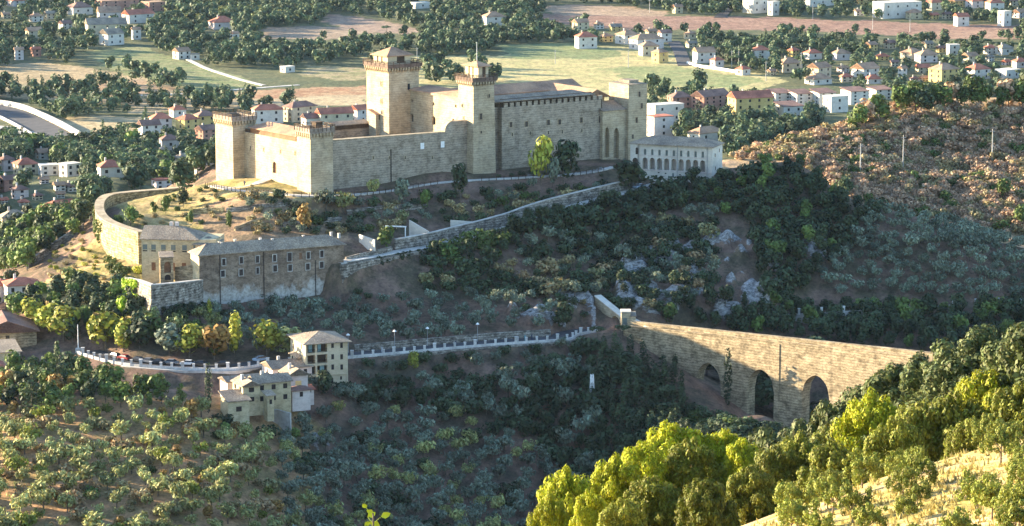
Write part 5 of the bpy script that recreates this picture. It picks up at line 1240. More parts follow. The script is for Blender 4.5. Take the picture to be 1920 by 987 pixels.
# ---------------------------------------------------------------- trees
def lobes_shell(n, lobes, leaf, rs, out=.84, elong=1.6, tintv=.35, thr=.6, up=.12, feather=0):
    """n leaf clumps scattered over the outside of overlapping lobes -> (verts [n*4,3], tint [n,3])"""
    L = np.array(lobes, float); a = (L[:,3]*L[:,4]+L[:,4]*L[:,5]+L[:,3]*L[:,5]); pr_ = a/a.sum()
    k = rs.choice(len(L), n, p=pr_); d = rs.normal(size=(n,3)); d /= np.linalg.norm(d, axis=1)[:,None]
    rr = thr+(1.02-thr)*rs.rand(n)**.5; c = L[k,:3]+d*L[k,3:6]*rr[:,None]
    nrm = d/L[k,3:6]; nrm /= np.linalg.norm(nrm, axis=1)[:,None]
    j = rs.normal(size=(n,3)); j /= np.linalg.norm(j, axis=1)[:,None]; nn = nrm*out+j*(1-out)+np.array([0,0,up]); nn /= np.linalg.norm(nn, axis=1)[:,None]
    t = np.cross(nn, rs.normal(size=(n,3)))
    if feather:
        w_ = d*.55+np.array([0,0,feather])+rs.normal(size=(n,3))*.35; t = w_-nn*(w_*nn).sum(1)[:,None]
    t /= np.linalg.norm(t, axis=1)[:,None]; b = np.cross(nn, t)
    s = leaf*(.6+.8*rs.rand(n))[:,None]; t = t*s*elong*.5; b = b*s*.5
    v = np.stack([c-t-b*.5, c+t*.1-b, c+t, c-t*.2+b], 1)
    tint = (1+tintv*(rs.rand(n,1)*2-1))*np.ones((1,3)); hue = tintv*.35*(rs.rand(n)*2-1); tint[:,0] += hue; tint[:,2] -= hue*.4
    return v.reshape(-1,3), np.clip(tint, .2, 2)
def limb(b, a, c, r0, r1, n=5): b.tube(a, c, r0, r1, n, 0, cap=False)
def skeleton(h, spread, rs, r0, forks=5, base=.25, lean=0):
    b = MB(); t = Vector((lean*h, 0, h*.55)); limb(b, (0,0,-.5), (lean*h*.4,0,h*base), r0, r0*.75, 7); limb(b, (lean*h*.4,0,h*base), t, r0*.75, r0*.4, 6)
    for i in range(forks):
        a = 2*math.pi*i/forks+rs.rand(); z0 = h*(base+.3*rs.rand()); f = z0/h
        limb(b, (lean*h*f,0,z0), (math.cos(a)*spread*.7+lean*h, math.sin(a)*spread*.7, z0+h*(.22+.25*rs.rand())), r0*.42, r0*.12)
    return b
def kind_lobes(kind, rs):
    L = []
    if kind == 'broad':
        h = 9; R_ = 3.6
        for i in range(13):
            a = rs.rand()*6.28; r = R_*.62*rs.rand()**.5; z = 4.6+3.4*rs.rand()-.35*r; q = 1.3+.8*rs.rand(); L.append((math.cos(a)*r, math.sin(a)*r, z, q, q, q*.85))
        L.append((0,0,4.9,2.5,2.5,2.4)); L.append((.5,-.6,3.0,2.3,2.3,1.7))
    elif kind == 'olive':
        h = 4.6
        for i in range(11):
            a = rs.rand()*6.28; r = 1.75*rs.rand()**.5; q = .65+.5*rs.rand(); L.append((math.cos(a)*r, math.sin(a)*r, 2.2+1.7*rs.rand(), q, q, q*.95))
        L.append((0,0,2.5,1.4,1.4,1.1))
    elif kind == 'cypress':
        h = 10
        for i in range(9): z = 1+i*1.02; q = 1.15*math.sin(math.pi*min(.96,(i+1.6)/11))**.7; L.append((.12*rs.normal(),.12*rs.normal(),z,q,q,1.0))
    elif kind == 'cedar':
        h = 12
        for i in range(12):
            z = 1.8+i*.85; q = 3.3*(1-z/13.2)+.35
            for k in range(3): a = rs.rand()*6.28; L.append((math.cos(a)*q*.5, math.sin(a)*q*.5, z, q*.62, q*.62, .55))
    elif kind == 'umbrella':
        h = 9
        for i in range(14): a = rs.rand()*6.28; r = 3.4*rs.rand()**.5; L.append((math.cos(a)*r, math.sin(a)*r, 7.2-.09*r*r+.3*rs.rand(), 1.4,1.4,.75))
    elif kind == 'shrub':
        h = 2.6
        for i in range(8): a = rs.rand()*6.28; r = 1.35*rs.rand()**.5; q = .6+.45*rs.rand(); L.append((math.cos(a)*r, math.sin(a)*r, .7+.9*rs.rand(), q, q, q*.9))
        L.append((0,0,.7,1.2,1.2,.9))
    elif kind == 'tall':
        h = 11
        for i in range(14):
            z = 2.4+7.4*rs.rand(); q = (1.5+.5*rs.rand())*(1-.45*abs(z-5.5)/5.5); a = rs.rand()*6.28; r = 1.2*rs.rand(); L.append((math.cos(a)*r, math.sin(a)*r, z, q, q, q*1.15))
        L.append((0,0,5.2,1.7,1.7,3.4))
    return L, h
KDEF = {'broad':(420,.78,.13), 'olive':(300,.38,.13), 'cypress':(260,.42,.1), 'cedar':(420,.55,.12), 'umbrella':(360,.6,.13), 'shrub':(260,.36,.05), 'tall':(430,.62,.12)}
PROTO = {}
def crown_mesh(name, v, tint, mats, extra=None):
    """leaf quads (+ optional wood MB in slot 1) in one mesh"""
    n = len(v)//4; ev = np.array(extra.v) if extra else np.zeros((0,3)); me = bpy.data.meshes.new(name)
    allv = np.r_[v, ev] if len(ev) else v
    q = np.arange(4*n).reshape(-1,4)
    eq = [f for f in extra.f if len(f) == 4] if extra else []
    if len(eq): q = np.r_[q, np.array(eq)+4*n]
    np_mesh(me, allv.astype(np.float32), q.astype(np.int32))
    col = np.ones((len(allv),4), np.float32); col[:4*n,:3] = np.repeat(tint, 4, 0)
    a = me.color_attributes.new('tint', 'FLOAT_COLOR', 'POINT'); a.data.foreach_set('color', col.ravel())
    for m in mats: me.materials.append(m)
    if len(eq): mi = np.zeros(len(q), np.int32); mi[n:] = 1; me.polygons.foreach_set('material_index', mi)
    return me
def protos(kind, nvar=3):
    out = []
    for i in range(nvar):
        rs = np.random.RandomState(100+i*17+len(kind)*3+ord(kind[0])); L, h = kind_lobes(kind, rs); n, leaf, r0 = KDEF[kind]
        v, t = lobes_shell(n, L, leaf, rs, elong=1.5 if kind != 'olive' else 2.2, feather={'olive':.8,'shrub':.4}.get(kind, 0), out={'olive':.6,'shrub':.6}.get(kind, .84), tintv=.5 if kind in ('olive','shrub') else .4); sp_ = 2.6 if kind in ('broad','umbrella') else 1.2
        wood = skeleton(h, sp_, rs, r0*1.3 if kind != 'shrub' else .06, 5 if kind not in ('cypress','shrub') else 0)
        out.append((v, t, wood, h))
    return out
LEAF = {
 'green': leafmat('leaf_green', (.085,.125,.030)), 'dark': leafmat('leaf_dark_green', (.045,.066,.030)), 'olive': leafmat('leaf_olive_sunlit', (.29,.30,.11), .35),  # olive: leaf colour brightened for trees in the sun
 'oliveshade': leafmat('leaf_olive_shade', (.15,.18,.125), .35), 'yellow': leafmat('leaf_yellow_green', (.27,.28,.04), .25), 'autumn': leafmat('leaf_autumn', (.26,.16,.045), .35), 'dry': leafmat('leaf_dry_brown', (.42,.28,.175), .25, warm=(.34,.28,.16)),  # oliveshade: duller copy of the olive leaf, shade put into its colour
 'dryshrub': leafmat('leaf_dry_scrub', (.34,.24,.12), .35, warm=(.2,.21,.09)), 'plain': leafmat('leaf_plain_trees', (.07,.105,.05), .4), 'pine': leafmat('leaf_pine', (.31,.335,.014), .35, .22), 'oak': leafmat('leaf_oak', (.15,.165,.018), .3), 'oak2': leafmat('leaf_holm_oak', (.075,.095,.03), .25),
 'ivy': leafmat('leaf_ivy', (.26,.38,.015), .2), 'foreolive': leafmat('leaf_foreground_olive', (.17,.195,.03), .2),
}
PR = {k: protos(k, 4 if k in ('broad','olive','shrub') else 3) for k in KDEF}
MESH = {}
def tree_mesh(kind, i, leaf, name):
    key = (kind, i, leaf)
    if key not in MESH:
        v, t, wood, h = PR[kind][i]; MESH[key] = crown_mesh(name, v, t, [LEAF[leaf], M['bark']], wood)
    return MESH[key]
NAMES = {'broad':('tree','tree'),'olive':('olive_tree','olive tree'),'cypress':('cypress','cypress'),'cedar':('conifer','conifer'),'umbrella':('pine_tree','pine tree'),'shrub':('shrub','shrub'),'tall':('tree','tree')}
def put(kind, leaf, p, h, label, group=None, wid=1.0, parts=False, i=None):
    i = rng.randrange(len(PR[kind])) if i is None else i; hk = PR[kind][i][3]; s = h/hk; nm, cat = NAMES[kind]
    if parts:
        o = empty(nm, p, rng.random()*6.28, label, cat, group); o.scale = (s*wid, s*wid, s)
        key = (kind, i, leaf, 'p')
        if key not in MESH:
            v, t, wood, _ = PR[kind][i]; MESH[key] = (crown_mesh('crown', v, t, [LEAF[leaf]]), wood.mesh('trunk', M['bark']))
        for n_, m_ in zip(('crown','trunk'), MESH[key]): c = bpy.data.objects.new(n_, m_); link(c, o)
        return o
    o = bpy.data.objects.new(nm, tree_mesh(kind, i, leaf, nm)); link(o); o.location = p; o.rotation_euler = (0,0,rng.random()*6.28); o.scale = (s*wid*rng.uniform(.9,1.12), s*wid*rng.uniform(.9,1.12), s)
    return tag(o, label, cat, group)
TK = np.array(TAKEN)
PLACED = {}
def free(p, rad):
    if np.any((TK[:,0]-p[0])**2+(TK[:,1]-p[1])**2 < (TK[:,2]+rad*.5)**2): return False
    return True
GRID = {}
def spaced(p, dist):
    c = 8.0; i, j = int(p[0]//c), int(p[1]//c); r = int(dist//c)+1
    for a in range(i-r, i+r+1):
        for b in range(j-r, j+r+1):
            for q in GRID.get((a,b), ()):
                if (q[0]-p[0])**2+(q[1]-p[1])**2 < (dist*.5+q[2]*.5)**2: return False
    return True
def mark(p, dist): GRID.setdefault((int(p[0]//8), int(p[1]//8)), []).append((p[0], p[1], dist))
def covers_arch(p, h):
    u_, vb_ = proj(p[0], p[1], p[2]); vt_ = vb_-h*F/p[1]; r_ = h*.3*F/p[1]
    return any(u_+r_ > a and u_-r_ < b and vt_ < d and vb_ > t for a, b, t, d in ((1300,1356,678,762),(1396,1458,690,800),(1498,1562,700,765)))
def hides(p, h, fields):
    u_, vb_ = proj(p[0], p[1], p[2]); vt_ = proj(p[0], p[1], p[2]+h*.9)[1]; r_ = h*.36*F/p[1]
    for (a, b, t, d, D_) in HB:
        if p[1] < D_+4 and u_+r_ > a+.25*(b-a) and u_-r_ < b-.25*(b-a) and vt_ < d-.5*(d-t) and vb_ > t+.2*(d-t): return True
    if p[1] > 1352:
        for q in (.75, .3):
            vm = vb_+(vt_-vb_)*q
            for pl, a, b in FIELDS:
                if inpoly(np.array([u_]), np.array([vm]), pl)[0]: return rng.random() < .93
    return False
ALLT = []       # (kind, leaf, p, h, label, group, wid, budget key)
def scatter(poly, n, kinds, dmin, dmax, dist, hr, label, group, seed, key, avoid_fields=False, tries=22, wid=1.0, jit=None):
    area = lambda P_: abs(sum(P_[i][0]*P_[(i+1)%len(P_)][1]-P_[(i+1)%len(P_)][0]*P_[i][1] for i in range(len(P_))))
    wide = widen(poly); n = int(n*area(wide)/max(area(poly), 1)); poly = wide
    rs = np.random.RandomState(seed); xs = [q[0] for q in poly]; ys = [q[1] for q in poly]; got = 0
    m = n*tries; u = rs.uniform(min(xs), max(xs), m); v = rs.uniform(min(ys), max(ys), m); ok = inpoly(u, v, poly); u, v = u[ok], v[ok]
    if avoid_fields:
        bad = np.zeros(len(u), bool)
        for pl, a, b in FIELDS: bad |= inpoly(u, v, pl)
        u, v = u[~bad], v[~bad]
    pts = gnd(u, v, dmin-60, dmax)
    for p in pts:
        if got >= n: break
        if np.isnan(p[1]) or p[1] < dmin: continue
        if not free(p, dist) or not spaced(p, dist): continue
        if p[1] < 900 and seed != 53 and covers_arch(p, hr[1]*wid): continue
        if p[1] > 1060 and hides(p, hr[1], avoid_fields): continue
        mark(p, dist); k, leaf = kinds[rs.choice(len(kinds), p=np.array([q[2] for q in kinds])/sum(q[2] for q in kinds))][:2]
        sc = .55 if k in ('shrub',) else 1
        h = rs.uniform(*hr)*(.5 if k == 'shrub' and hr[0] > 5 else 1)*(1.25 if k in ('cypress','cedar') and hr[0] < 9 else 1)
        ALLT.append((k, leaf, Vector((p[0], p[1], p[2]-.15)), h, label, group, wid, key)); got += 1
    return got
# singled-out trees near the fortress, placed by the foot of the trunk
def single(u, v, D, kind, leaf, h, label, wid=1.0, i=None):
    q = gnd(u, v, D-40, D+(60 if D < 1040 else 700))[0]; p = Vector(q) if not np.isnan(q[1]) else P(u, v, D)
    if np.isnan(q[1]): print('float?', u, v, D); p.z = float(Hs(p.x, p.y))
    p.z -= .2; mark(p, 2.2*wid if kind != 'cypress' else 1.2); return put(kind, leaf, p, h, label, wid=wid, parts=True, i=i)
single(346,366,985,'broad','dark',12,'big round dark green tree on the left shoulder of the hill beside the corner tower',1.0)
single(344,390,970,'broad','dark',6.5,'smaller dark tree directly below the big round one',.8)
single(311,402,955,'broad','green',6.5,'green tree on the dry grass left of the fortress, above the yellow building',.7)
single(289,402,955,'broad','green',4.5,'small bush-like tree left of the green tree on the dry grass',.7)
single(358,420,943,'tall','green',6,'slim green tree leaning above the grey roof of the yellow building',.8)
single(430,430,940,'tall','green',7.5,'slim green tree above the left end of the long brown building',.7)
single(245,425,945,'broad','green',7,'wide green bush inside the bend of the ring wall',1.0)
single(225,418,950,'shrub','green',3.5,'low dark bush in the bend of the ring wall',1.0)
single(571,435,930,'broad','autumn',9,'yellow-brown round tree on the slope below the near corner tower',.75)
single(612,395,950,'olive','oliveshade',7,'grey-green olive tree under the path right of the near tower',1.1)
single(643,400,950,'olive','olive',7,'second grey-green olive tree, to the right of the first below the near tower',1.1)
single(700,370,965,'olive','olive',5.5,'pale olive tree at the edge of the path below the curtain wall',.9)
single(752,385,958,'broad','oliveshade',9,'tall shaggy greyish tree on the slope below the long curtain wall',.75)
single(795,395,955,'broad','green',7,'round green tree right of the shaggy greyish tree',.7)
single(863,375,968,'broad','dark',12,'dark tree in front of the foot of the slender middle tower',.62)
single(1014,348,990,'broad','yellow',17,'tall yellow-green tree standing against the shaded palace front',.62)
single(1056,345,992,'broad','dark',15,'dark tree merging with the yellow-green one in front of the palace',.85)
single(1036,352,985,'broad','oliveshade',10,'small pale green tree at the foot of the yellow-green and dark pair',.62)
single(1180,360,985,'broad','dark',11,'broad dark tree between the palace and the arcaded building',1.3)
single(1385,345,995,'shrub','ivy',3,'bright bush at the right end of the arcaded building terrace')
single(726,470,925,'broad','green',8,'dense dark green tree in front of the ring road wall, right of the long building',.85)
single(275,515,900,'tall','dark',8,'dark shaggy tree left of the small gatehouse',.75)
single(393,610,868,'tall','yellow',8,'slim light-green tree below the bastion wall',.6)
single(391,775,798,'cypress','dark',13.5,'tall cypress standing alone left of the farmhouses',.75)
single(1364,760,845,'cypress','dark',16,'tall dark cypress standing against the bridge between the first two arches',.75)
single(1265,700,856,'tall','dark',7,'dark bush clinging to the left part of the bridge wall',.7)
single(1120,640,880,'umbrella','dark',5,'flat dark tree below the small gatehouse at the bridge end',1.1)
single(1165,640,876,'umbrella','dark',5.5,'second flat dark tree, under the gatehouse at the bridge end',1.1)
single(1055,622,888,'broad','dark',9.5,'broad dark green tree standing over the lower road near the bridge end',.9)
single(776,695,855,'broad','yellow',6,'light-green tree standing below the lower road parapet',.75)
single(1310,175,1500,'broad','dark',16,'lone round dark tree on the green field above the blocks',.85)
single(440,668,860,'tall','yellow',13,'tall pointed yellow-green tree beside the lower road',.9)
for k, (uu, vv, hh, lf_, lab) in enumerate(((500,672,9.5,'yellow','yellow tree on the lower road just left of the tall villa'),(536,668,7.5,'olive','grey-green tree between the yellow tree and the tall villa'),(402,675,9,'autumn','orange-tinged tree left of the tall pointed one'),(356,672,8.5,'yellow','rounded yellowish tree on the roadside, middle of the row'),
     (318,668,8,'oliveshade','thin greyish tree with bare limbs above the lower road'),(232,660,10,'yellow','bright yellow-green tree beyond the left part of the lower road'),(198,655,9.5,'yellow','bright yellow-green tree, left neighbour of a similar one beyond the road'),(262,655,8,'dark','dark tree right of the bright yellow-green pair beyond the road'),
     (120,640,9,'yellow','yellow-green tree near the mast at the left end of the road'),(60,610,7,'yellow','yellow bush-like tree above the roof of the brown barn'),(90,625,7.5,'yellow','yellow-green tree right of the brown barn'),(290,640,7,'green','green tree below the angular bastion'),(30,600,7,'green','green tree at the left edge above the barn'))):
    single(uu, vv, 850, 'broad' if hh < 9.6 else 'tall', lf_, hh*1.2, lab, 1.15)
single(60,775,795,'cedar','dark',15,'big dark cedar at the left edge below the road, left of two',.9)
single(110,735,812,'cedar','dark',14,'big dark cedar below the mast, right of two',.9)
single(232,606,868,'broad','ivy',8.5,'vivid green creeper-covered tree against the left end of the bastion wall',.62)
single(1880,375,1100,'broad','green',8,'green round tree on the brown hillside at the right',1.0)
single(1915,425,1060,'broad','green',8,'green tree at the right edge on the brown hillside',1.0)
single(1583,372,1070,'broad','dark',8.5,'dark round tree in the notch below the brown hillside',1.0)
# vegetation fields
GL = lambda k, l, w: (k, l, w)
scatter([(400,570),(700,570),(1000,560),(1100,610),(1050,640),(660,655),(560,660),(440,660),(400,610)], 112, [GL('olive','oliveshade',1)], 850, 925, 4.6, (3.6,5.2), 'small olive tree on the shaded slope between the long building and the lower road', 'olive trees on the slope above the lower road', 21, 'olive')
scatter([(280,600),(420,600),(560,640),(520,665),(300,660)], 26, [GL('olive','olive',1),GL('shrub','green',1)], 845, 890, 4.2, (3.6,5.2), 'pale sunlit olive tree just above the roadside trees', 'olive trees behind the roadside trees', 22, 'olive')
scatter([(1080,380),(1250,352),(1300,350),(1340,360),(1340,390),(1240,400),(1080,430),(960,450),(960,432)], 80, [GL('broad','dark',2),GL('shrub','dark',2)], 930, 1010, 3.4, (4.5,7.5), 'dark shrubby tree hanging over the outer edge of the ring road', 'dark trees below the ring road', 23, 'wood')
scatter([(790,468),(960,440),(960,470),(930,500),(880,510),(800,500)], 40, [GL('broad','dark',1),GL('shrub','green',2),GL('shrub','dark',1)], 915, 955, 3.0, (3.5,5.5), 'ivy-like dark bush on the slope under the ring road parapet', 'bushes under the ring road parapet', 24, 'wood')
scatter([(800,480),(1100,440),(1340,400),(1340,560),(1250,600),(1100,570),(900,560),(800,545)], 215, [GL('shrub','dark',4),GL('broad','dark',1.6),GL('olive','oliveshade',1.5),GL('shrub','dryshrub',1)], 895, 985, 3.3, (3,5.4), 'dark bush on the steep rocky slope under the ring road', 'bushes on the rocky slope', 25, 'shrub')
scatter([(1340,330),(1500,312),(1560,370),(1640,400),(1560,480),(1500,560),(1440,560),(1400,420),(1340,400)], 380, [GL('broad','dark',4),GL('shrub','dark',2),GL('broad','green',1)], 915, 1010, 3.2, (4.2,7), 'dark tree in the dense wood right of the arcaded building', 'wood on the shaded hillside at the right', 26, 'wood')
scatter([(1520,380),(1700,410),(1920,478),(1920,560),(1700,560),(1560,560),(1500,470)], 420, [GL('olive','oliveshade',1)], 920, 1000, 3.7, (3.6,5), 'small olive tree in the regular grove on the shaded right-hand slope', 'olive grove on the right-hand slope', 27, 'olive')
scatter([(1780,470),(1900,480),(1900,520),(1790,515)], 16, [GL('broad','dark',1)], 920, 980, 4, (5,7), 'dark tree of the small copse in the olive grove at the right', 'copse in the olive grove', 28, 'wood')
scatter([(1230,590),(1440,565),(1500,590),(1930,590),(1930,680),(1700,660),(1240,612)], 560, [GL('broad','dark',5),GL('broad','green',1),GL('tall','dark',1)], 880, 935, 3.2, (4.5,7.5), 'dark tree in the shaded wood behind the bridge', 'wood behind the bridge', 29, 'wood')
scatter([(1130,660),(1180,670),(1290,745),(1380,795),(1420,800),(1500,830),(1500,870),(1280,860),(1180,840),(1120,760)], 340, [GL('cypress','dark',3),GL('broad','dark',1.5),GL('cedar','dark',1.5)], 800, 885, 2.4, (4.2,6.4), 'dark tree in the gorge at the foot of the bridge', 'dark trees in the gorge', 30, 'conifer', wid=1.5)
scatter([(1290,765),(1370,790),(1440,805),(1510,815),(1510,880),(1300,870),(1270,800)], 150, [('shrub','dark',3),('shrub','green',1)], 790, 885, 1.9, (2.2,3.4), 'low dark bush on the gorge floor under the bridge arches', 'low bushes under the bridge arches', 53, 'shrub', wid=1.3)
scatter([(1000,700),(1120,650),(1130,740),(1180,850),(1100,930),(960,800)], 200, [GL('broad','dark',2),GL('shrub','dark',2),GL('olive','oliveshade',1)], 780, 885, 3.6, (4,7), 'dark bush on the slope dropping into the gorge', 'bushes above the gorge', 31, 'shrub')
scatter([(660,690),(1090,650),(1100,700),(900,720),(680,725)], 50, [GL('shrub','dark',3),GL('olive','oliveshade',2)], 830, 885, 4.5, (3,4.4), 'bush on the terraces just below the lower road', 'bushes on the terraces below the lower road', 32, 'shrub')
scatter([(600,720),(900,730),(1050,730),(1000,800),(900,780),(600,760),(570,740)], 120, [GL('broad','dark',2),GL('shrub','dark',3),GL('olive','oliveshade',2)], 790, 850, 3.2, (4,6.5), 'dark bush below the tall villa and its terraces', 'bushes below the villa', 33, 'shrub')
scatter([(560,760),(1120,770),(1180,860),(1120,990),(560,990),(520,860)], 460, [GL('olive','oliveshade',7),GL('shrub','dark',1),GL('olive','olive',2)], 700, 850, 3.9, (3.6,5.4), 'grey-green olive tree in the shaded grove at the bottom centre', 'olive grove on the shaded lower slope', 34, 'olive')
scatter([(0,780),(360,770),(560,790),(560,990),(-10,990)], 120, [GL('olive','olive',6),GL('olive','foreolive',1)], 690, 800, 4.2, (2.6,6.0), 'sunlit silvery olive tree on the dry slope at the lower left', 'sunlit olive trees at the lower left', 35, 'olive')
scatter([(-10,770),(360,770),(560,790),(560,990),(-10,990)], 90, [GL('shrub','dryshrub',6),GL('shrub','green',1),GL('broad','autumn',1)], 690, 800, 2.4, (1.6,4.6), 'low brownish scrub bush between the olive trees at the lower left', 'scrub on the lower left slope', 36, 'shrub')
scatter([(-10,700),(150,712),(250,745),(360,755),(400,790),(300,810),(0,810)], 130, [GL('broad','green',5),GL('tall','green',2),GL('broad','autumn',1),GL('broad','yellow',2),GL('broad','dark',2)], 780, 850, 4.0, (5,8.5), 'leafy tree in the mixed thicket below the left part of the road', 'thicket below the road at the left', 37, 'broad')
scatter([(400,785),(560,775),(600,800),(560,830),(400,820)], 26, [GL('broad','green',1),GL('shrub','dark',2),GL('shrub','dryshrub',1)], 770, 830, 3.6, (3.5,5), 'bush at the foot of the farmhouse garden wall', 'bushes below the farmhouses', 38, 'shrub')
scatter([(0,540),(60,545),(250,545),(270,600),(280,640),(120,650),(80,590),(0,590)], 95, [GL('broad','dark',6),GL('broad','green',2)], 850, 935, 3.8, (5,8), 'dark tree of the dense belt between the red roofs and the bastion', 'tree belt left of the bastion', 39, 'broad')
scatter([(0,430),(150,410),(190,400),(180,440),(150,440),(100,470),(50,510),(0,530)], 110, [GL('broad','dark',3),GL('broad','green',3)], 930, 1250, 4.5, (6,9.5), 'leafy tree left of the grassy slope under the ring wall', 'trees left of the ring wall', 40, 'broad')
scatter([(185,455),(270,495),(300,505),(360,520),(240,530),(200,510)], 26, [GL('shrub','green',2),GL('shrub','yellow',1)], 880, 970, 2.4, (1.8,3.2), 'green bush at the foot of the ring wall', 'bushes at the foot of the ring wall', 41, 'shrub')
scatter([(100,450),(190,430),(260,500),(240,530),(90,530)], 40, [GL('shrub','dryshrub',1),GL('shrub','yellow',1)], 880, 970, 3.0, (.9,1.8), 'low tuft of yellow-green scrub on the dry grassy slope at the left', 'scrub on the dry grassy slope', 42, 'shrub')
scatter([(450,372),(620,370),(860,370),(1000,355),(1150,350),(1140,375),(960,415),(800,420),(660,440),(480,440)], 130, [GL('shrub','dark',3),GL('shrub','dryshrub',3),GL('olive','oliveshade',2),GL('shrub','green',1)], 915, 1010, 3.4, (2,4.2), 'bush on the terraced slope between the fortress and the ring road', 'bushes on the terraced slope under the fortress', 43, 'shrub')
scatter([(640,345),(860,322),(1000,318),(1140,318),(1140,330),(860,340),(640,355)], 30, [GL('shrub','dark',1)], 955, 1035, 2.4, (1.2,2.2), 'low dark bush along the foot of the shaded curtain wall', 'low bushes along the curtain wall', 44, 'shrub')
scatter([(360,350),(480,350),(580,375),(500,400),(330,430),(250,420),(300,380)], 34, [GL('shrub','dryshrub',2),GL('shrub','green',2)], 930, 1000, 3.0, (1,2.2), 'small scrub tuft on the sunlit dry grass below the entrance wall', 'scrub on the dry grass by the entrance', 45, 'shrub')
scatter([(380,590),(480,580),(660,545),(700,560),(640,560),(480,600)], 26, [GL('shrub','dark',1)], 870, 925, 2.4, (2,3.4), 'dark bush along the foot of the long brown building', 'bushes at the foot of the long building', 46, 'shrub')
scatter([(280,590),(370,560),(380,600),(300,620)], 16, [GL('shrub','dark',2),GL('broad','dark',1)], 860, 900, 2.6, (2.5,4.5), 'dark bush on the rocks under the bastion wall', 'bushes under the bastion wall', 47, 'shrub')
scatter([(800,520),(1130,500),(1130,600),(900,600)], 55, [GL('shrub','dark',3),GL('shrub','dryshrub',2)], 880, 950, 3.4, (1.6,3.0), 'small bush on the earthy slope above the road bend', 'small bushes on the earthy slope', 48, 'shrub')
# brown hillside
scatter([(1560,200),(1650,180),(1700,200),(1680,225),(1600,250),(1560,235)], 55, [GL('broad','green',3),GL('broad','dark',1),GL('broad','dry',1)], 1150, 1300, 5, (8,12), 'green tree on the crest at the left end of the brown hillside', 'trees on the hillside crest', 51, 'broad')
scatter([(1700,190),(1800,180),(1920,175),(1920,205),(1800,205),(1720,215)], 80, [GL('broad','green',3),GL('broad','dark',2),GL('broad','dry',1)], 1180, 1330, 4.5, (8,13), 'tall green tree on the crest above the brown hillside', 'trees along the top of the brown hillside', 52, 'broad')
scatter([(1370,300),(1500,235),(1700,200),(1920,190),(1920,470),(1780,430),(1600,390),(1540,330),(1450,300)], 1500, [GL('shrub','dry',7),GL('broad','dry',.6),GL('shrub','dryshrub',3),GL('shrub','green',1.2)], 1035, 1290, 2.9, (2.2,5.0), 'rust-brown dried shrub on the sunlit hillside at the right', 'dried shrubs on the brown hillside', 50, 'dry')
# town and plain
scatter([(0,250),(140,280),(320,235),(400,260),(400,345),(325,350),(200,372),(185,400),(0,400)], 560, [GL('broad','plain',5),GL('broad','green',1),GL('broad','dark',2),GL('cedar','plain',1),GL('umbrella','plain',1),GL('cypress','dark',.4)], 1050, 1700, 4.4, (7,12), 'tree of the dark park below the town houses at the left', 'park trees at the left', 60, 'plain')
scatter([(0,180),(60,165),(220,155),(230,180),(420,185),(480,190),(560,200),(460,215),(320,212),(170,218),(100,230),(0,205)], 230, [GL('broad','plain',5),GL('cedar','plain',1),GL('cypress','dark',.6)], 1400, 2100, 5.0, (7,12), 'tree in the belts between the left-hand fields', 'tree belts between the left fields', 61, 'plain')
scatter([(1210,165),(1300,175),(1450,200),(1560,210),(1560,230),(1440,290),(1360,310),(1350,275),(1215,262)], 240, [GL('broad','plain',5),GL('cedar','plain',1),GL('broad','dark',1)], 1150, 1950, 5.0, (7,13), 'tree among the apartment blocks right of the fortress', 'trees among the apartment blocks', 62, 'plain')
scatter([(1370,235),(1500,215),(1560,215),(1540,240),(1400,300),(1360,310)], 34, [GL('broad','plain',3),GL('broad','green',2)], 1130, 1500, 6, (9,13), 'tree at the near edge of the town, left of the brown hillside', 'trees at the near edge of the town', 63, 'plain')
scatter([(1300,95),(1440,80),(1920,80),(1920,175),(1700,195),(1560,170),(1440,150),(1320,125)], 560, [GL('broad','plain',6),GL('umbrella','plain',3),GL('cypress','dark',.5)], 1400, 2450, 5.2, (6,11), 'tree among the far houses at the right', 'trees among the far right houses', 64, 'plain', True)
scatter([(0,0),(1000,0),(1000,90),(880,105),(700,105),(560,130),(380,125),(280,90),(160,95),(120,130),(0,130)], 1100, [GL('broad','plain',8),GL('umbrella','plain',1)], 1700, 2700, 5.6, (7,12), 'tree of the far woods along the top of the plain', 'far woods at the top left', 65, 'plainfar', True)
scatter([(880,0),(1920,0),(1920,80),(1500,85),(1440,66),(1260,100),(1060,84),(930,90)], 650, [GL('broad','plain',8)], 1750, 2700, 5.8, (7,11), 'tree of the far woods around the ploughed fields', 'far woods at the top right', 66, 'plainfar', True)
scatter([(300,0),(620,0),(620,40),(480,52),(320,40)], 300, [GL('olive','olive',1)], 2100, 2700, 5.5, (5,7), 'olive tree in the far orchard at the top left', 'far orchard', 67, 'plainfar', True)
scatter([(700,125),(960,120),(960,160),(700,165)], 24, [GL('broad','plain',1)], 1600, 2100, 5, (10,14), 'bushy tree on the field edge behind the keep and slender tower', 'trees on the field edge behind the towers', 68, 'plain')
scatter([(180,120),(245,125),(350,160),(340,172),(250,165),(190,140)], 22, [GL('broad','plain',1)], 1700, 2200, 6, (9,12), 'tree of the hedge crossing the left fields', 'hedge trees in the left fields', 69, 'plain')
rsb = np.random.RandomState(8)
for (xc, w_, ap) in arches:  # trees added behind the bridge so that its openings turn dark
    for k in range(9):
        q = bf.w(xc+rsb.uniform(-14,10), rsb.uniform(9,40)); ALLT.append(('broad','dark',Vector((q.x,q.y,float(Hs(q.x,q.y))-.2)),rsb.uniform(8,12),'dark tree added behind the bridge to darken its arches','trees added to darken the bridge arches',1.2,'x'))
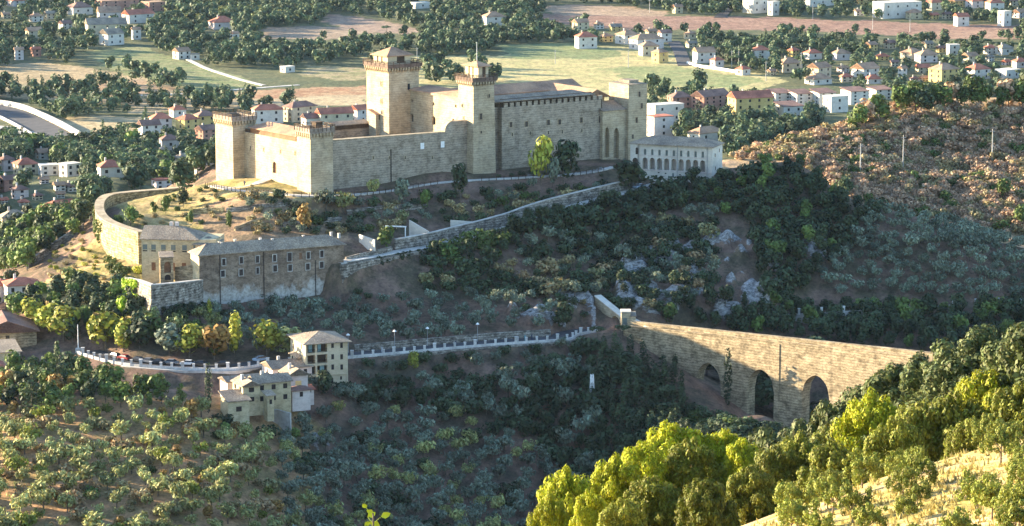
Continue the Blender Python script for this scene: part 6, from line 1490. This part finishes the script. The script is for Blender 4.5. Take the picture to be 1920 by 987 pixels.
# build: up to the budget of each kind as individuals (largest in the picture first), the rest as one mass per kind
LIM = 290; byk = {}
for t in ALLT: byk.setdefault({'broad':'tree','tall':'tree'}.get(t[0], t[0]), []).append(t)
STUFFN = {'tree':('woodland','far trees merging into woods'),'olive':('olive_grove','far olive trees merging into groves'),'shrub':('scrub','scrub covering the slopes'),'cypress':('woodland','cypress'),'cedar':('woodland','conifers'),'umbrella':('woodland','pines')}
def batch(items, name, leaf):
    V = []; T = []
    for (k, lf2, p, h, lab, g, wd_, ky) in items:
        i = rng.randrange(len(PR[k])); v, t, wood, hk = PR[k][i]; s = h/hk; a = rng.random()*6.28; c_, s_ = math.cos(a)*s*wd_, math.sin(a)*s*wd_
        if p.y > 1500:                                            # far: fewer, larger clumps
            idx = (np.arange(len(v)//4)[::3][:,None]*4+np.arange(4)).ravel(); v2 = v[idx].reshape(-1,4,3); cc = v2.mean(1, keepdims=True); v2 = (cc+(v2-cc)*1.6).reshape(-1,3); t = t[::3]
        else: v2 = v
        V.append(np.c_[v2[:,0]*c_-v2[:,1]*s_, v2[:,0]*s_+v2[:,1]*c_, v2[:,2]*s]+np.array(p)); T.append(t*rng.uniform(.6,1.35))
    me = crown_mesh(name, np.concatenate(V), np.concatenate(T), [LEAF[leaf]]); o = bpy.data.objects.new(name, me); link(o); o['kind'] = 'stuff'; return o
nind = 0; stuff = {}
for kk, L in byk.items():
    L.sort(key=lambda t: (0 if -30 < proj(*t[2])[0] < 1950 and proj(*t[2])[1] < 1010 else 1, -t[3]/t[2].y))
    vis = sum(1 for t in L if -30 < proj(*t[2])[0] < 1950 and proj(*t[2])[1] < 1010)
    for t in L[:min(LIM, vis)]: put(t[0], t[1], t[2], t[3], t[4], t[5], t[6]); nind += 1
    for t in L[min(LIM, vis):]: stuff.setdefault((STUFFN[kk][0], t[1]), []).append(t)
for (nm, leaf), L in stuff.items(): batch(L, nm, leaf)
print('trees', len(ALLT), 'individual', nind, {k: len(v) for k, v in byk.items()})
# ---------------------------------------------------------------- foreground: pines, holm oaks, olive slope
def fore_lobes(kind, rs):
    L = []
    if kind == 'pine':                                    # Aleppo pine: many small upright puffs on an uneven dome
        h = 13
        core = [(0,0,6.5,3.1,3.1,4.6),(1.6*rs.normal()*.5,1.2*rs.normal()*.5,9.6,2.0,2.0,2.6)]
        for i in range(125):
            z = 2.0+10.2*rs.rand()**.85; env = 3.9*max(.02,1-abs((z-5.2)/7.7)**2.6)**.5; a = rs.rand()*6.28; r = env*(.66+.4*rs.rand()); q = .45+.5*rs.rand()
            L.append((math.cos(a)*r, math.sin(a)*r, z, q, q, q*1.2))
        for i in range(16): a = rs.rand()*6.28; r = 2.4*rs.rand(); q = .45+.35*rs.rand(); L.append((math.cos(a)*r, math.sin(a)*r, 11.9+1.3*rs.rand()-.5*r, q*.85, q*.85, q*1.3))
        core = [(x,y,z,a*.86,b*.86,c*.86) for x,y,z,a,b,c in core]
        return L, core, h
    if kind == 'oak':
        h = 9; core = [(0,0,4.9,3.0,3.0,3.0)]
        for i in range(75):
            d = rs.normal(size=3); d /= np.linalg.norm(d); k = 2.9+1.2*rs.rand(); z = 4.9+d[2]*k; q = .4+.75*rs.rand()**1.5
            if z < 1.2: continue
            L.append((d[0]*k, d[1]*k, z, q, q, q*.95))
        return L, core, h
    if kind == 'oliveF':
        h = 3.6; core = [(0,0,2.3,.6,.6,.4)]
        for i in range(34): a = rs.rand()*6.28; r = 1.6*rs.rand()**.5; q = .2+.3*rs.rand(); L.append((math.cos(a)*r, math.sin(a)*r, 1.5+1.9*rs.rand()-.25*r, q, q, q*1.2))
        return L, core, h
FP = {}
def fore_proto(kind, leaf, nm, nvar, n, lf, r0):
    for i in range(nvar):
        rs = np.random.RandomState(500+i*31+ord(kind[0])); L, core, h = fore_lobes(kind, rs)
        v, t = lobes_shell(n, L, lf, rs, out=.66, elong=2.0 if kind == 'pine' else 1.6, tintv=.5, thr=.35, up=.1, feather=1.0 if kind != 'oak' else 0)
        v2, t2 = lobes_shell(int(n*.22), core, lf*1.6, rs, out=.5, elong=1.4, tintv=.3, thr=.6)
        cm = crown_mesh('crown', np.r_[v, v2], np.r_[t, t2], [LEAF[leaf]])
        w_ = skeleton(h*.85, 2.0 if kind != 'oliveF' else 1.0, rs, .22 if kind != 'oliveF' else .11, 7, .18, .0)
        FP.setdefault((kind, leaf), []).append((cm, w_.mesh('trunk', M['bark']), h))
fore_proto('pine', 'pine', 'pine', 3, 30000, .15, .25); fore_proto('oak', 'oak', 'oak', 3, 13000, .2, .2); fore_proto('oak', 'oak2', 'oak', 3, 13000, .2, .2)
fore_proto('pine', 'oak', 'pine', 3, 22000, .17, .25)
fore_proto('oliveF', 'foreolive', 'olive', 4, 2600, .12, .1)
GRID = {}
def fore(kind, leaf, u, vtop, D, h, wid, label, group=None, cat=None):
    pr_ = FP[(kind, leaf)]; cm, wm, hk = pr_[rng.randrange(len(pr_))]; p = P(u, vtop, D); g = float(Hs(p.x, p.y))
    if h is None: h = p.z-g
    z = p.z-h; nm, ct = {'pine':('pine_tree','pine tree'),'oak':('holm_oak','holm oak'),'oliveF':('olive_tree','olive tree')}[kind]
    s = h/hk; zb_ = min(z, g+.5)
    o = empty(nm, (p.x, p.y, z if z < g+1 else g), rng.random()*6.28, label, ct, group)
    if z > g+1: s = (p.z-g)/hk; 
    wv = max(wid*h/hk*(1.0), s/1.5); o.scale = (wv, wv, s)
    for n_, m_ in (('crown',cm),('trunk',wm)): c = bpy.data.objects.new(n_, m_); link(c, o)
    return o
# singled-out bright pines, left to right: (u, v of the tip, distance, height, width, leaf)
for (u, v, D, h, w_, lf_, lab) in (
 (1062,888,268,10,.95,'pine','bright yellow-green pine at the bottom, leftmost of the foreground trees'),
 (1030,935,262,7,.8,'pine','low bright pine crown at the foot of the leftmost foreground pine'),
 (1110,925,258,7,.8,'pine','dense yellow-green pine just right of the leftmost foreground pine'),
 (1155,862,280,11,.85,'pine','yellow-green pine with a narrow tip, second from the left in the foreground'),
 (1205,838,290,12,.85,'pine','yellow-green pine left of the tallest bright one'),
 (1262,802,300,14,1.0,'pine','tallest bright yellow pine in the middle of the foreground group'),
 (1300,830,292,12,.85,'oak','darker olive-green pine leaning on the tallest bright one'),
 (1355,815,300,12,.9,'pine','bright pine with two tips right of the tallest one'),
 (1392,832,296,11,.8,'pine','bright pine in the gap before the wooded bank'),
 (1410,880,275,9,.9,'oak','olive-green pine below the bright pine near the wooded bank'),
 (1225,900,265,9,1.0,'oak','olive-brown crown under the tallest bright pine'),
 (1320,905,262,9,1.0,'oak','olive-brown crown in the middle of the foreground group'),
 (1165,940,252,7,1.0,'oak','dark crown at the bottom edge between the first bright pines'),
 (1460,840,285,11,.85,'oak','tall dark-gold pine on the wooded bank below the bridge'),
 (1500,820,290,11,.85,'oak','second tall dark-gold pine on the wooded bank below the bridge'),
 (1632,745,300,15,.85,'pine','tall bright green pine rising in the wooded bank'),
 (1675,790,285,12,.85,'oak','dark-gold pine right of the tall bright green one'),
 (1735,760,295,13,.9,'oak','dark-gold pine in the middle of the wooded bank'),
 (1790,745,295,14,.9,'oak','upright dark-gold pine, right part of the wooded bank'),
 (1850,705,300,15,.95,'pine','tall sunlit pine near the right edge'),
 (1905,730,290,13,.9,'oak','dark-gold pine at the right edge'),
 (1560,835,280,11,.9,'oak','broad dark pine above the pale slope, left part'),
 (1820,790,275,9,.9,'oak','low dark pine above the pale slope, right part'),
 ):
    fore('pine', lf_, u, v, D, h, w_, lab)
# holm oak bank behind them
rs = np.random.RandomState(77); got = 0
line = [(1440,815),(1480,800),(1535,779),(1580,750),(1620,728),(1660,705),(1700,690),(1740,665),(1790,650),(1840,635),(1880,625),(1925,612),(1975,600),(2025,590),(2075,585)]
for i, (u, v) in enumerate(line):
    fore('oak', 'oak2', u, v, 400-8*i+6*math.sin(i*2), 10, 1.15, 'rounded holm oak on the skyline of the wooded bank right of the arches', 'holm oaks on the skyline of the wooded bank')
for i in range(84):
    u = rs.uniform(1420,1940) if i < 64 else rs.uniform(1940,2120); top = np.interp(u, [q[0] for q in line], [q[1] for q in line]); f_ = rs.rand(); v = top+18+f_*110; D = 385-90*f_
    fore('oak', ['oak2','oak2','oak'][rs.randint(3)], u, v, D, rs.uniform(7,10), 1.05, 'rounded holm oak crown inside the wooded bank at the right', 'holm oaks filling the wooded bank')
# olives on the pale slope
poly = [(1400,975),(1560,905),(1700,862),(1920,835),(1930,990),(1400,990)]
u = rs.uniform(1400,1930,900); v = rs.uniform(830,1040,900); pts = gnd(u, v, 165, 300); k = 0
for (uu, vv), p in zip(zip(u, v), pts):
    if np.isnan(p[1]) or p[1] > 246 or k >= 30: continue
    if vv < 1000 and not inpoly(uu, vv, poly): continue
    if not spaced(p, 3.3): continue
    mark(p, 3.3); h = rs.uniform(1.8,3.3); cm, wm, hk = FP[('oliveF','foreolive')][rs.randint(4)]
    o = empty('olive_tree', (p[0], p[1], p[2]-.1), rs.rand()*6.28, 'young olive tree with a pale trunk casting a shadow on the pale foreground slope', 'olive tree', 'young olive trees on the pale foreground slope'); s = h/hk; o.scale = (s,s,s)
    for n_, m_ in (('crown',cm),('trunk',wm)): c = bpy.data.objects.new(n_, m_); link(c, o)
    k += 1
print('fore olives', k)
# dry grass tufts on the pale slope
V = []; T = []; n_t = 0
u = rs.uniform(1380,1940,1100); v = rs.uniform(820,1000,1100); pts = gnd(u, v, 165, 262)
pts = pts[~np.isnan(pts[:,1])]
n = len(pts); m_ = 7; base = np.repeat(pts, m_, 0); a = rs.rand(n*m_)*6.28; r = .35*rs.rand(n*m_); hh = .15+.3*rs.rand(n*m_); wx, wy = np.cos(a), np.sin(a)
b0 = base+np.c_[wx*r, wy*r, np.zeros(n*m_)-.05]; tip = b0+np.c_[wx*hh*.5, wy*hh*.5, hh]; side = np.c_[-wy, wx, np.zeros(n*m_)]*.09
v_ = np.stack([b0-side, b0+side, tip+side*.3, tip-side*.3], 1).reshape(-1,3); t_ = np.ones((n*m_,3))*(.6+.7*rs.rand(n*m_,1)); t_[:,2] *= .8
LEAF['straw'] = leafmat('leaf_straw', (.50,.41,.18), .3)
o = bpy.data.objects.new('dry_grass', crown_mesh('dry_grass', v_, t_, [LEAF['straw']])); link(o); o['kind'] = 'stuff'
# sapling right in front of the camera
D = 15.0; p = P(700, 940, D); g = float(Hs(p.x, p.y)); so_ = empty('sapling', (p.x, p.y, g-.05), 0, 'blurred bright yellow-green leafy twig tip poking up at the bottom edge', 'sapling')
b = MB(); H0 = p.z-g; pts_ = [Vector((.10*math.sin(k*.9)*(1-k/9), .04*math.cos(k), H0*k/9)) for k in range(10)]
for k in range(9): b.tube(pts_[k], pts_[k+1], .012*(1-k/10)+.003, .012*(1-(k+1)/10)+.003, 6, cap=False)
b.build('stem', M['bark'], so_)
lv = MB(); rs2 = np.random.RandomState(5); spots = [(0,.0),(-.03,-.035),(.035,-.03),(-.035,.01),(.03,-.07),(.04,-.10),(-.01,-.12),(-.045,-.075)]+[(rs2.uniform(-.12,.12), -rs2.uniform(.16,.6)) for _ in range(26)]
for (dx, dz) in spots:
    c = Vector((dx, rs2.uniform(-.03,.03), H0+dz)); ln = rs2.uniform(.035,.055); a_ = rs2.uniform(-1.2,1.2); d = Vector((math.sin(a_), rs2.uniform(-.4,.1), math.cos(a_)*.6)).normalized(); s_ = d.cross(Vector((0,1,.3))).normalized()*ln*.36; m2 = Vector((0,.004,0))
    lv.add([c, c+d*ln*.35+s_, c+d*ln*.75+s_*.7, c+d*ln, c+d*ln*.75-s_*.7, c+d*ln*.35-s_, c+d*ln*.5+m2], [(0,1,6),(1,2,6),(2,3,6),(3,4,6),(4,5,6),(5,0,6)])
    lv.tube(Vector((0,0,c.z-.03)), c, .0012, .001, 4)
LEAF['fresh'] = plain('fresh_leaf', (.34,.42,.02), .5); lv.build('leaves', LEAF['fresh'], so_)
# ---------------------------------------------------------------- ivy on the ring wall, rocks, rock pillar, people, cars
V = []; T = []
for q in rw[14:34]:
    for z0 in np.arange(0, 6, .8):
        if rs.rand() < .45:
            c = np.array([q.x-1.5, q.y-1.0, q.z-1.5-z0]); v, t = lobes_shell(26, [(0,0,0,.5,.5,.9)], .35, rs); V.append(v+c); T.append(t)
o = bpy.data.objects.new('ivy', crown_mesh('ivy', np.concatenate(V), np.concatenate(T), [LEAF['green']])); link(o); tag(o, 'green creeper patches growing on the outer face of the curved ring wall', 'ivy')
V = []; T = []
bp = [P(238,522,886), P(262,527,878), P(280,533,869.5)]
for k in range(60):
    f = rs.rand()**1.5; q = bp[0].lerp(bp[1], f); c = np.array([q.x-.9, q.y-1.0, q.z-.2-rs.rand()*7]); v, t = lobes_shell(40, [(0,0,0,.7,.6,.9)], .35, rs); V.append(v+c); T.append(t)
o = bpy.data.objects.new('ivy', crown_mesh('ivy', np.concatenate(V), np.concatenate(T), [LEAF['ivy']])); link(o); tag(o, 'vivid yellow-green creeper covering the sunlit left end of the bastion wall', 'ivy')
V = []; T = []
for k in range(330):
    i = rs.randint(6, len(ring_edge)-8); q = ring_edge[i]; c = np.array([q.x+rs.normal()*.5, q.y-1.0-.5*rs.rand(), q.z-.3-rs.rand()**1.3*4.5]); v, t = lobes_shell(30, [(0,0,0,.9,.6,.9)], .45, rs); V.append(v+c); T.append(t)
o = bpy.data.objects.new('ivy', crown_mesh('ivy', np.concatenate(V), np.concatenate(T), [LEAF['dark']])); link(o); tag(o, 'dark ivy curtain hanging below the parapet of the ring road', 'ivy')
# white lattice mast on the rocks
q = g1(1110, 752, dmin=800, dmax=900); mo_ = empty('lattice_mast', q, .3, 'white lattice mast on a concrete foot on the slope left of the bridge', 'mast')
b = MB()
for sx in (-.6,.6):
    for sy in (-.6,.6): b.tube((sx,sy,.4),(sx*.5,sy*.5,7.4),.09,n=5)
for k in range(6):
    z = .6+k*1.25; f = 1-.5*z/7.4; r = .6*f
    for a_, c_ in (((-r,-r),(r,-r)),((r,-r),(r,r)),((r,r),(-r,r)),((-r,r),(-r,-r))): b.tube((*a_,z),(*c_,z),.06,n=4); b.tube((*a_,z),(*c_,min(7.3,z+1.2)),.05,n=4)
b.build('frame', M['white'], mo_); b = MB(); b.box(-1,1,-1,1,-1,.5); b.build('foot', M['concrete'], mo_); b = MB(); b.box(-.7,.2,-.75,-.35,5.2,6.6); b.build('dish_box', M['white'], mo_)
# cars
def car_proto():
    r = empty('parked_car', (0,0,0)); b = MB(); pr_ = [(-2.1,.35),(-2.15,.75),(-1.7,.92),(-.9,.98),(1.2,1.0),(2.0,.85),(2.1,.4)]
    for (x0,z0),(x1,z1) in zip(pr_[:-1], pr_[1:]): b.add([(x0,-.85,z0),(x1,-.85,z1),(x1,.85,z1),(x0,.85,z0)], [(0,1,2,3)])
    b.add([(x,-.86,z) for x,z in pr_], [tuple(range(7))]); b.add([(x,.86,z) for x,z in pr_], [tuple(range(6,-1,-1))]); b.add([(-2.1,-.86,.35),(2.1,-.86,.4),(2.1,.86,.4),(-2.1,.86,.35)], [(0,1,2,3)])
    b.add([(-.7,-.6,1.42),(.9,-.6,1.42),(.9,.6,1.42),(-.7,.6,1.42),(-.7,-.6,1.46),(.9,-.6,1.46),(.9,.6,1.46),(-.7,.6,1.46)], [(3,2,1,0),(4,5,6,7),(0,1,5,4),(1,2,6,5),(2,3,7,6),(3,0,4,7)])
    return r, b
def car(p, rz, mat, label, proto={}):
    if 'b' not in proto: proto['r'], proto['b'] = car_proto(); r = proto['r']
    else: r = empty('parked_car', (0,0,0))
    r.location = p; r.rotation_euler = (0,0,rz); tag(r, label, 'car', 'parked cars on the roads')
    if mat not in proto: proto[mat] = proto['b'].mesh('body', M[mat])
    c = bpy.data.objects.new('body', proto[mat]); link(c, r)
    if 'g' not in proto:
        g_ = MB(); g_.add([(-1.5,-.78,.95),(1.5,-.78,.98),(1.5,.78,.98),(-1.5,.78,.95),(-.7,-.6,1.42),(.9,-.6,1.42),(.9,.6,1.42),(-.7,.6,1.42)], [(0,1,5,4),(1,2,6,5),(2,3,7,6),(3,0,4,7)]); proto['g'] = g_.mesh('windows', M['dark'])
        w_ = MB(); w_.tube((0,-.09,0),(0,.09,0),.32,n=12); proto['w'] = w_.mesh('wheel', M['dark'])
    c = bpy.data.objects.new('windows', proto['g']); link(c, r)
    for x in (-1.35,1.3):
        for y in (-.84,.84): c = bpy.data.objects.new('wheel', proto['w']); link(c, r); c.location = (x,y,.32)
M['carblue'] = plain('pale_blue_car_paint', (.35,.45,.55), .3); M['carwhite'] = plain('white_car_paint', (.7,.72,.75), .3); M['cardark'] = plain('dark_car_paint', (.03,.035,.045), .3); M['cargrey'] = plain('grey_car_paint', (.2,.21,.23), .3); M['carred'] = plain('red_car_paint', (.25,.03,.03), .3)
def on_path(path, u, off):
    k = min(range(1,len(path)-1), key=lambda i: abs(proj(*path[i])[0]-u)); d_ = path[k+1]-path[k-1]; return offset(path, off)[k]+Vector((0,0,.05)), math.atan2(d_.y, d_.x)
q, a_ = on_path(ring_edge, 1208, 2.6); car(q, a_, 'carblue', 'pale blue and white car driving up the ring road near the arcaded building')
for u, mt, lab in ((508,'carblue','light blue car on the lower road just left of the tall villa'),(415,'cardark','dark car on the lower road left of the light blue one'),(372,'cardark','dark car parked behind the white posts, middle of the left road'),(338,'carwhite','white car parked between dark ones on the left road'),(312,'cargrey','grey car parked on the left part of the lower road'),
                   (282,'cardark','dark car third from the mast behind the white posts'),(258,'cargrey','grey car in the parked row right of the mast'),(236,'cardark','dark car in the parked row right of the mast'),(214,'carred','dark red car in the parked row beside the mast'),(190,'cardark','dark car nearest the mast on the lower road')):
    q, a_ = on_path(lower_edge, u, 4.6 if u < 300 else 5.2); car(q, a_, mt, lab)
# people: one continuous skinned body each
def person_mesh(bend=.0, arms=.3):
    me = bpy.data.meshes.new('person'); vs = [(0,0,.95),(0,0,1.2),(0,0,1.42),(0,0,1.52),(0,0,1.66),(.1,0,.9),(.12,.05+bend,.5),(.12,-.02,.06),(.12,.12,.03),(-.1,0,.9),(-.12,-.05,.5),(-.12,-.12,.06),(-.12,.02,.03),(.2,0,1.4),(.27,arms*.3,1.15),(.27,arms,.95),(-.2,0,1.4),(-.27,-arms*.3,1.15),(-.27,arms*.5,.92)]
    es = [(0,1),(1,2),(2,3),(3,4),(0,5),(5,6),(6,7),(7,8),(0,9),(9,10),(10,11),(11,12),(2,13),(13,14),(14,15),(2,16),(16,17),(17,18)]
    me.from_pydata(vs, es, []); o = bpy.data.objects.new('person', me); link(o); md = o.modifiers.new('skin','SKIN'); rd_ = [.15,.15,.13,.06,.11,.1,.075,.045,.04,.1,.075,.045,.04,.065,.045,.035,.065,.045,.035]
    for i, r_ in enumerate(rd_): me.skin_vertices[0].data[i].radius = (r_, r_*.85); me.skin_vertices[0].data[i].use_root = i == 0
    dg = bpy.context.evaluated_depsgraph_get(); ev = bpy.data.meshes.new_from_object(o.evaluated_get(dg)); bpy.data.objects.remove(o); return ev
PM = [person_mesh(), person_mesh(.08,.2)]
for c_, nm in (((.05,.06,.1),'dark_clothes'),((.5,.5,.5),'pale_clothes'),((.1,.35,.4),'teal_clothes'),((.4,.1,.08),'red_clothes')): M[nm] = plain(nm, c_, .9)
def person(p, rz, mat, label, k=0):
    me = PM[k].copy(); me.materials.clear(); me.materials.append(M[mat]); me.name = 'person'; o = bpy.data.objects.new('person', me); link(o); o.location = p; o.rotation_euler = (0,0,rz); tag(o, label, 'person', 'people walking on the roads')
    b = MB(); b.tube((0,0,1.62),(0,0,1.74),.09,.06,8); h_ = b.build('hair', M['dark'], o); h_.name = 'hair'
for u, mt, off, lab, k in ((985,'teal_clothes',2.6,'person in teal walking on the lower road toward the bridge end'),(978,'pale_clothes',1.6,'person in pale clothes beside the teal one on the lower road'),(868,'dark_clothes',2.0,'person in dark clothes walking midway along the posts'),(722,'pale_clothes',3.0,'person in light clothes on the road right of the villa'),(1000,'dark_clothes',3.6,'person in dark clothes further right near the road bend')) and [(a+(i%2,)) for i, a in enumerate(((985,'teal_clothes',2.6,'person in teal walking on the lower road toward the bridge end'),(978,'pale_clothes',1.6,'person in pale clothes beside the teal one on the lower road'),(868,'dark_clothes',2.0,'person in dark clothes walking midway along the posts'),(722,'pale_clothes',3.0,'person in light clothes on the road right of the villa'),(1000,'dark_clothes',3.6,'person in dark clothes further right near the road bend')))]:
    q, a_ = on_path(lower_edge, u, off); person(q, a_+math.pi/2, mt, lab, k)
q, a_ = on_path(path_a, 456, .4); person(q, a_, 'dark_clothes', 'person walking up the pale path to the entrance wall')
# ---------------------------------------------------------------- light
SUN = Vector((-1.0, .40, .22))         # towards the sun: low, from the left and a little behind the hill
SUN.normalize()
sd = bpy.data.lights.new('sun', 'SUN'); sd.energy = 5.0; sd.angle = R(.55); sd.color = (1, .81, .55)
so = bpy.data.objects.new('sun', sd); link(so); so.location = (-200, 800, 400)
so.rotation_euler = SUN.to_track_quat('Z', 'Y').to_euler()
w = bpy.data.worlds.new('World'); scene.world = w; w.use_nodes = True
nt = w.node_tree; bg = nt.nodes['Background']; sky = N(nt, 'ShaderNodeTexSky', sky_type='NISHITA')
sky.sun_disc = False; sky.sun_elevation = math.asin(SUN.z); sky.sun_rotation = math.atan2(SUN.x, SUN.y)
sky.altitude = 450; sky.air_density = 1.0; sky.dust_density = .7; sky.ozone_density = 2.2
nt.links.new(sky.outputs[0], bg.inputs[0]); bg.inputs[1].default_value = .105
scene.view_settings.view_transform = 'Standard'; scene.view_settings.look = 'None'; scene.view_settings.exposure = EXPO; scene.view_settings.gamma = 1
# ---------------------------------------------------------------- haze
if HAZE:
    b = MB(); b.box(-4800, 4800, -25, 9100, -10, CZ+8); mh = bpy.data.materials.new('haze'); mh.use_nodes = True; t = mh.node_tree
    for n in list(t.nodes):
        if n.type == 'BSDF_PRINCIPLED': t.nodes.remove(n)
    pv = N(t, 'ShaderNodeVolumePrincipled'); pv.inputs['Color'].default_value = (.5,.7,1,1); pv.inputs['Density'].default_value = HAZE; pv.inputs['Anisotropy'].default_value = .2
    t.links.new(pv.outputs[0], t.nodes['Material Output'].inputs['Volume'])
    hz = b.build('haze', mh); hz['kind'] = 'stuff'
scene.render.engine = 'CYCLES'; scene.cycles.max_bounces = 6; scene.cycles.transparent_max_bounces = 4; scene.cycles.volume_bounces = 0
